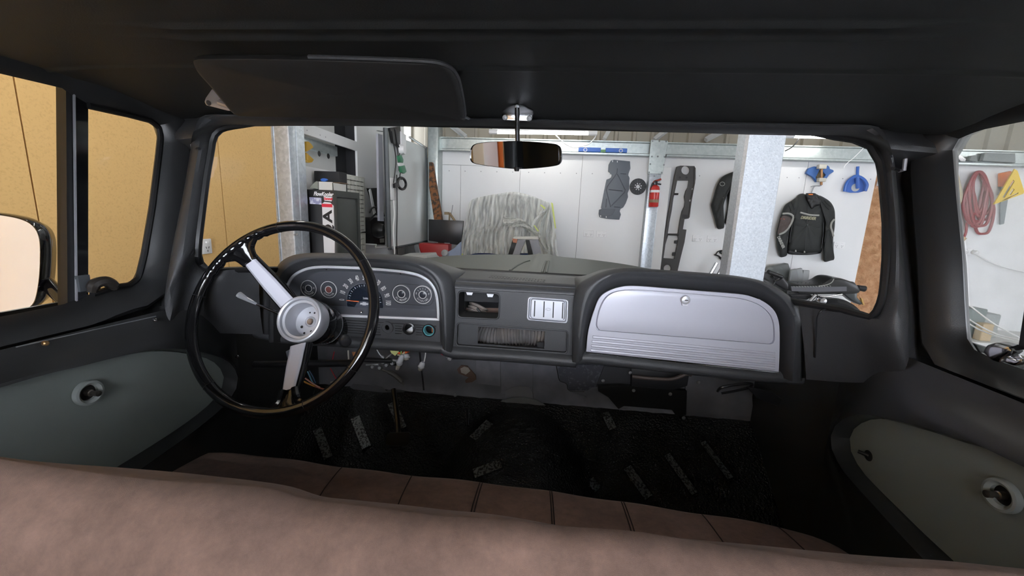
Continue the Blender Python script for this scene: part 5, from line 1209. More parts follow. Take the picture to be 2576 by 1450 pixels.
# slim monitor and black compressor behind the whiteboard arm
xm = XL+0.10
mon = thing('wall_monitor', 'black flat panel tilted on a wall arm behind the whiteboard', 'monitor', P(945, 540, x=xm))
build('screen', prism([P(a, b, x=xm) for a, b in ((927, 474), (952, 473), (968, 545), (950, 542), (942, 520))], (-0.02, 0, 0)), M_gloss, mon)
build('bright_edge', prism([P(a, b, x=xm+0.004) for a, b in ((929, 476), (933, 475), (947, 541), (942, 543))], (-0.01, 0, 0)), mat('bright_strip', (0.85, 0.85, 0.85), 0.3), mon)
comp = thing('black_machine', 'black machine with hoses standing on a wall bracket behind the whiteboard', 'machine', P(945, 620, x=xm))
build('housing', prism([P(a, b, x=xm+0.02) for a, b in ((931, 556), (942, 548), (968, 548), (970, 617), (944, 615), (934, 590))], (-0.1, 0, 0)), M_dark, comp, bevel=(0.01, 2))
build('drum', lathe([(0.0, 0.06), (0.06, 0.05), (0.075, 0.0), (0.06, -0.05), (0, -0.06)], P(952, 580, x=xm+0.06), (1, 0.2, 0), 18), M_satin, comp)
build('label_patch', prism([P(a, b, x=xm+0.025) for a, b in ((955, 601), (966, 600), (966, 610), (956, 611))], (0.002, 0, 0)), M_fabgrey, comp, smooth=0)
build('hose', tube(cat([P(a, b, x=xm+0.05) for a, b in ((930, 535), (934, 526), (940, 522), (948, 524), (948, 535), (938, 545), (930, 552))], 5), 0.008, 8), M_seal, comp)
bkt = tag(build('shelf_bracket', join(tube([P(947, 616, x=xm+0.08), P(944, 623, x=xm+0.08)], 0.006, 6), tube([P(944, 623, x=xm+0.08), P(985, 622, x=-1.5)], 0.008, 6), tube([P(947, 616, x=xm+0.08), P(947, 616, x=xm+0.08)+Vector((-0.18, 0, 0))], 0.008, 6)), M_whitegloss), 'white folding shelf bracket under the black machine', 'bracket')

# whiteboard swung out from the wall
XB = -1.43
wb = thing('whiteboard', 'grey framed whiteboard hung beside the wall column with leads draped over it', 'whiteboard', P(1020, 618, x=XB))
def Bq(a, b, d=0.0): return P(a, b, x=XB+d)
build('board', prism([Bq(976, 335), Bq(1073, 372), Bq(1075, 606), Bq(984, 622)], (-0.02, 0, 0)), mat('whiteboard_face', (0.66, 0.69, 0.68), 0.22), wb, smooth=0)
fr = mat('grey_frame', (0.10, 0.11, 0.115), 0.4, 0.5)
build('frame', tube([Bq(970, 322), Bq(979, 622)], 0.022, 6), fr, wb)
build('frame', tube([Bq(1071, 370), Bq(1075, 607)], 0.016, 6), fr, wb)
build('frame', tube([Bq(978, 627), Bq(1086, 604)], 0.012, 6), fr, wb)
build('frame', tube([Bq(1030, 345), Bq(1074, 374)], 0.012, 6), mat('aluminium', (0.6, 0.6, 0.6), 0.3, 0.6), wb)
build('side_rail', prism([Bq(951, 336, -0.05), Bq(962, 340, -0.05), Bq(966, 557, -0.05), Bq(955, 556, -0.05)], (-0.02, 0, 0)), mat('lilac_aluminium', (0.45, 0.46, 0.52), 0.35, 0.4), wb)
build('arm_bolt', lathe([(0, 0.03), (0.014, 0.028), (0.016, 0)], Bq(1083, 604, 0.01), (1, 0, 0), 10), M_bare, wb)
build('arm_bolt', lathe([(0, 0.03), (0.014, 0.028), (0.016, 0)], Bq(987, 624, 0.01), (1, 0, 0), 10), M_bare, wb)
build('hook', tube([Bq(948, 329, -0.03), Bq(962, 331, -0.03)], 0.005, 6), M_bare, wb)
ps = tag(build('power_board', prism([Bq(982, 447, 0.02), Bq(995, 449, 0.02), Bq(997, 504, 0.02), Bq(984, 504, 0.02)], (-0.018, 0, 0)), M_whitegloss, bevel=(0.004, 2)), 'white power board hanging on the edge of the whiteboard', 'power board')
hc = tag(build('hanging_case', prism([Bq(982, 322, 0.03), Bq(1008, 318, 0.03), Bq(1009, 352, 0.03), Bq(1006, 372, 0.03), Bq(990, 360, 0.03)], (-0.026, 0, 0)), M_seal, bevel=(0.006, 2)), 'black pouch hanging over the top of the whiteboard', 'pouch')
wb2 = tag(build('white_carton', prism([Bq(1009, 330, 0.04), Bq(1022, 340, 0.04), Bq(1022, 376, 0.04), Bq(1010, 376, 0.04)], (-0.03, 0, 0)), M_whitegloss, bevel=(0.003, 1)), 'white box hooked on the top corner of the whiteboard', 'box')
for i, pts in enumerate([[(986, 330), (990, 360), (996, 400), (994, 430), (990, 460)], [(994, 325), (1000, 370), (1002, 400), (1004, 430)], [(1000, 360), (1006, 378), (1004, 392)], [(990, 504), (992, 540), (990, 580), (993, 640)], [(998, 440), (999, 520), (998, 600), (999, 640)], [(1008, 430), (1006, 446), (1010, 452)]]):
    o = build('hanging_lead', tube(cat([Bq(a, b, 0.05 if i == 3 else 0.035) for a, b in pts], 6), 0.007 if i in (3,) else 0.005, 6), M_whitegloss if i == 3 else M_seal)
    tag(o, ('white lead trailing below the power board' if i == 3 else ['black lead over the pouch on the whiteboard', 'black lead feeding the green tool', 'short black lead beside the white box', '', 'long black lead down the whiteboard', 'short black lead above the ring light'][i]), 'lead')
gt = thing('green_tool', 'green cordless work light hanging on the whiteboard', 'tool', Bq(1006, 436, 0.04))
gm = mat('green_plastic', (0.04, 0.20, 0.10), 0.4)
build('grip', prism([Bq(a, b, 0.04) for a, b in ((997, 392), (1003, 390), (1008, 402), (1007, 410), (1000, 408))], (0.03, 0, 0)), gm, gt, bevel=(0.004, 2))
build('battery', prism([Bq(a, b, 0.04) for a, b in ((1002, 418), (1011, 416), (1016, 432), (1010, 437), (1004, 434))], (0.03, 0, 0)), gm, gt, bevel=(0.004, 2))
build('collar', prism([Bq(a, b, 0.042) for a, b in ((999, 410), (1010, 409), (1011, 416), (1001, 418))], (0.02, 0, 0)), M_whitegloss, gt)
build('head', lathe([(0, 0.05), (0.04, 0.045), (0.05, 0)], Bq(1007, 377, 0.03), (1, 0, 0), 14), M_whitegloss, gt)
rl = thing('ring_clamp', 'black ring clamp hanging below the green tool', 'clamp', Bq(1009, 475, 0.04))
rc = Bq(1011, 462, 0.045)
build('ring', tube([rc+Vector((0, math.cos(t)*0.105, math.sin(t)*0.052)) for t in [2*math.pi*k/28 for k in range(28)]], 0.013, 8, closed=True), M_seal, rl)
build('arm', prism([Bq(a, b, 0.04) for a, b in ((988, 462), (998, 459), (1000, 470), (989, 473))], (0.02, 0, 0)), M_seal, rl)

# corner column, rusty steel, tool chest
cq = tag(build('corner_column', box2((W(1076, 450, 0.2).x, YW-0.2, GZ), (W(1101, 450, 0.2).x, YW-0.004, 2.9)), M_galvg, bevel=(0.006, 2)), 'greenish galvanised corner column behind the whiteboard', 'column')
cq.location.z = cq.location.z
ru = tag(build('rusty_channel', prism([P(a, b, y=4.53) for a, b in ((1079, 408), (1087, 408), (1112, 553), (1140, 715), (1120, 715), (1092, 556), (1079, 470))], (0.0, 0.05, 0)), mat('rust', (0.24, 0.10, 0.04), 0.9, var=((0.05, 0.035, 0.025), 28, 5, 0.45, 0.6)), bevel=(0.004, 1)), 'rusty steel channel leaning behind the black lidded chest', 'steel')
chest = thing('tool_chest', 'red steel tool chest with an open black lid beside the plastic-wrapped panel', 'tool chest', Vector((P(1100, 700, y=4.3).x, 4.3, GZ)))
yt = 4.38
build('lid', prism([P(a, b, y=yt) for a, b in ((1078, 552), (1166, 556), (1160, 618), (1078, 606))], (0, 0.03, 0)), M_satin, chest, bevel=(0.004, 2))
build('body', prism([Vector((P(a, b, y=yt-0.16).x, yt-0.16, max(GZ, P(a, b, y=yt-0.16).z))) for a, b in ((1054, 612), (1128, 616), (1128, 900), (1062, 900))], (0, 0.14, 0)), M_red, chest, bevel=(0.005, 2))
build('lid_strut', tube([P(1118, 612, y=yt-0.02), P(1132, 613, y=yt-0.02)], 0.006, 6), M_bare, chest)
for k in range(4):
    build('key', lathe([(0, 0.02), (0.03, 0.015), (0.03, 0)], P(1049+k*1.5, 622+k*5, y=yt-0.18), (-0.5, -1, 0), 10), M_bare, chest)
jk = thing('jack_stand', 'small bronze jack stand with a thin rod on the black chest lid', 'stand', P(1138, 556, y=yt+0.05))
bm_ = mat('bronze_paint', (0.24, 0.17, 0.09), 0.5)
build('leg', tube([P(1144, 556, y=yt+0.05), P(1131, 536, y=yt+0.05)], 0.013, 8), bm_, jk)
build('leg', tube([P(1130, 556, y=yt+0.05), P(1131, 536, y=yt+0.05)], 0.009, 8), bm_, jk)
build('saddle', box(P(1124, 537, y=yt+0.05), (0.05, 0.03, 0.03)), bm_, jk)
build('rod', tube([P(1134, 548, y=yt+0.05), P(1139, 516, y=yt+0.05)], 0.004, 6), M_bare, jk)

# panel under clear plastic
YP = 4.25
pan = thing('wrapped_panel', 'navy blue body panel wrapped in wrinkled clear plastic and green masking tape', 'wrapped panel', Vector((P(1280, 720, y=YP).x, YP, GZ)))
body = [(1160, 640), (1178, 520), (1192, 502), (1225, 494), (1290, 487), (1345, 498), (1378, 512), (1392, 560), (1402, 700), (1408, 800), (1140, 800), (1150, 700)]
build('panel_stand', box2((P(1180, 800, y=YP).x, YP+0.02, GZ), (P(1380, 800, y=YP).x, YP+0.10, P(1290, 760, y=YP).z)), M_dark, pan)
build('panel_body', prism([P(a, b, y=YP+0.05) for a, b in body], (0, 0.06, 0)), mat('navy_paint', (0.018, 0.028, 0.085), 0.3), pan, bevel=(0.01, 2))
bl = mat('deep_blue_paint', (0.012, 0.03, 0.13), 0.3)
build('sill', prism([P(a, b, y=YP-0.03) for a, b in ((1158, 655), (1185, 637), (1290, 638), (1360, 640), (1362, 680), (1158, 680))], (0, 0.03, 0)), bl, pan)
pm = bpy.data.materials.new('clear_film'); pm.use_nodes = True
nt = pm.node_tree; nt.nodes.clear(); o_ = nt.nodes.new('ShaderNodeOutputMaterial'); tr = nt.nodes.new('ShaderNodeBsdfTransparent'); df = nt.nodes.new('ShaderNodeBsdfPrincipled')
df.inputs['Base Color'].default_value = (0.72, 0.74, 0.70, 1); df.inputs['Roughness'].default_value = 0.14
mx = nt.nodes.new('ShaderNodeMixShader')
g = nt.nodes.new('ShaderNodeNewGeometry'); n1 = nt.nodes.new('ShaderNodeTexNoise'); n1.inputs['Scale'].default_value = 34; n1.inputs['Detail'].default_value = 6
vm = nt.nodes.new('ShaderNodeVectorMath'); vm.operation = 'MULTIPLY'; vm.inputs[1].default_value = (1.0, 1.0, 0.10); nt.links.new(g.outputs['Position'], vm.inputs[0]); nt.links.new(vm.outputs[0], n1.inputs['Vector']); mr = nt.nodes.new('ShaderNodeMapRange'); mr.inputs[1].default_value = 0.35; mr.inputs[2].default_value = 0.65; mr.inputs[3].default_value = 0.45; mr.inputs[4].default_value = 0.88
nt.links.new(n1.outputs['Fac'], mr.inputs[0]); nt.links.new(mr.outputs[0], mx.inputs[0]); nt.links.new(tr.outputs[0], mx.inputs[1]); nt.links.new(df.outputs[0], mx.inputs[2]); nt.links.new(mx.outputs[0], o_.inputs[0])
ridge = resample(cat([Vector((a, b, 0)) for a, b in ((1180, 512), (1190, 501), (1222, 493), (1255, 487), (1290, 483), (1320, 488), (1350, 498), (1376, 508), (1389, 513))], 5), 121)
hem = resample(cat([Vector((a, b, 0)) for a, b in ((1150, 658), (1165, 650), (1190, 639), (1225, 637), (1262, 641), (1300, 638), (1340, 637), (1372, 642), (1392, 650), (1406, 660))], 5), 121)
rows = [[P(v.x, v.y, y=YP+0.09) for v in ridge]]
for r in range(25):
    f = r/24; row = []
    for i, (v, w) in enumerate(zip(ridge, hem)):
        a, b = v.x+(w.x-v.x)*f, v.y+(w.y-v.y)*f
        s_ = i/120; g_ = min(1, 0.15+f*1.3)
        fold = 0.026*(abs(math.sin(s_*30+2.2*math.sin(s_*9)+f*1.6))**0.6-0.6)*g_+0.012*math.sin(s_*133+f*7+2*math.sin(f*11))*g_+0.012*math.sin(f*17+s_*21)*f
        row.append(P(a, b, y=YP-0.01-0.09*f-0.05*math.exp(-((a-1300)/34)**2)*math.sin(math.pi*min(1, f*1.2))+fold))
    rows.append(row)
build('plastic_film', loft(rows), pm, pan, smooth=50)['label'] = 'wrinkled translucent plastic sheet'
# loose bunched sheet hanging over the front
rows = []
for f in [0, 0.15, 0.3, 0.45, 0.6, 0.75, 0.9, 1.0]:
    row = []
    for t in [k/16 for k in range(17)]:
        a = 1378-18*math.sin(math.pi*f)+ (t-0.5)*(10+34*math.sin(math.pi*min(1, f*1.1))); b = 520+f*108+8*math.sin(t*5)
        row.append(P(a, b, y=YP-0.12-0.03*math.sin(t*14+f*4)))
    rows.append(row)
build('loose_film', loft(rows), pm, pan, smooth=70)
rows = []
for f in [k/12 for k in range(13)]:
    row = []
    for t in [k/10 for k in range(11)]:
        a = 1265+f*95; b = 552+40*f**1.5+(t-0.5)*(26-12*f)+4*math.sin(f*9)
        row.append(P(a, b, y=YP-0.13-0.03*math.sin(t*9+f*13)))
    rows.append(row)
build('loose_film', loft(rows), pm, pan, smooth=70)
tm = mat('lime_masking_tape', (0.62, 0.70, 0.18), 0.6)
for pts in ([(1386, 509), (1391, 512), (1399, 575), (1396, 575)], [(1358, 516), (1362, 515), (1372, 523), (1370, 527)], [(1342, 567), (1345, 567), (1356, 582), (1352, 582)], [(1162, 638), (1165, 639), (1160, 652), (1157, 650)]):
    build('masking_tape', prism([P(a, b, y=YP-0.15) for a, b in pts], (0, 0.003, 0)), tm, pan, smooth=0)
# grey blue fender piece in front
fp = thing('fender_piece', 'pale blue grey fender offcut with a round lamp lying by the red chest', 'fender', Vector((P(1125, 700, y=3.7).x, 3.7, GZ)))
build('panel', prism([Vector((P(a, b, y=3.7).x, 3.7, max(GZ, P(a, b, y=3.7).z))) for a, b in ((1158, 609), (1159, 655), (1150, 1000), (1115, 1000), (1105, 660), (1112, 645), (1130, 632), (1142, 625))], (0, 0.05, 0)), mat('pale_blue_grey', (0.24, 0.30, 0.42), 0.5), fp, bevel=(0.006, 2))
build('lamp', lathe([(0, 0.04), (0.03, 0.035), (0.036, 0.0)], P(1120, 638, y=3.69), (0, -1, 0.3), 16), M_bare, fp)
build('white_edge', prism([P(a, b, y=3.66) for a, b in ((1082, 642), (1098, 643), (1108, 650), (1108, 660), (1084, 662))], (0, 0.03, 0)), mat('pale_panel', (0.5, 0.53, 0.55), 0.5), fp, bevel=(0.004, 1))
tag(build('pale_box', prism([Vector((P(a, b, y=3.3).x, 3.3, max(GZ, P(a, b, y=3.3).z))) for a, b in ((1000, 645), (1072, 643), (1076, 652), (1073, 1100), (1000, 1100))], (0, 0.3, 0)), mat('pale_tray_grey', (0.42, 0.43, 0.42), 0.6), bevel=(0.004, 1)), 'pale grey box standing beyond the hood beside the red chest', 'box')

# trestle
ys_ = 3.0
tr_ = thing('trestle', 'grey metal trestle with black inner legs standing beyond the hood', 'trestle', Vector((P(1320, 760, y=ys_).x, ys_, GZ)))
tm1 = mat('grey_trestle_paint', (0.24, 0.25, 0.28), 0.4)
build('top_cap', prism([P(a, b, y=ys_) for a, b in ((1291, 597), (1352, 597), (1355, 603), (1288, 602))], (0, 0.10, 0)), mat('pale_trestle_top', (0.55, 0.55, 0.52), 0.4), tr_, bevel=(0.003, 1))
def leg4(t0, t1, m0, m1, y, th, name, m):      # leg running on to the floor along the edges seen
    T0, T1, M0, M1 = (P(*q, y=y) for q in (t0, t1, m0, m1))
    def dn(a, b): return a+(b-a)*((GZ-a.z)/(b.z-a.z))
    build(name, prism([T0, T1, dn(T1, M1), dn(T0, M0)], (0, th, 0)), m, tr_, bevel=(0.002, 1))
leg4((1302, 603), (1323, 603), (1285, 655), (1302, 655), ys_, 0.02, 'outer_leg', tm1)
leg4((1331, 603), (1354, 603), (1345, 655), (1366, 655), ys_, 0.02, 'outer_leg', tm1)
leg4((1289, 604), (1301, 604), (1274, 655), (1290, 655), ys_+0.05, 0.03, 'inner_leg', M_seal)
leg4((1322, 605), (1332, 605), (1331, 655), (1344, 655), ys_+0.05, 0.03, 'inner_leg', M_seal)
build('rust_patch', prism([P(a, b, y=ys_-0.001) for a, b in ((1289, 600), (1301, 602), (1300, 612), (1290, 610))], (0, 0.05, 0)), mat('orange_primer', (0.42, 0.17, 0.10), 0.6), tr_, smooth=0)
# ================================================================== THINGS ON THE BACK WALL
def wprism(name, pts, d, th, m, par=None, bevel=None, sm=30): return build(name, prism([W(a, b, d) for a, b in pts], (0, th, 0)), m, par, bevel=bevel, smooth=sm)
# spirit level on the girt ledge
lv = thing('spirit_level', 'blue spirit level with ringed ends lying on the wall girt', 'level', W(1516, 390, 0.08))
zl0 = zg0+0.034
x0, x1 = W(1455, 384, 0.08).x, W(1577, 386, 0.08).x
build('body', join(box2((x0, YW-0.085, zl0), (x0+(x1-x0)*0.46, YW-0.06, zl0+0.045)), box2((x0+(x1-x0)*0.56, YW-0.085, zl0), (x1, YW-0.06, zl0+0.045))), M_blue, lv, bevel=(0.003, 1))
build('vial', box2((x0+(x1-x0)*0.46, YW-0.084, zl0), (x0+(x1-x0)*0.56, YW-0.062, zl0+0.026)), mat('green_vial', (0.12, 0.28, 0.12), 0.2), lv)
for f in (0.14, 0.87):
    c = Vector((x0+(x1-x0)*f, YW-0.087, zl0+0.018)); build('ring', tube([c+Vector((math.cos(t)*0.018, 0, math.sin(t)*0.018)) for t in [2*math.pi*k/20 for k in range(20)]], 0.004, 6, closed=True), M_whitegloss, lv)
# grey guard plate
gpz = [(1537, 404), (1545, 402), (1585, 406), (1586, 424), (1583, 432), (1580, 440), (1584, 448), (1583, 458), (1583, 476), (1579, 486), (1580, 496), (1574, 512), (1568, 522), (1561, 526), (1559, 532), (1562, 540), (1558, 553), (1530, 551), (1509, 547), (1506, 538), (1507, 528), (1514, 526), (1512, 523), (1520, 480), (1526, 452), (1532, 450), (1538, 446), (1539, 440), (1534, 434), (1530, 432), (1531, 415)]
gp = thing('guard_plate', 'slate grey moulded undertray guard hanging on the white wall', 'guard plate', W(1545, 552, 0.02))
build('panel', prism([W(a, b, 0.02) for a, b in gpz], (0, 0.012, 0)), M_greyplastic, gp, bevel=(0.003, 2))
for l in ([(1553, 424), (1552, 436), (1527, 470), (1525, 478), (1536, 521)], [(1553, 438), (1573, 478), (1571, 484), (1538, 518)], [(1532, 477), (1566, 481)], [(1561, 437), (1575, 438)], [(1545, 521), (1560, 522)], [(1526, 500), (1524, 522)]):
    build('pressed_rib', tube([W(a, b, 0.0205) for a, b in l], 0.0055, 6), mat('guard_rib', (0.075, 0.085, 0.10), 0.5), gp)
build('lower_dish', prism([W(a, b, 0.022) for a, b in ((1512, 526), (1548, 527), (1540, 541), (1528, 545), (1508, 541))], (0, 0.004, 0)), mat('guard_dark', (0.07, 0.08, 0.095), 0.5), gp, bevel=(0.001, 1))
for q in [(1541, 406), (1553, 407), (1511, 544), (1525, 546)]:
    build('slot', prism([W(q[0]-1, q[1]-2, 0.021), W(q[0]+1, q[1]-2, 0.021), W(q[0]+1, q[1]+2, 0.021), W(q[0]-1, q[1]+2, 0.021)], (0, -0.001, 0)), M_whitegloss, gp, smooth=0)
# clutch disc
cd = thing('clutch_disc', 'round dark grey clutch disc hanging beside the fire extinguisher column', 'disc', W(1604, 491, 0.02))
c = W(1604.5, 470, 0.01); r = 20.5*(W(1610, 470)-W(1600, 470)).length/10
pl = [[c+Vector((math.cos(2*math.pi*k/40)*rr, 0, math.sin(2*math.pi*k/40)*rr)) for k in range(40)] for rr in (r, r*0.5)]
build('facing', plate(pl[0], [pl[1]], (0, -0.012, 0)), mat('dark_facing', (0.045, 0.047, 0.050), 0.6), cd)
for k in range(16):
    a = 2*math.pi*k/16; d = Vector((math.cos(a), 0, math.sin(a))); build('groove', tube([c+d*r*0.55+Vector((0, -0.0125, 0)), c+d*r*0.97+Vector((0, -0.0125, 0))], 0.0016, 4), M_seal, cd, smooth=0)
build('hub_ring', plate([c+Vector((math.cos(2*math.pi*k/30)*r*0.52, -0.004, math.sin(2*math.pi*k/30)*r*0.52)) for k in range(30)], [[c+Vector((math.cos(2*math.pi*k/24)*r*0.24, -0.004, math.sin(2*math.pi*k/24)*r*0.24)) for k in range(24)]], (0, -0.01, 0)), M_seal, cd)
for k in range(8):
    a = 2*math.pi*k/8+0.3; d = Vector((math.cos(a), 0, math.sin(a))); build('spring_window', lathe([(r*0.085, 0.0), (0, 0.001)], c+d*r*0.38+Vector((0, -0.015, 0)), (0, -1, 0), 10), mat('pale_window', (0.55, 0.55, 0.56), 0.5), cd)
# fire extinguisher
fe_ = thing('fire_extinguisher', 'small red fire extinguisher strapped to the galvanised wall column', 'extinguisher', W(1643, 522, 0.17))
b0, t0 = W(1643.5, 521, 0.17), W(1648, 466, 0.17); ax = (t0-b0).normalized(); Lh = (t0-b0).length
build('cylinder', lathe([(0, 0), (0.046, 0.0), (0.052, 0.01), (0.052, Lh*0.84), (0.046, Lh*0.93), (0.028, Lh*0.99), (0.02, Lh*1.02), (0, Lh*1.02)], b0, ax, 24), mat('extinguisher_red', (0.55, 0.03, 0.025), 0.3), fe_)
build('white_band', lathe([(0.0528, Lh*0.66), (0.0535, Lh*0.67), (0.0535, Lh*0.76), (0.0528, Lh*0.77)], b0, ax, 24), M_whitegloss, fe_)
build('label', lathe([(0.0526, Lh*0.20), (0.053, Lh*0.21), (0.053, Lh*0.33), (0.0526, Lh*0.34)], b0, ax, 24), mat('olive_label', (0.25, 0.17, 0.10), 0.5), fe_)
build('valve', box(t0+ax*0.02, (0.04, 0.05, 0.05)), M_satin, fe_, bevel=(0.006, 2))
build('handle', tube(cat([W(1644, 460, 0.18), W(1648, 456, 0.18), W(1655, 454, 0.18), W(1663, 451, 0.18)], 4), 0.011, 8), mat('extinguisher_handle', (0.40, 0.06, 0.04), 0.4), fe_)
build('lever', tube([W(1648, 462, 0.18), W(1663, 464, 0.18)], 0.008, 8), M_satin, fe_)
build('hose', tube(cat([W(1643, 460, 0.19), W(1639, 470, 0.19), W(1638, 490, 0.19), W(1640, 512, 0.19)], 4), 0.008, 8), M_seal, fe_)
# header panel (grille frame) standing on end
hp_o = [(1704, 419), (1712, 417), (1747, 418), (1750, 424), (1750, 450), (1747, 470), (1739, 505), (1735, 522), (1733, 550), (1722, 552), (1718, 577), (1727, 578), (1722, 610), (1712, 650), (1706, 676), (1703, 690), (1656, 690), (1660, 664), (1670, 610), (1680, 550), (1690, 490), (1698, 440)]
hh1 = [(1704, 454), (1734, 454), (1731, 472), (1726, 480), (1722, 495), (1724, 508), (1722, 520), (1716, 532), (1711, 555), (1706, 588), (1680, 588), (1684, 560), (1690, 530), (1694, 500)]
hh2 = [(1681, 592), (1705, 593), (1707, 600), (1697, 652), (1669, 650), (1674, 615)]
def circ(q, r, n=20): return [(q[0]+r*math.cos(2*math.pi*k/n), q[1]+r*1.0*math.sin(2*math.pi*k/n)) for k in range(n)]
hpl = thing('header_panel', 'dark grey brown grille header panel standing on end against the white wall', 'header panel', W(1690, 690, 0.05))
build('panel', plate([W(a, b, 0.05) for a, b in hp_o], [[W(a, b, 0.05) for a, b in h] for h in (hh1, hh2, circ((1725, 428.5), 11), circ((1679, 676), 9.5))], (0, 0.03, 0)), M_darkbrown, hpl)
build('edge_roll', tube([W(a, b, 0.055) for a, b in ((1704, 421), (1698, 445), (1690, 492), (1680, 552), (1670, 612), (1660, 668))], 0.014, 8), M_darkbrown, hpl)
build('cross_bar', tube([W(1680, 590, 0.055), W(1708, 591, 0.055)], 0.010, 8), M_darkbrown, hpl)
build('outer_lip', tube([W(a, b, 0.055) for a, b in ((1748, 422), (1747, 460), (1739, 503), (1733, 548))], 0.008, 8), M_darkbrown, hpl)
for pts in ([(1697, 486), (1707, 486), (1706, 491), (1697, 491)], [(1698, 606), (1704, 605), (1702, 614), (1697, 613)], [(1693, 636), (1699, 635), (1697, 645), (1692, 644)], [(1718, 540), (1730, 541), (1728, 550), (1716, 549)]):
    build('tab', prism([W(a, b, 0.06) for a, b in pts], (0, 0.03, 0)), M_seal, hpl)
for q in [(1743, 476), (1737, 505), (1710, 447), (1727, 447)]:
    build('bolt_hole', lathe([(0.012, 0.001), (0, 0.001)], W(*q, 0.051), (0, -1, 0), 12), M_whitegloss if q[0] > 1730 else M_seal, hpl)

# jackets: stuffed quilted bodies with sleeves
def bulge(name, outline, d, th, m, par, n=80, k=(0.0, 0.012, 0.03, 0.055, 0.09)):
    o = resample(cat([Vector((a, b, 0)) for a, b in outline], 4, True), n, True)
    cx_, cy_ = sum(v.x for v in o)/n, sum(v.y for v in o)/n
    rows = []
    for f, e in ((1.0, 0.0), (0.985, 0.35), (0.95, 0.6), (0.86, 0.82), (0.7, 0.95), (0.45, 1.0), (0.2, 1.0), (0.02, 1.0)):
        row = []
        for i, v in enumerate(o):
            a, b = cx_+(v.x-cx_)*f, cy_+(v.y-cy_)*f
            wr = 0.007*math.sin(b*0.35+a*0.22)*math.sin(a*0.3-b*0.08)*e
            row.append(W(a, b, d+th*e+wr))
        rows.append(row)
    rows = [[W(v.x, v.y, d-0.004) for v in o]]+rows
    return build(name, loft(rows, True), m, par, smooth=80)
def trimstrip(name, pts, w, d, m, par): 
    return build(name, tube(resample(cat([W(a, b, d) for a, b in pts], 5), 20), w, 6), m, par)
j2 = thing('riding_jacket', 'black riding jacket with a grey chest stripe on a wire hanger', 'jacket', W(2030, 655, 0.1))
bulge('torso', [(2005, 493), (2018, 487), (2030, 490), (2048, 487), (2060, 492), (2078, 505), (2080, 540), (2075, 580), (2070, 615), (2064, 636), (2030, 640), (1995, 637), (1981, 630), (1984, 600), (1990, 560), (1992, 520)], 0.02, 0.11, M_fabric, j2)
bulge('sleeve', [(2008, 496), (1990, 506), (1975, 516), (1966, 535), (1958, 565), (1953, 590), (1955, 620), (1960, 640), (1964, 648), (1980, 643), (1978, 630), (1980, 605), (1988, 575), (1998, 545), (2010, 520)], 0.04, 0.10, M_fabric, j2)
bulge('sleeve', [(2058, 492), (2078, 500), (2092, 512), (2100, 532), (2100, 570), (2096, 600), (2097, 630), (2099, 652), (2090, 656), (2073, 659), (2071, 640), (2071, 610), (2074, 580), (2074, 545), (2066, 515)], 0.04, 0.10, M_fabric, j2)
bulge('collar', [(2027, 488), (2034, 486), (2052, 487), (2054, 496), (2065, 505), (2066, 515), (2052, 520), (2042, 527), (2036, 520), (2030, 505)], 0.11, 0.04, M_seal, j2, 50)
trimstrip('chest_stripe', [(2013, 535), (2024, 538), (2036, 541), (2050, 542), (2060, 542)], 0.010, 0.135, M_fabgrey, j2)
build('chest_lettering', text_geo('DRIRIDER', 0.042, W(2033, 549, 0.142), (1, 0, -0.05), (0, 0, 1), 0.001, shear=0.3, xs=0.85, bold=0.002), mat('olive_lettering', (0.35, 0.33, 0.22), 0.6), j2, smooth=0)
bulge('sleeve_panel', [(1968, 543), (1986, 546), (1990, 556), (1982, 575), (1966, 586), (1956, 590), (1960, 565)], 0.142, 0.006, M_fabbrown, j2, 40)
trimstrip('sleeve_stripe', [(1968, 538), (1985, 538), (1995, 546), (1988, 566), (1975, 583), (1960, 590)], 0.011, 0.145, M_fabgrey, j2)
trimstrip('sleeve_stripe', [(2099, 552), (2092, 560), (2090, 572), (2094, 585), (2096, 595)], 0.010, 0.145, M_fabgrey, j2)
sl = [W(1957, 594, 0.148), W(1972, 626, 0.148)]; rt_ = (sl[1]-sl[0]).normalized()
build('sleeve_lettering', text_geo('DRIRIDER', 0.040, (sl[0]+sl[1])/2, rt_, rt_.cross(Vector((0, 1, 0)))*1.0 if False else Vector((rt_.z*-1, 0, rt_.x)), 0.001, xs=0.85, bold=0.002), M_fabgrey, j2, smooth=0)
build('shoulder_tag', prism([W(a, b, 0.146) for a, b in ((1964, 549), (1974, 551), (1973, 555), (1963, 553))], (0, 0.002, 0)), mat('red_tag', (0.45, 0.08, 0.04), 0.5), j2, smooth=0)
for l in ([(2033, 520), (2031, 560), (2027, 600), (2025, 632)], [(2008, 568), (2020, 571)], [(2046, 570), (2062, 574)], [(1998, 545), (1990, 580), (1986, 610)], [(2072, 560), (2070, 600), (2066, 625)]):
    trimstrip('zip_seam', l, 0.0035, 0.132, M_seal, j2)
for l in ([(1982, 513), (1986, 521), (1990, 530)], [(1990, 508), (1995, 518), (1999, 526)], [(2074, 504), (2082, 514), (2090, 520)], [(2068, 508), (2078, 520), (2086, 528)]):
    trimstrip('shoulder_quilting', l, 0.0035, 0.142, M_seal, j2)
bulge('lining_hem', [(1981, 629), (2000, 634), (2030, 637), (2060, 634), (2063, 638), (2030, 642), (1984, 640)], 0.05, 0.05, M_seal, j2, 40)
for q in [(2002, 632), (2024, 634)]:
    build('zip_pull', prism([W(q[0]-1, q[1]-3, 0.125), W(q[0]+1, q[1]-3, 0.125), W(q[0]+2, q[1]+2, 0.125), W(q[0]-2, q[1]+2, 0.125)], (0, 0.004, 0)), M_fabgrey, j2, smooth=0)
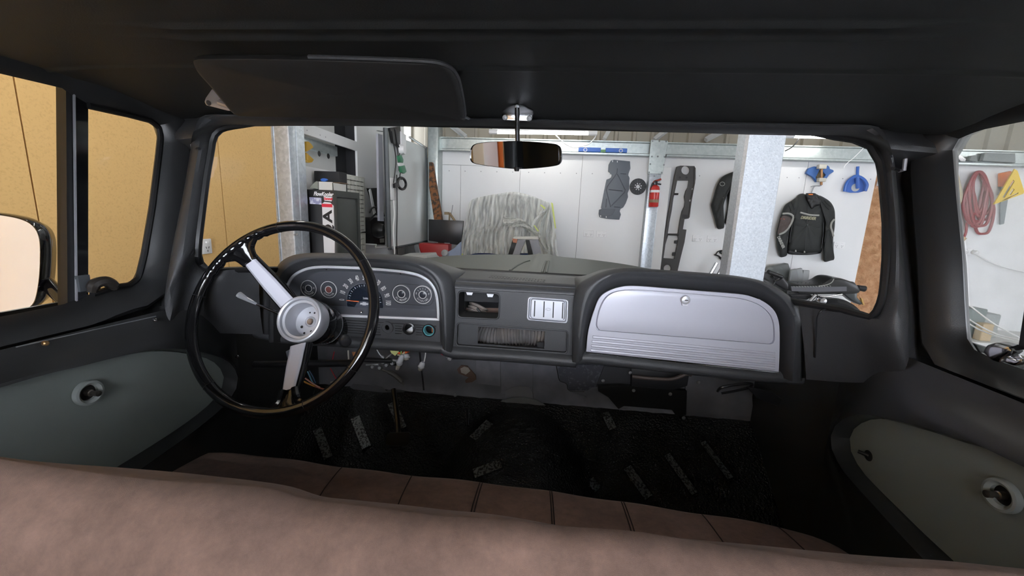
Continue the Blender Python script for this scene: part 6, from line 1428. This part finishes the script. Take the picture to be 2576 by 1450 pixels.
hgr = tag(build('coat_hanger', join(tube(cat([W(a, b, 0.06) for a, b in ((2041, 488), (2043, 480), (2047, 471), (2052, 468), (2062, 468))], 5), 0.006, 6), prism([W(a, b, 0.07) for a, b in ((2029, 492), (2030, 487), (2050, 487), (2052, 492))], (0, 0.02, 0))), M_bare), 'wire coat hanger holding the riding jacket', 'hanger')
tag(build('hanger_tag', prism([W(a, b, 0.16) for a, b in ((2034, 488), (2045, 488), (2045, 491), (2035, 491))], (0, 0.004, 0)), M_orange, smooth=0), 'orange size tag on the coat hanger', 'tag')
j1 = thing('riding_jacket', 'black riding jacket half hidden behind the freestanding column', 'jacket', W(1830, 577, 0.1))
bulge('torso', [(1864, 425), (1880, 422), (1900, 428), (1915, 445), (1912, 500), (1908, 560), (1860, 570), (1828, 566), (1824, 555), (1830, 520), (1830, 480), (1838, 445)], 0.02, 0.11, M_fabric, j1)
bulge('sleeve', [(1862, 426), (1845, 432), (1825, 440), (1812, 450), (1802, 470), (1795, 495), (1789, 515), (1790, 525), (1797, 550), (1804, 575), (1816, 576), (1822, 571), (1818, 545), (1822, 510), (1835, 480), (1848, 455)], 0.05, 0.10, M_fabric, j1)
trimstrip('chest_stripe', [(1848, 449), (1843, 470), (1848, 480), (1858, 490)], 0.009, 0.15, M_fabgrey, j1)
build('elbow_patch', tube([W(1817+6*math.cos(t), 463+5*math.sin(t), 0.152) for t in [2*math.pi*k/16 for k in range(16)]], 0.003, 5, closed=True), M_fabgrey, j1)
trimstrip('hem_stripe', [(1826, 562), (1845, 566), (1862, 567)], 0.006, 0.135, M_fabgrey, j1)
trimstrip('pocket_zip', [(1838, 505), (1836, 520), (1838, 535)], 0.004, 0.138, M_seal, j1)
trimstrip('sleeve_seam', [(1822, 490), (1812, 515), (1815, 545)], 0.004, 0.15, M_seal, j1)

# blue spring clamp tool
bc = thing('spring_compressor', 'blue metal spreader clamp with a threaded screw hanging above the jacket', 'clamp', W(2065, 465, 0.06))
bs_ = mat('worn_blue_steel', (0.05, 0.13, 0.36), 0.4, 0.2)
build('jaw', prism([W(a, b, 0.05) for a, b in ((2028, 436), (2034, 424), (2048, 419), (2062, 420), (2060, 432), (2052, 448), (2060, 456), (2054, 459), (2044, 445), (2034, 440))], (0, 0.03, 0)), bs_, bc, bevel=(0.003, 1))
build('jaw', prism([W(a, b, 0.05) for a, b in ((2070, 421), (2082, 416), (2087, 420), (2088, 425), (2097, 428), (2098, 432), (2086, 440), (2074, 458), (2066, 456), (2078, 440), (2068, 430))], (0, 0.03, 0)), bs_, bc, bevel=(0.003, 1))
build('web', prism([W(a, b, 0.03) for a, b in ((2046, 428), (2080, 428), (2068, 452), (2058, 452))], (0, 0.01, 0)), mat('olive_brown_steel', (0.13, 0.10, 0.05), 0.6), bc)
build('screw', tube([W(2067, 418, 0.09), W(2066, 466, 0.09)], 0.012, 10), mat('rusty_screw', (0.35, 0.18, 0.08), 0.5, 0.5), bc)
build('block', box(W(2067, 420, 0.09), (0.075, 0.05, 0.045)), mat('pale_cast', (0.48, 0.46, 0.40), 0.5), bc, bevel=(0.005, 2))
build('block', box(W(2066, 453, 0.09), (0.07, 0.05, 0.04)), mat('pale_cast', (0.48, 0.46, 0.40), 0.5), bc, bevel=(0.005, 2))
build('tommy_bar', tube(cat([W(2040, 470, 0.09), W(2048, 468, 0.09), W(2066, 467, 0.09)], 4), 0.006, 6), M_bare, bc)
# dustpan
dp = thing('dustpan', 'blue plastic dustpan hanging by its handle on the white wall', 'dustpan', W(2152, 484, 0.05))
build('pan', prism([W(a, b, 0.035) for a, b in ((2125, 482), (2128, 467), (2134, 456), (2145, 447), (2152, 444), (2164, 446), (2174, 453), (2180, 463), (2180, 470), (2176, 481), (2160, 485), (2140, 485))], (0, 0.02, 0)), M_blue, dp, bevel=(0.004, 2))
build('pan_rim', tube(cat([W(a, b, 0.06) for a, b in ((2125, 482), (2128, 467), (2134, 456), (2145, 447), (2152, 444), (2164, 446), (2174, 453), (2180, 463), (2180, 470), (2176, 481))], 4), 0.016, 8), M_blue, dp)
build('handle', tube(cat([W(2158, 419, 0.05), W(2157, 435, 0.05), W(2157, 452, 0.06), W(2158, 474, 0.05)], 4), [0.014]*6+[0.018]*7, 10), M_blue, dp)
build('label', lathe([(0.042, 0.001), (0, 0.001)], W(2152, 472, 0.037), (0, -1, 0), 20), mat('grey_label', (0.40, 0.42, 0.42), 0.5), dp)

# ================================================================== MOTORCYCLE beyond the right front of the truck
YM = 4.25
def Mo(a, b, d=0.0): return P(a, b, y=YM-d)
mc_ = thing('motorcycle', 'black motorcycle with a stitched hump seat parked against the back wall', 'motorcycle', (Mo(2060, 790).x, YM, GZ))
seatq = [(1988, 713), (2000, 712), (2020, 712), (2045, 710), (2060, 705), (2072, 697), (2085, 695), (2100, 697), (2120, 704), (2132, 712), (2138, 722), (2136, 732), (2110, 735), (2060, 735), (2020, 734), (1990, 733)]
o = resample(cat([Vector((a, b, 0)) for a, b in seatq], 4, True), 100, True)
sxc, syc = 2062, 722
rows = []
for dd_, f in ((0.13, 0.80), (0.125, 0.92), (0.11, 0.98), (0.08, 1.0), (-0.08, 1.0), (-0.11, 0.98), (-0.125, 0.92), (-0.13, 0.80)):
    rows.append([P(sxc+(v.x-sxc)*(0.97+0.03*f), syc+(v.y-syc)*f, y=YM)+Vector((0, -dd_, 0)) for v in o])
build('seat', loft(rows, True, True), M_leather, mc_, smooth=50)
build('side_panel', prism([Mo(a, b, 0.135) for a, b in ((1990, 721), (2050, 721), (2090, 722), (2130, 722), (2130, 733), (2060, 735), (1992, 733))], (0, 0.01, 0)), mat('grey_vinyl', (0.09, 0.09, 0.10), 0.4), mc_)
for k in range(14):
    a = 1996+k*7; build('stitch', tube([Mo(a, 720.5-(0.06*max(0, k-8)**2), 0.14), Mo(a+3, 722.5-(0.06*max(0, k-8)**2), 0.14)], 0.003, 5), M_fabgrey, mc_)
build('seat_seam', tube(cat([Mo(a, b, 0.135) for a, b in ((2060, 720), (2080, 717), (2092, 711), (2098, 702))], 5), 0.004, 6), M_fabgrey, mc_)
for k in range(8):
    build('quilt_line', tube([P(2006+k*10, 712.5, y=YM-0.10), P(2008+k*10, 711-0.5*max(0, k-3)**1.3, y=YM+0.02)], 0.003, 5), M_seal, mc_)
build('frame_rail', tube(cat([Mo(a, b, 0.10) for a, b in ((1985, 738), (2040, 738), (2110, 737), (2130, 735), (2142, 726), (2150, 720), (2146, 713), (2138, 711))], 5), 0.012, 10), M_satin, mc_)
build('side_cover', prism([Mo(a, b, 0.10) for a, b in ((1985, 740), (2040, 741), (2046, 746), (2030, 756), (1995, 752))], (0, 0.05, 0)), M_satin, mc_, bevel=(0.01, 2))
build('tank_tail', prism([Mo(a, b, 0.12) for a, b in ((1940, 690), (1965, 690), (1985, 712), (1990, 733), (1975, 730), (1950, 715))], (0, 0.24, 0)), M_satin, mc_, bevel=(0.02, 3))
rr = 0.33; rw = Vector((Mo(2098, 748).x, YM, GZ+rr*1.02))
build('rear_wheel', lathe([(rr*0.72, -0.05), (rr*0.9, -0.065), (rr, -0.04), (rr*1.02, 0), (rr, 0.04), (rr*0.9, 0.065), (rr*0.72, 0.05)], rw, (0, 1, 0), 48), M_seal, mc_)
build('wheel_rim', lathe([(rr*0.73, -0.045), (rr*0.66, -0.03), (rr*0.66, 0.03), (rr*0.73, 0.045)], rw, (0, 1, 0), 40), M_chrome, mc_)
build('shock', tube([Mo(2052, 742, 0.13), Mo(2035, 760, 0.13)], 0.018, 10), M_chrome, mc_)
build('shock_mount', tube([Mo(2052, 740, 0.12), Mo(2066, 760, 0.12)], 0.012, 8), M_satin, mc_)
build('turn_signal', lathe([(0, 0.05), (0.03, 0.045), (0.036, 0.0), (0.02, -0.04)], Mo(2064, 756, 0.17), (0, -1, 0), 16), M_chrome, mc_)
build('fender_stay', tube(cat([Mo(a, b, 0.14) for a, b in ((2062, 746), (2080, 747), (2105, 743), (2118, 741))], 4), 0.009, 8), M_chrome, mc_)
build('rear_fender', prism([Mo(a, b, 0.05) for a, b in ((2122, 738), (2136, 732), (2150, 728), (2158, 735), (2156, 748), (2172, 765), (2164, 768), (2146, 758))], (0, 0.10, 0)), mat('dark_fender', (0.05, 0.055, 0.055), 0.35), mc_, bevel=(0.008, 2))
build('tail_lamp', tube([Mo(2157, 724, 0.06), Mo(2175, 727, 0.06)], [0.026, 0.030], 12), M_seal, mc_)
build('plate_bracket', prism([Mo(a, b, 0.06) for a, b in ((2166, 750), (2170, 752), (2175, 768), (2172, 768))], (0, 0.02, 0)), mat('ochre_reflector', (0.5, 0.3, 0.08), 0.4), mc_)
fw_ = rw+Vector((-1.38, 0, 0))
build('front_wheel', lathe([(rr*0.76, -0.04), (rr*0.92, -0.05), (rr, -0.03), (rr*1.02, 0), (rr, 0.03), (rr*0.92, 0.05), (rr*0.76, 0.04)], fw_, (0, 1, 0), 48), M_seal, mc_)
build('wheel_rim', lathe([(rr*0.77, -0.035), (rr*0.70, -0.03), (rr*0.70, 0.03), (rr*0.77, 0.035)], fw_, (0, 1, 0), 40), M_chrome, mc_)
for s_ in (-0.09, 0.09): build('fork_leg', tube([fw_+Vector((0, s_, 0)), fw_+Vector((0.24, s_, 0.62))], 0.02, 10), M_chrome, mc_)
build('engine', box2((rw.x-0.95, YM-0.16, GZ+0.2), (rw.x-0.45, YM+0.16, GZ+0.55)), M_satin, mc_, bevel=(0.03, 2))
build('swing_arm', tube([rw+Vector((0, -0.09, 0)), rw+Vector((-0.5, -0.09, 0.02))], 0.022, 8), M_satin, mc_)
# handlebar: near grip and far grip
build('handlebar', tube(cat([Mo(1968, 697, 0.30), Mo(1955, 705, 0.15), Mo(1935, 706, 0.0), Mo(1900, 690, -0.2), P(1862, 662, y=YM+0.42), P(1836, 647, y=YM+0.44)], 6), 0.012, 8), M_satin, mc_)
build('grip', tube([Mo(1932, 684, 0.33), Mo(1966, 697, 0.30)], 0.019, 12), M_seal, mc_)
build('grip', tube([P(1812, 634, y=YM+0.46), P(1836, 647, y=YM+0.48)], 0.019, 12), M_seal, mc_)
build('lever', tube(cat([P(a, b, y=YM+0.47) for a, b in ((1797, 641), (1808, 645), (1820, 655), (1832, 662))], 4), 0.008, 8), M_satin, mc_)
build('lever_guard', tube(cat([P(a, b, y=YM+0.47) for a, b in ((1800, 642), (1805, 634), (1816, 630))], 4)+[P(1826, 640, y=YM+0.47)], 0.007, 6), M_satin, mc_)
build('cable', tube(cat([P(a, b, y=YM+0.45) for a, b in ((1808, 648), (1818, 656), (1828, 660), (1832, 690))], 5), 0.006, 6), M_seal, mc_)
build('cable', tube(cat([Mo(a, b, 0.28) for a, b in ((1938, 696), (1950, 708), (1945, 722), (1960, 735))], 5), 0.007, 6), M_seal, mc_)
# tarp and folded screens behind it
tag(build('grey_tarp', prism([Vector((P(a, b, y=4.64).x, 4.64, max(GZ, P(a, b, y=4.64).z))) for a, b in ((1925, 678), (1945, 670), (1984, 663), (1990, 680), (2000, 710), (1995, 1000), (1930, 1000))], (0, 0.08, 0)), mat('mottled_grey_plastic', (0.10, 0.11, 0.105), 0.35, var=((0.22, 0.23, 0.22), 12, 5, 0.5, 0.7)), bevel=(0.01, 2)), 'mottled grey plastic tarp bundle behind the motorcycle seat', 'tarp')
for i, pts in enumerate([[(1990, 680), (2004, 677), (2010, 700), (2000, 712), (1996, 710)], [(2003, 678), (2018, 675), (2022, 695), (2020, 710), (2008, 710)], [(2022, 680), (2037, 681), (2036, 695), (2031, 710), (2022, 710)]]):
    tag(build('folded_panel', prism([Vector((P(a, b, y=4.50+0.045*i).x, 4.50+0.045*i, max(GZ, P(a, b, y=4.50+0.045*i).z if b < 705 else GZ))) for a, b in pts], (0, 0.03, 0)), mat('reflective_grey%d' % i, (0.26+0.05*i, 0.27+0.05*i, 0.27+0.05*i), 0.35), bevel=(0.003, 1)), ['pale grey folded panel leaning on the grey tarp', 'upright pale grey folded panel between two others', 'pale grey folded panel standing out farthest from the grey tarp'][i], 'panel')

# ================================================================== SEEN THROUGH THE RIGHT DOOR WINDOW
rp = thing('rope_coil', 'coil of pale rope hanging beside the red hose', 'rope', W(2410, 540, 0.05))
hs = thing('hose_coil', 'coil of red air hose hanging on the white wall', 'hose', W(2460, 610, 0.05))
def loops(par, m, cx, ty, by, w, n, r, seed, sw=0.4):
    rnd = random.Random(seed)
    for k in range(n):
        a = cx+rnd.uniform(-w*sw, w*sw)*0.5; ww_ = w*rnd.uniform(0.35, 0.62); b = by-rnd.uniform(0, (by-ty)*0.4); dd_ = rnd.uniform(0.02, 0.09)
        pts = [(cx+rnd.uniform(-4, 4), ty), (cx-ww_*0.6, ty+(b-ty)*0.22), (a-ww_*0.75, ty+(b-ty)*0.6), (a-ww_*0.45, b-8), (a, b), (a+ww_*0.45, b-10), (a+ww_*0.75, ty+(b-ty)*0.6), (cx+ww_*0.6, ty+(b-ty)*0.22)]
        build('loop', tube(cat([W(p, q, dd_) for p, q in pts], 5, True), r, 6, closed=True), m, par)
loops(hs, mat('dull_red_hose', (0.30, 0.045, 0.05), 0.4), 2462, 432, 595, 62, 10, 0.013, 3)
build('hose_tail', tube(cat([W(a, b, 0.05) for a, b in ((2432, 560), (2430, 585), (2422, 602), (2416, 606))], 5), 0.011, 6), mat('dull_red_hose', (0.3, 0.045, 0.05), 0.4), hs)
build('coupling', tube([W(2426, 598, 0.05), W(2416, 608, 0.05)], 0.022, 8), mat('tan_coupling', (0.5, 0.35, 0.22), 0.5), hs)
loops(rp, mat('pale_rope', (0.55, 0.50, 0.38), 0.8), 2402, 435, 535, 26, 8, 0.011, 5)
sw = thing('hand_saw', 'hand saw with an orange handle hanging behind the yellow square', 'saw', W(2524, 566, 0.03))
build('blade', prism([W(a, b, 0.025) for a, b in ((2518, 468), (2541, 468), (2526, 563), (2516, 566))], (0, 0.004, 0)), mat('saw_steel', (0.22, 0.24, 0.25), 0.35, 0.7), sw)
build('handle', prism([W(a, b, 0.04) for a, b in ((2517, 436), (2545, 430), (2550, 455), (2540, 470), (2517, 470))], (0, 0.03, 0)), M_orange, sw, bevel=(0.006, 2))
sq = thing('speed_square', 'yellow triangular carpenter square hanging on the white wall', 'square', W(2530, 516, 0.12))
tri = [(2500, 515), (2553, 425), (2560, 430), (2577, 482), (2574, 488)]
build('triangle', plate([W(a, b, 0.12) for a, b in tri], [[W(a, b, 0.12) for a, b in ((2522, 497), (2549, 452), (2553, 456), (2528, 498))], [W(a, b, 0.12) for a, b in ((2538, 490), (2549, 474), (2553, 477), (2543, 491))], [W(a, b, 0.12) for a, b in ((2520, 505), (2562, 484), (2562, 487), (2521, 508))]], (0, 0.012, 0)), M_yellow, sq)
outlet(W(2438, 633), (1, 0, 0), (0, 0, 1), 0.115, 0.075, 'white power outlet with a plugged-in lead below the red hose')
tag(build('power_lead', join(lathe([(0, 0.06), (0.02, 0.05), (0.022, 0.0)], W(2447, 635, 0.01), (0, -1, 0), 10), tube(cat([W(a, b, 0.06) for a, b in ((2450, 636), (2470, 648), (2500, 664), (2540, 677), (2600, 690))], 5), 0.008, 6)), M_whitegloss), 'white lead running along the wall from its plug', 'lead')
# clutter on the girt ledge seen through the door window
zs_ = zg1
for nme, pts, m, lab in [('dark_tin', [(2394, 388), (2402, 386), (2402, 410), (2394, 410)], M_bare, 'small dark tin on the wall girt seen through the door window'), ('metal_elbow', [(2404, 392), (2414, 388), (2432, 400), (2428, 408), (2416, 406)], M_chrome, 'shiny metal pipe elbow on the wall girt'), ('grey_block', [(2438, 405), (2444, 392), (2456, 390), (2462, 407)], mat('block_grey', (0.20, 0.22, 0.22), 0.7), 'wedge shaped grey block on the wall girt'), ('grey_crate', [(2472, 405), (2478, 384), (2555, 386), (2556, 410)], mat('crate_grey', (0.22, 0.24, 0.24), 0.7), 'long grey crate on the wall girt above the red hose')]:
    tag(build(nme, prism([Vector((W(a, b, 0.094).x, YW-0.094, max(zg0+0.034, W(a, b, 0.094).z))) for a, b in pts], (0, 0.04, 0)), m, bevel=(0.004, 1)), lab, nme.split('_')[1])
# bench with boxes below
bn = tag(build('work_bench', join(box2((xi1+0.20, YW-0.62, W(2480, 862, 0.6).z-0.04), (6.9, YW-0.01, W(2480, 862, 0.6).z)), box2((xi1+0.22, YW-0.6, GZ), (xi1+0.29, YW-0.05, W(2480, 862, 0.6).z-0.04)), box2((6.8, YW-0.6, GZ), (6.88, YW-0.05, W(2480, 862, 0.6).z-0.04))), mat('pale_bench', (0.6, 0.6, 0.58), 0.6), smooth=0), 'pale work bench against the wall outside the right door', 'bench')
zb_ = W(2480, 862, 0.6).z
for nme, q0, q1, d, m, lab in [('grey_drum', (2418, 775), (2465, 862), 0.45, mat('drum_grey', (0.16, 0.19, 0.18), 0.5), 'grey green bucket on the bench outside the right door'), ('grey_box', (2472, 790), (2502, 862), 0.40, mat('box_grey', (0.30, 0.32, 0.31), 0.6), 'pale grey box beside the grey green bucket'), ('tan_tin', (2476, 815), (2492, 862), 0.56, mat('tan_tin', (0.45, 0.33, 0.18), 0.6), 'tan tin in front of the pale grey box')]:
    a, b = W(q0[0], q0[1], d), W(q1[0], q1[1], d); zt_ = max(a.z, zb_+0.12)
    tag(build(nme, box2((a.x, YW-d, zb_), (b.x, YW-d+(0.14 if nme != 'tan_tin' else 0.08), zt_)), m, bevel=(0.012, 3)), lab, nme.split('_')[1])
for i, l in enumerate([[(2408, 748), (2440, 770), (2500, 815), (2565, 850)], [(2410, 780), (2450, 812), (2510, 842), (2565, 855)], [(2412, 797), (2460, 828), (2520, 850), (2565, 860)]]):
    tag(build('guy_wire', tube(cat([P(a, b, x=1.6) for a, b in l], 6), 0.0025, 6), M_whitegloss), ['pale cord outside the right door window, slanting steepest', 'pale cord outside the right door window, between the two others', 'pale cord outside the right door window, sagging lowest'][i], 'cord')

# ================================================================== BEHIND THE TRUCK (seen in the mirrors)
oc_ = thing('orange_cabinet', 'orange cabinet with blue printed drawers behind the truck', 'cabinet', (-1.57, -1.15, GZ))
build('body', box2((-1.74, -1.45, GZ), (-1.40, -0.85, 1.95)), mat('orange_enamel', (0.70, 0.17, 0.03), 0.4), oc_, bevel=(0.01, 2))
for k in range(4):
    build('drawer', box2((-1.40, -1.35, 0.9+k*0.24), (-1.39, -0.95, 1.1+k*0.24)), mat('blue_white_print', (0.05, 0.2, 0.5), 0.4, var=((0.6, 0.65, 0.7), 30, 3, 0.5, 0.55)), oc_, smooth=0)
tag(build('white_post', box2((-1.74, -0.84, GZ), (-1.62, -0.70, 2.4)), M_whitegloss, bevel=(0.004, 1)), 'white post beside the orange cabinet behind the truck', 'post')
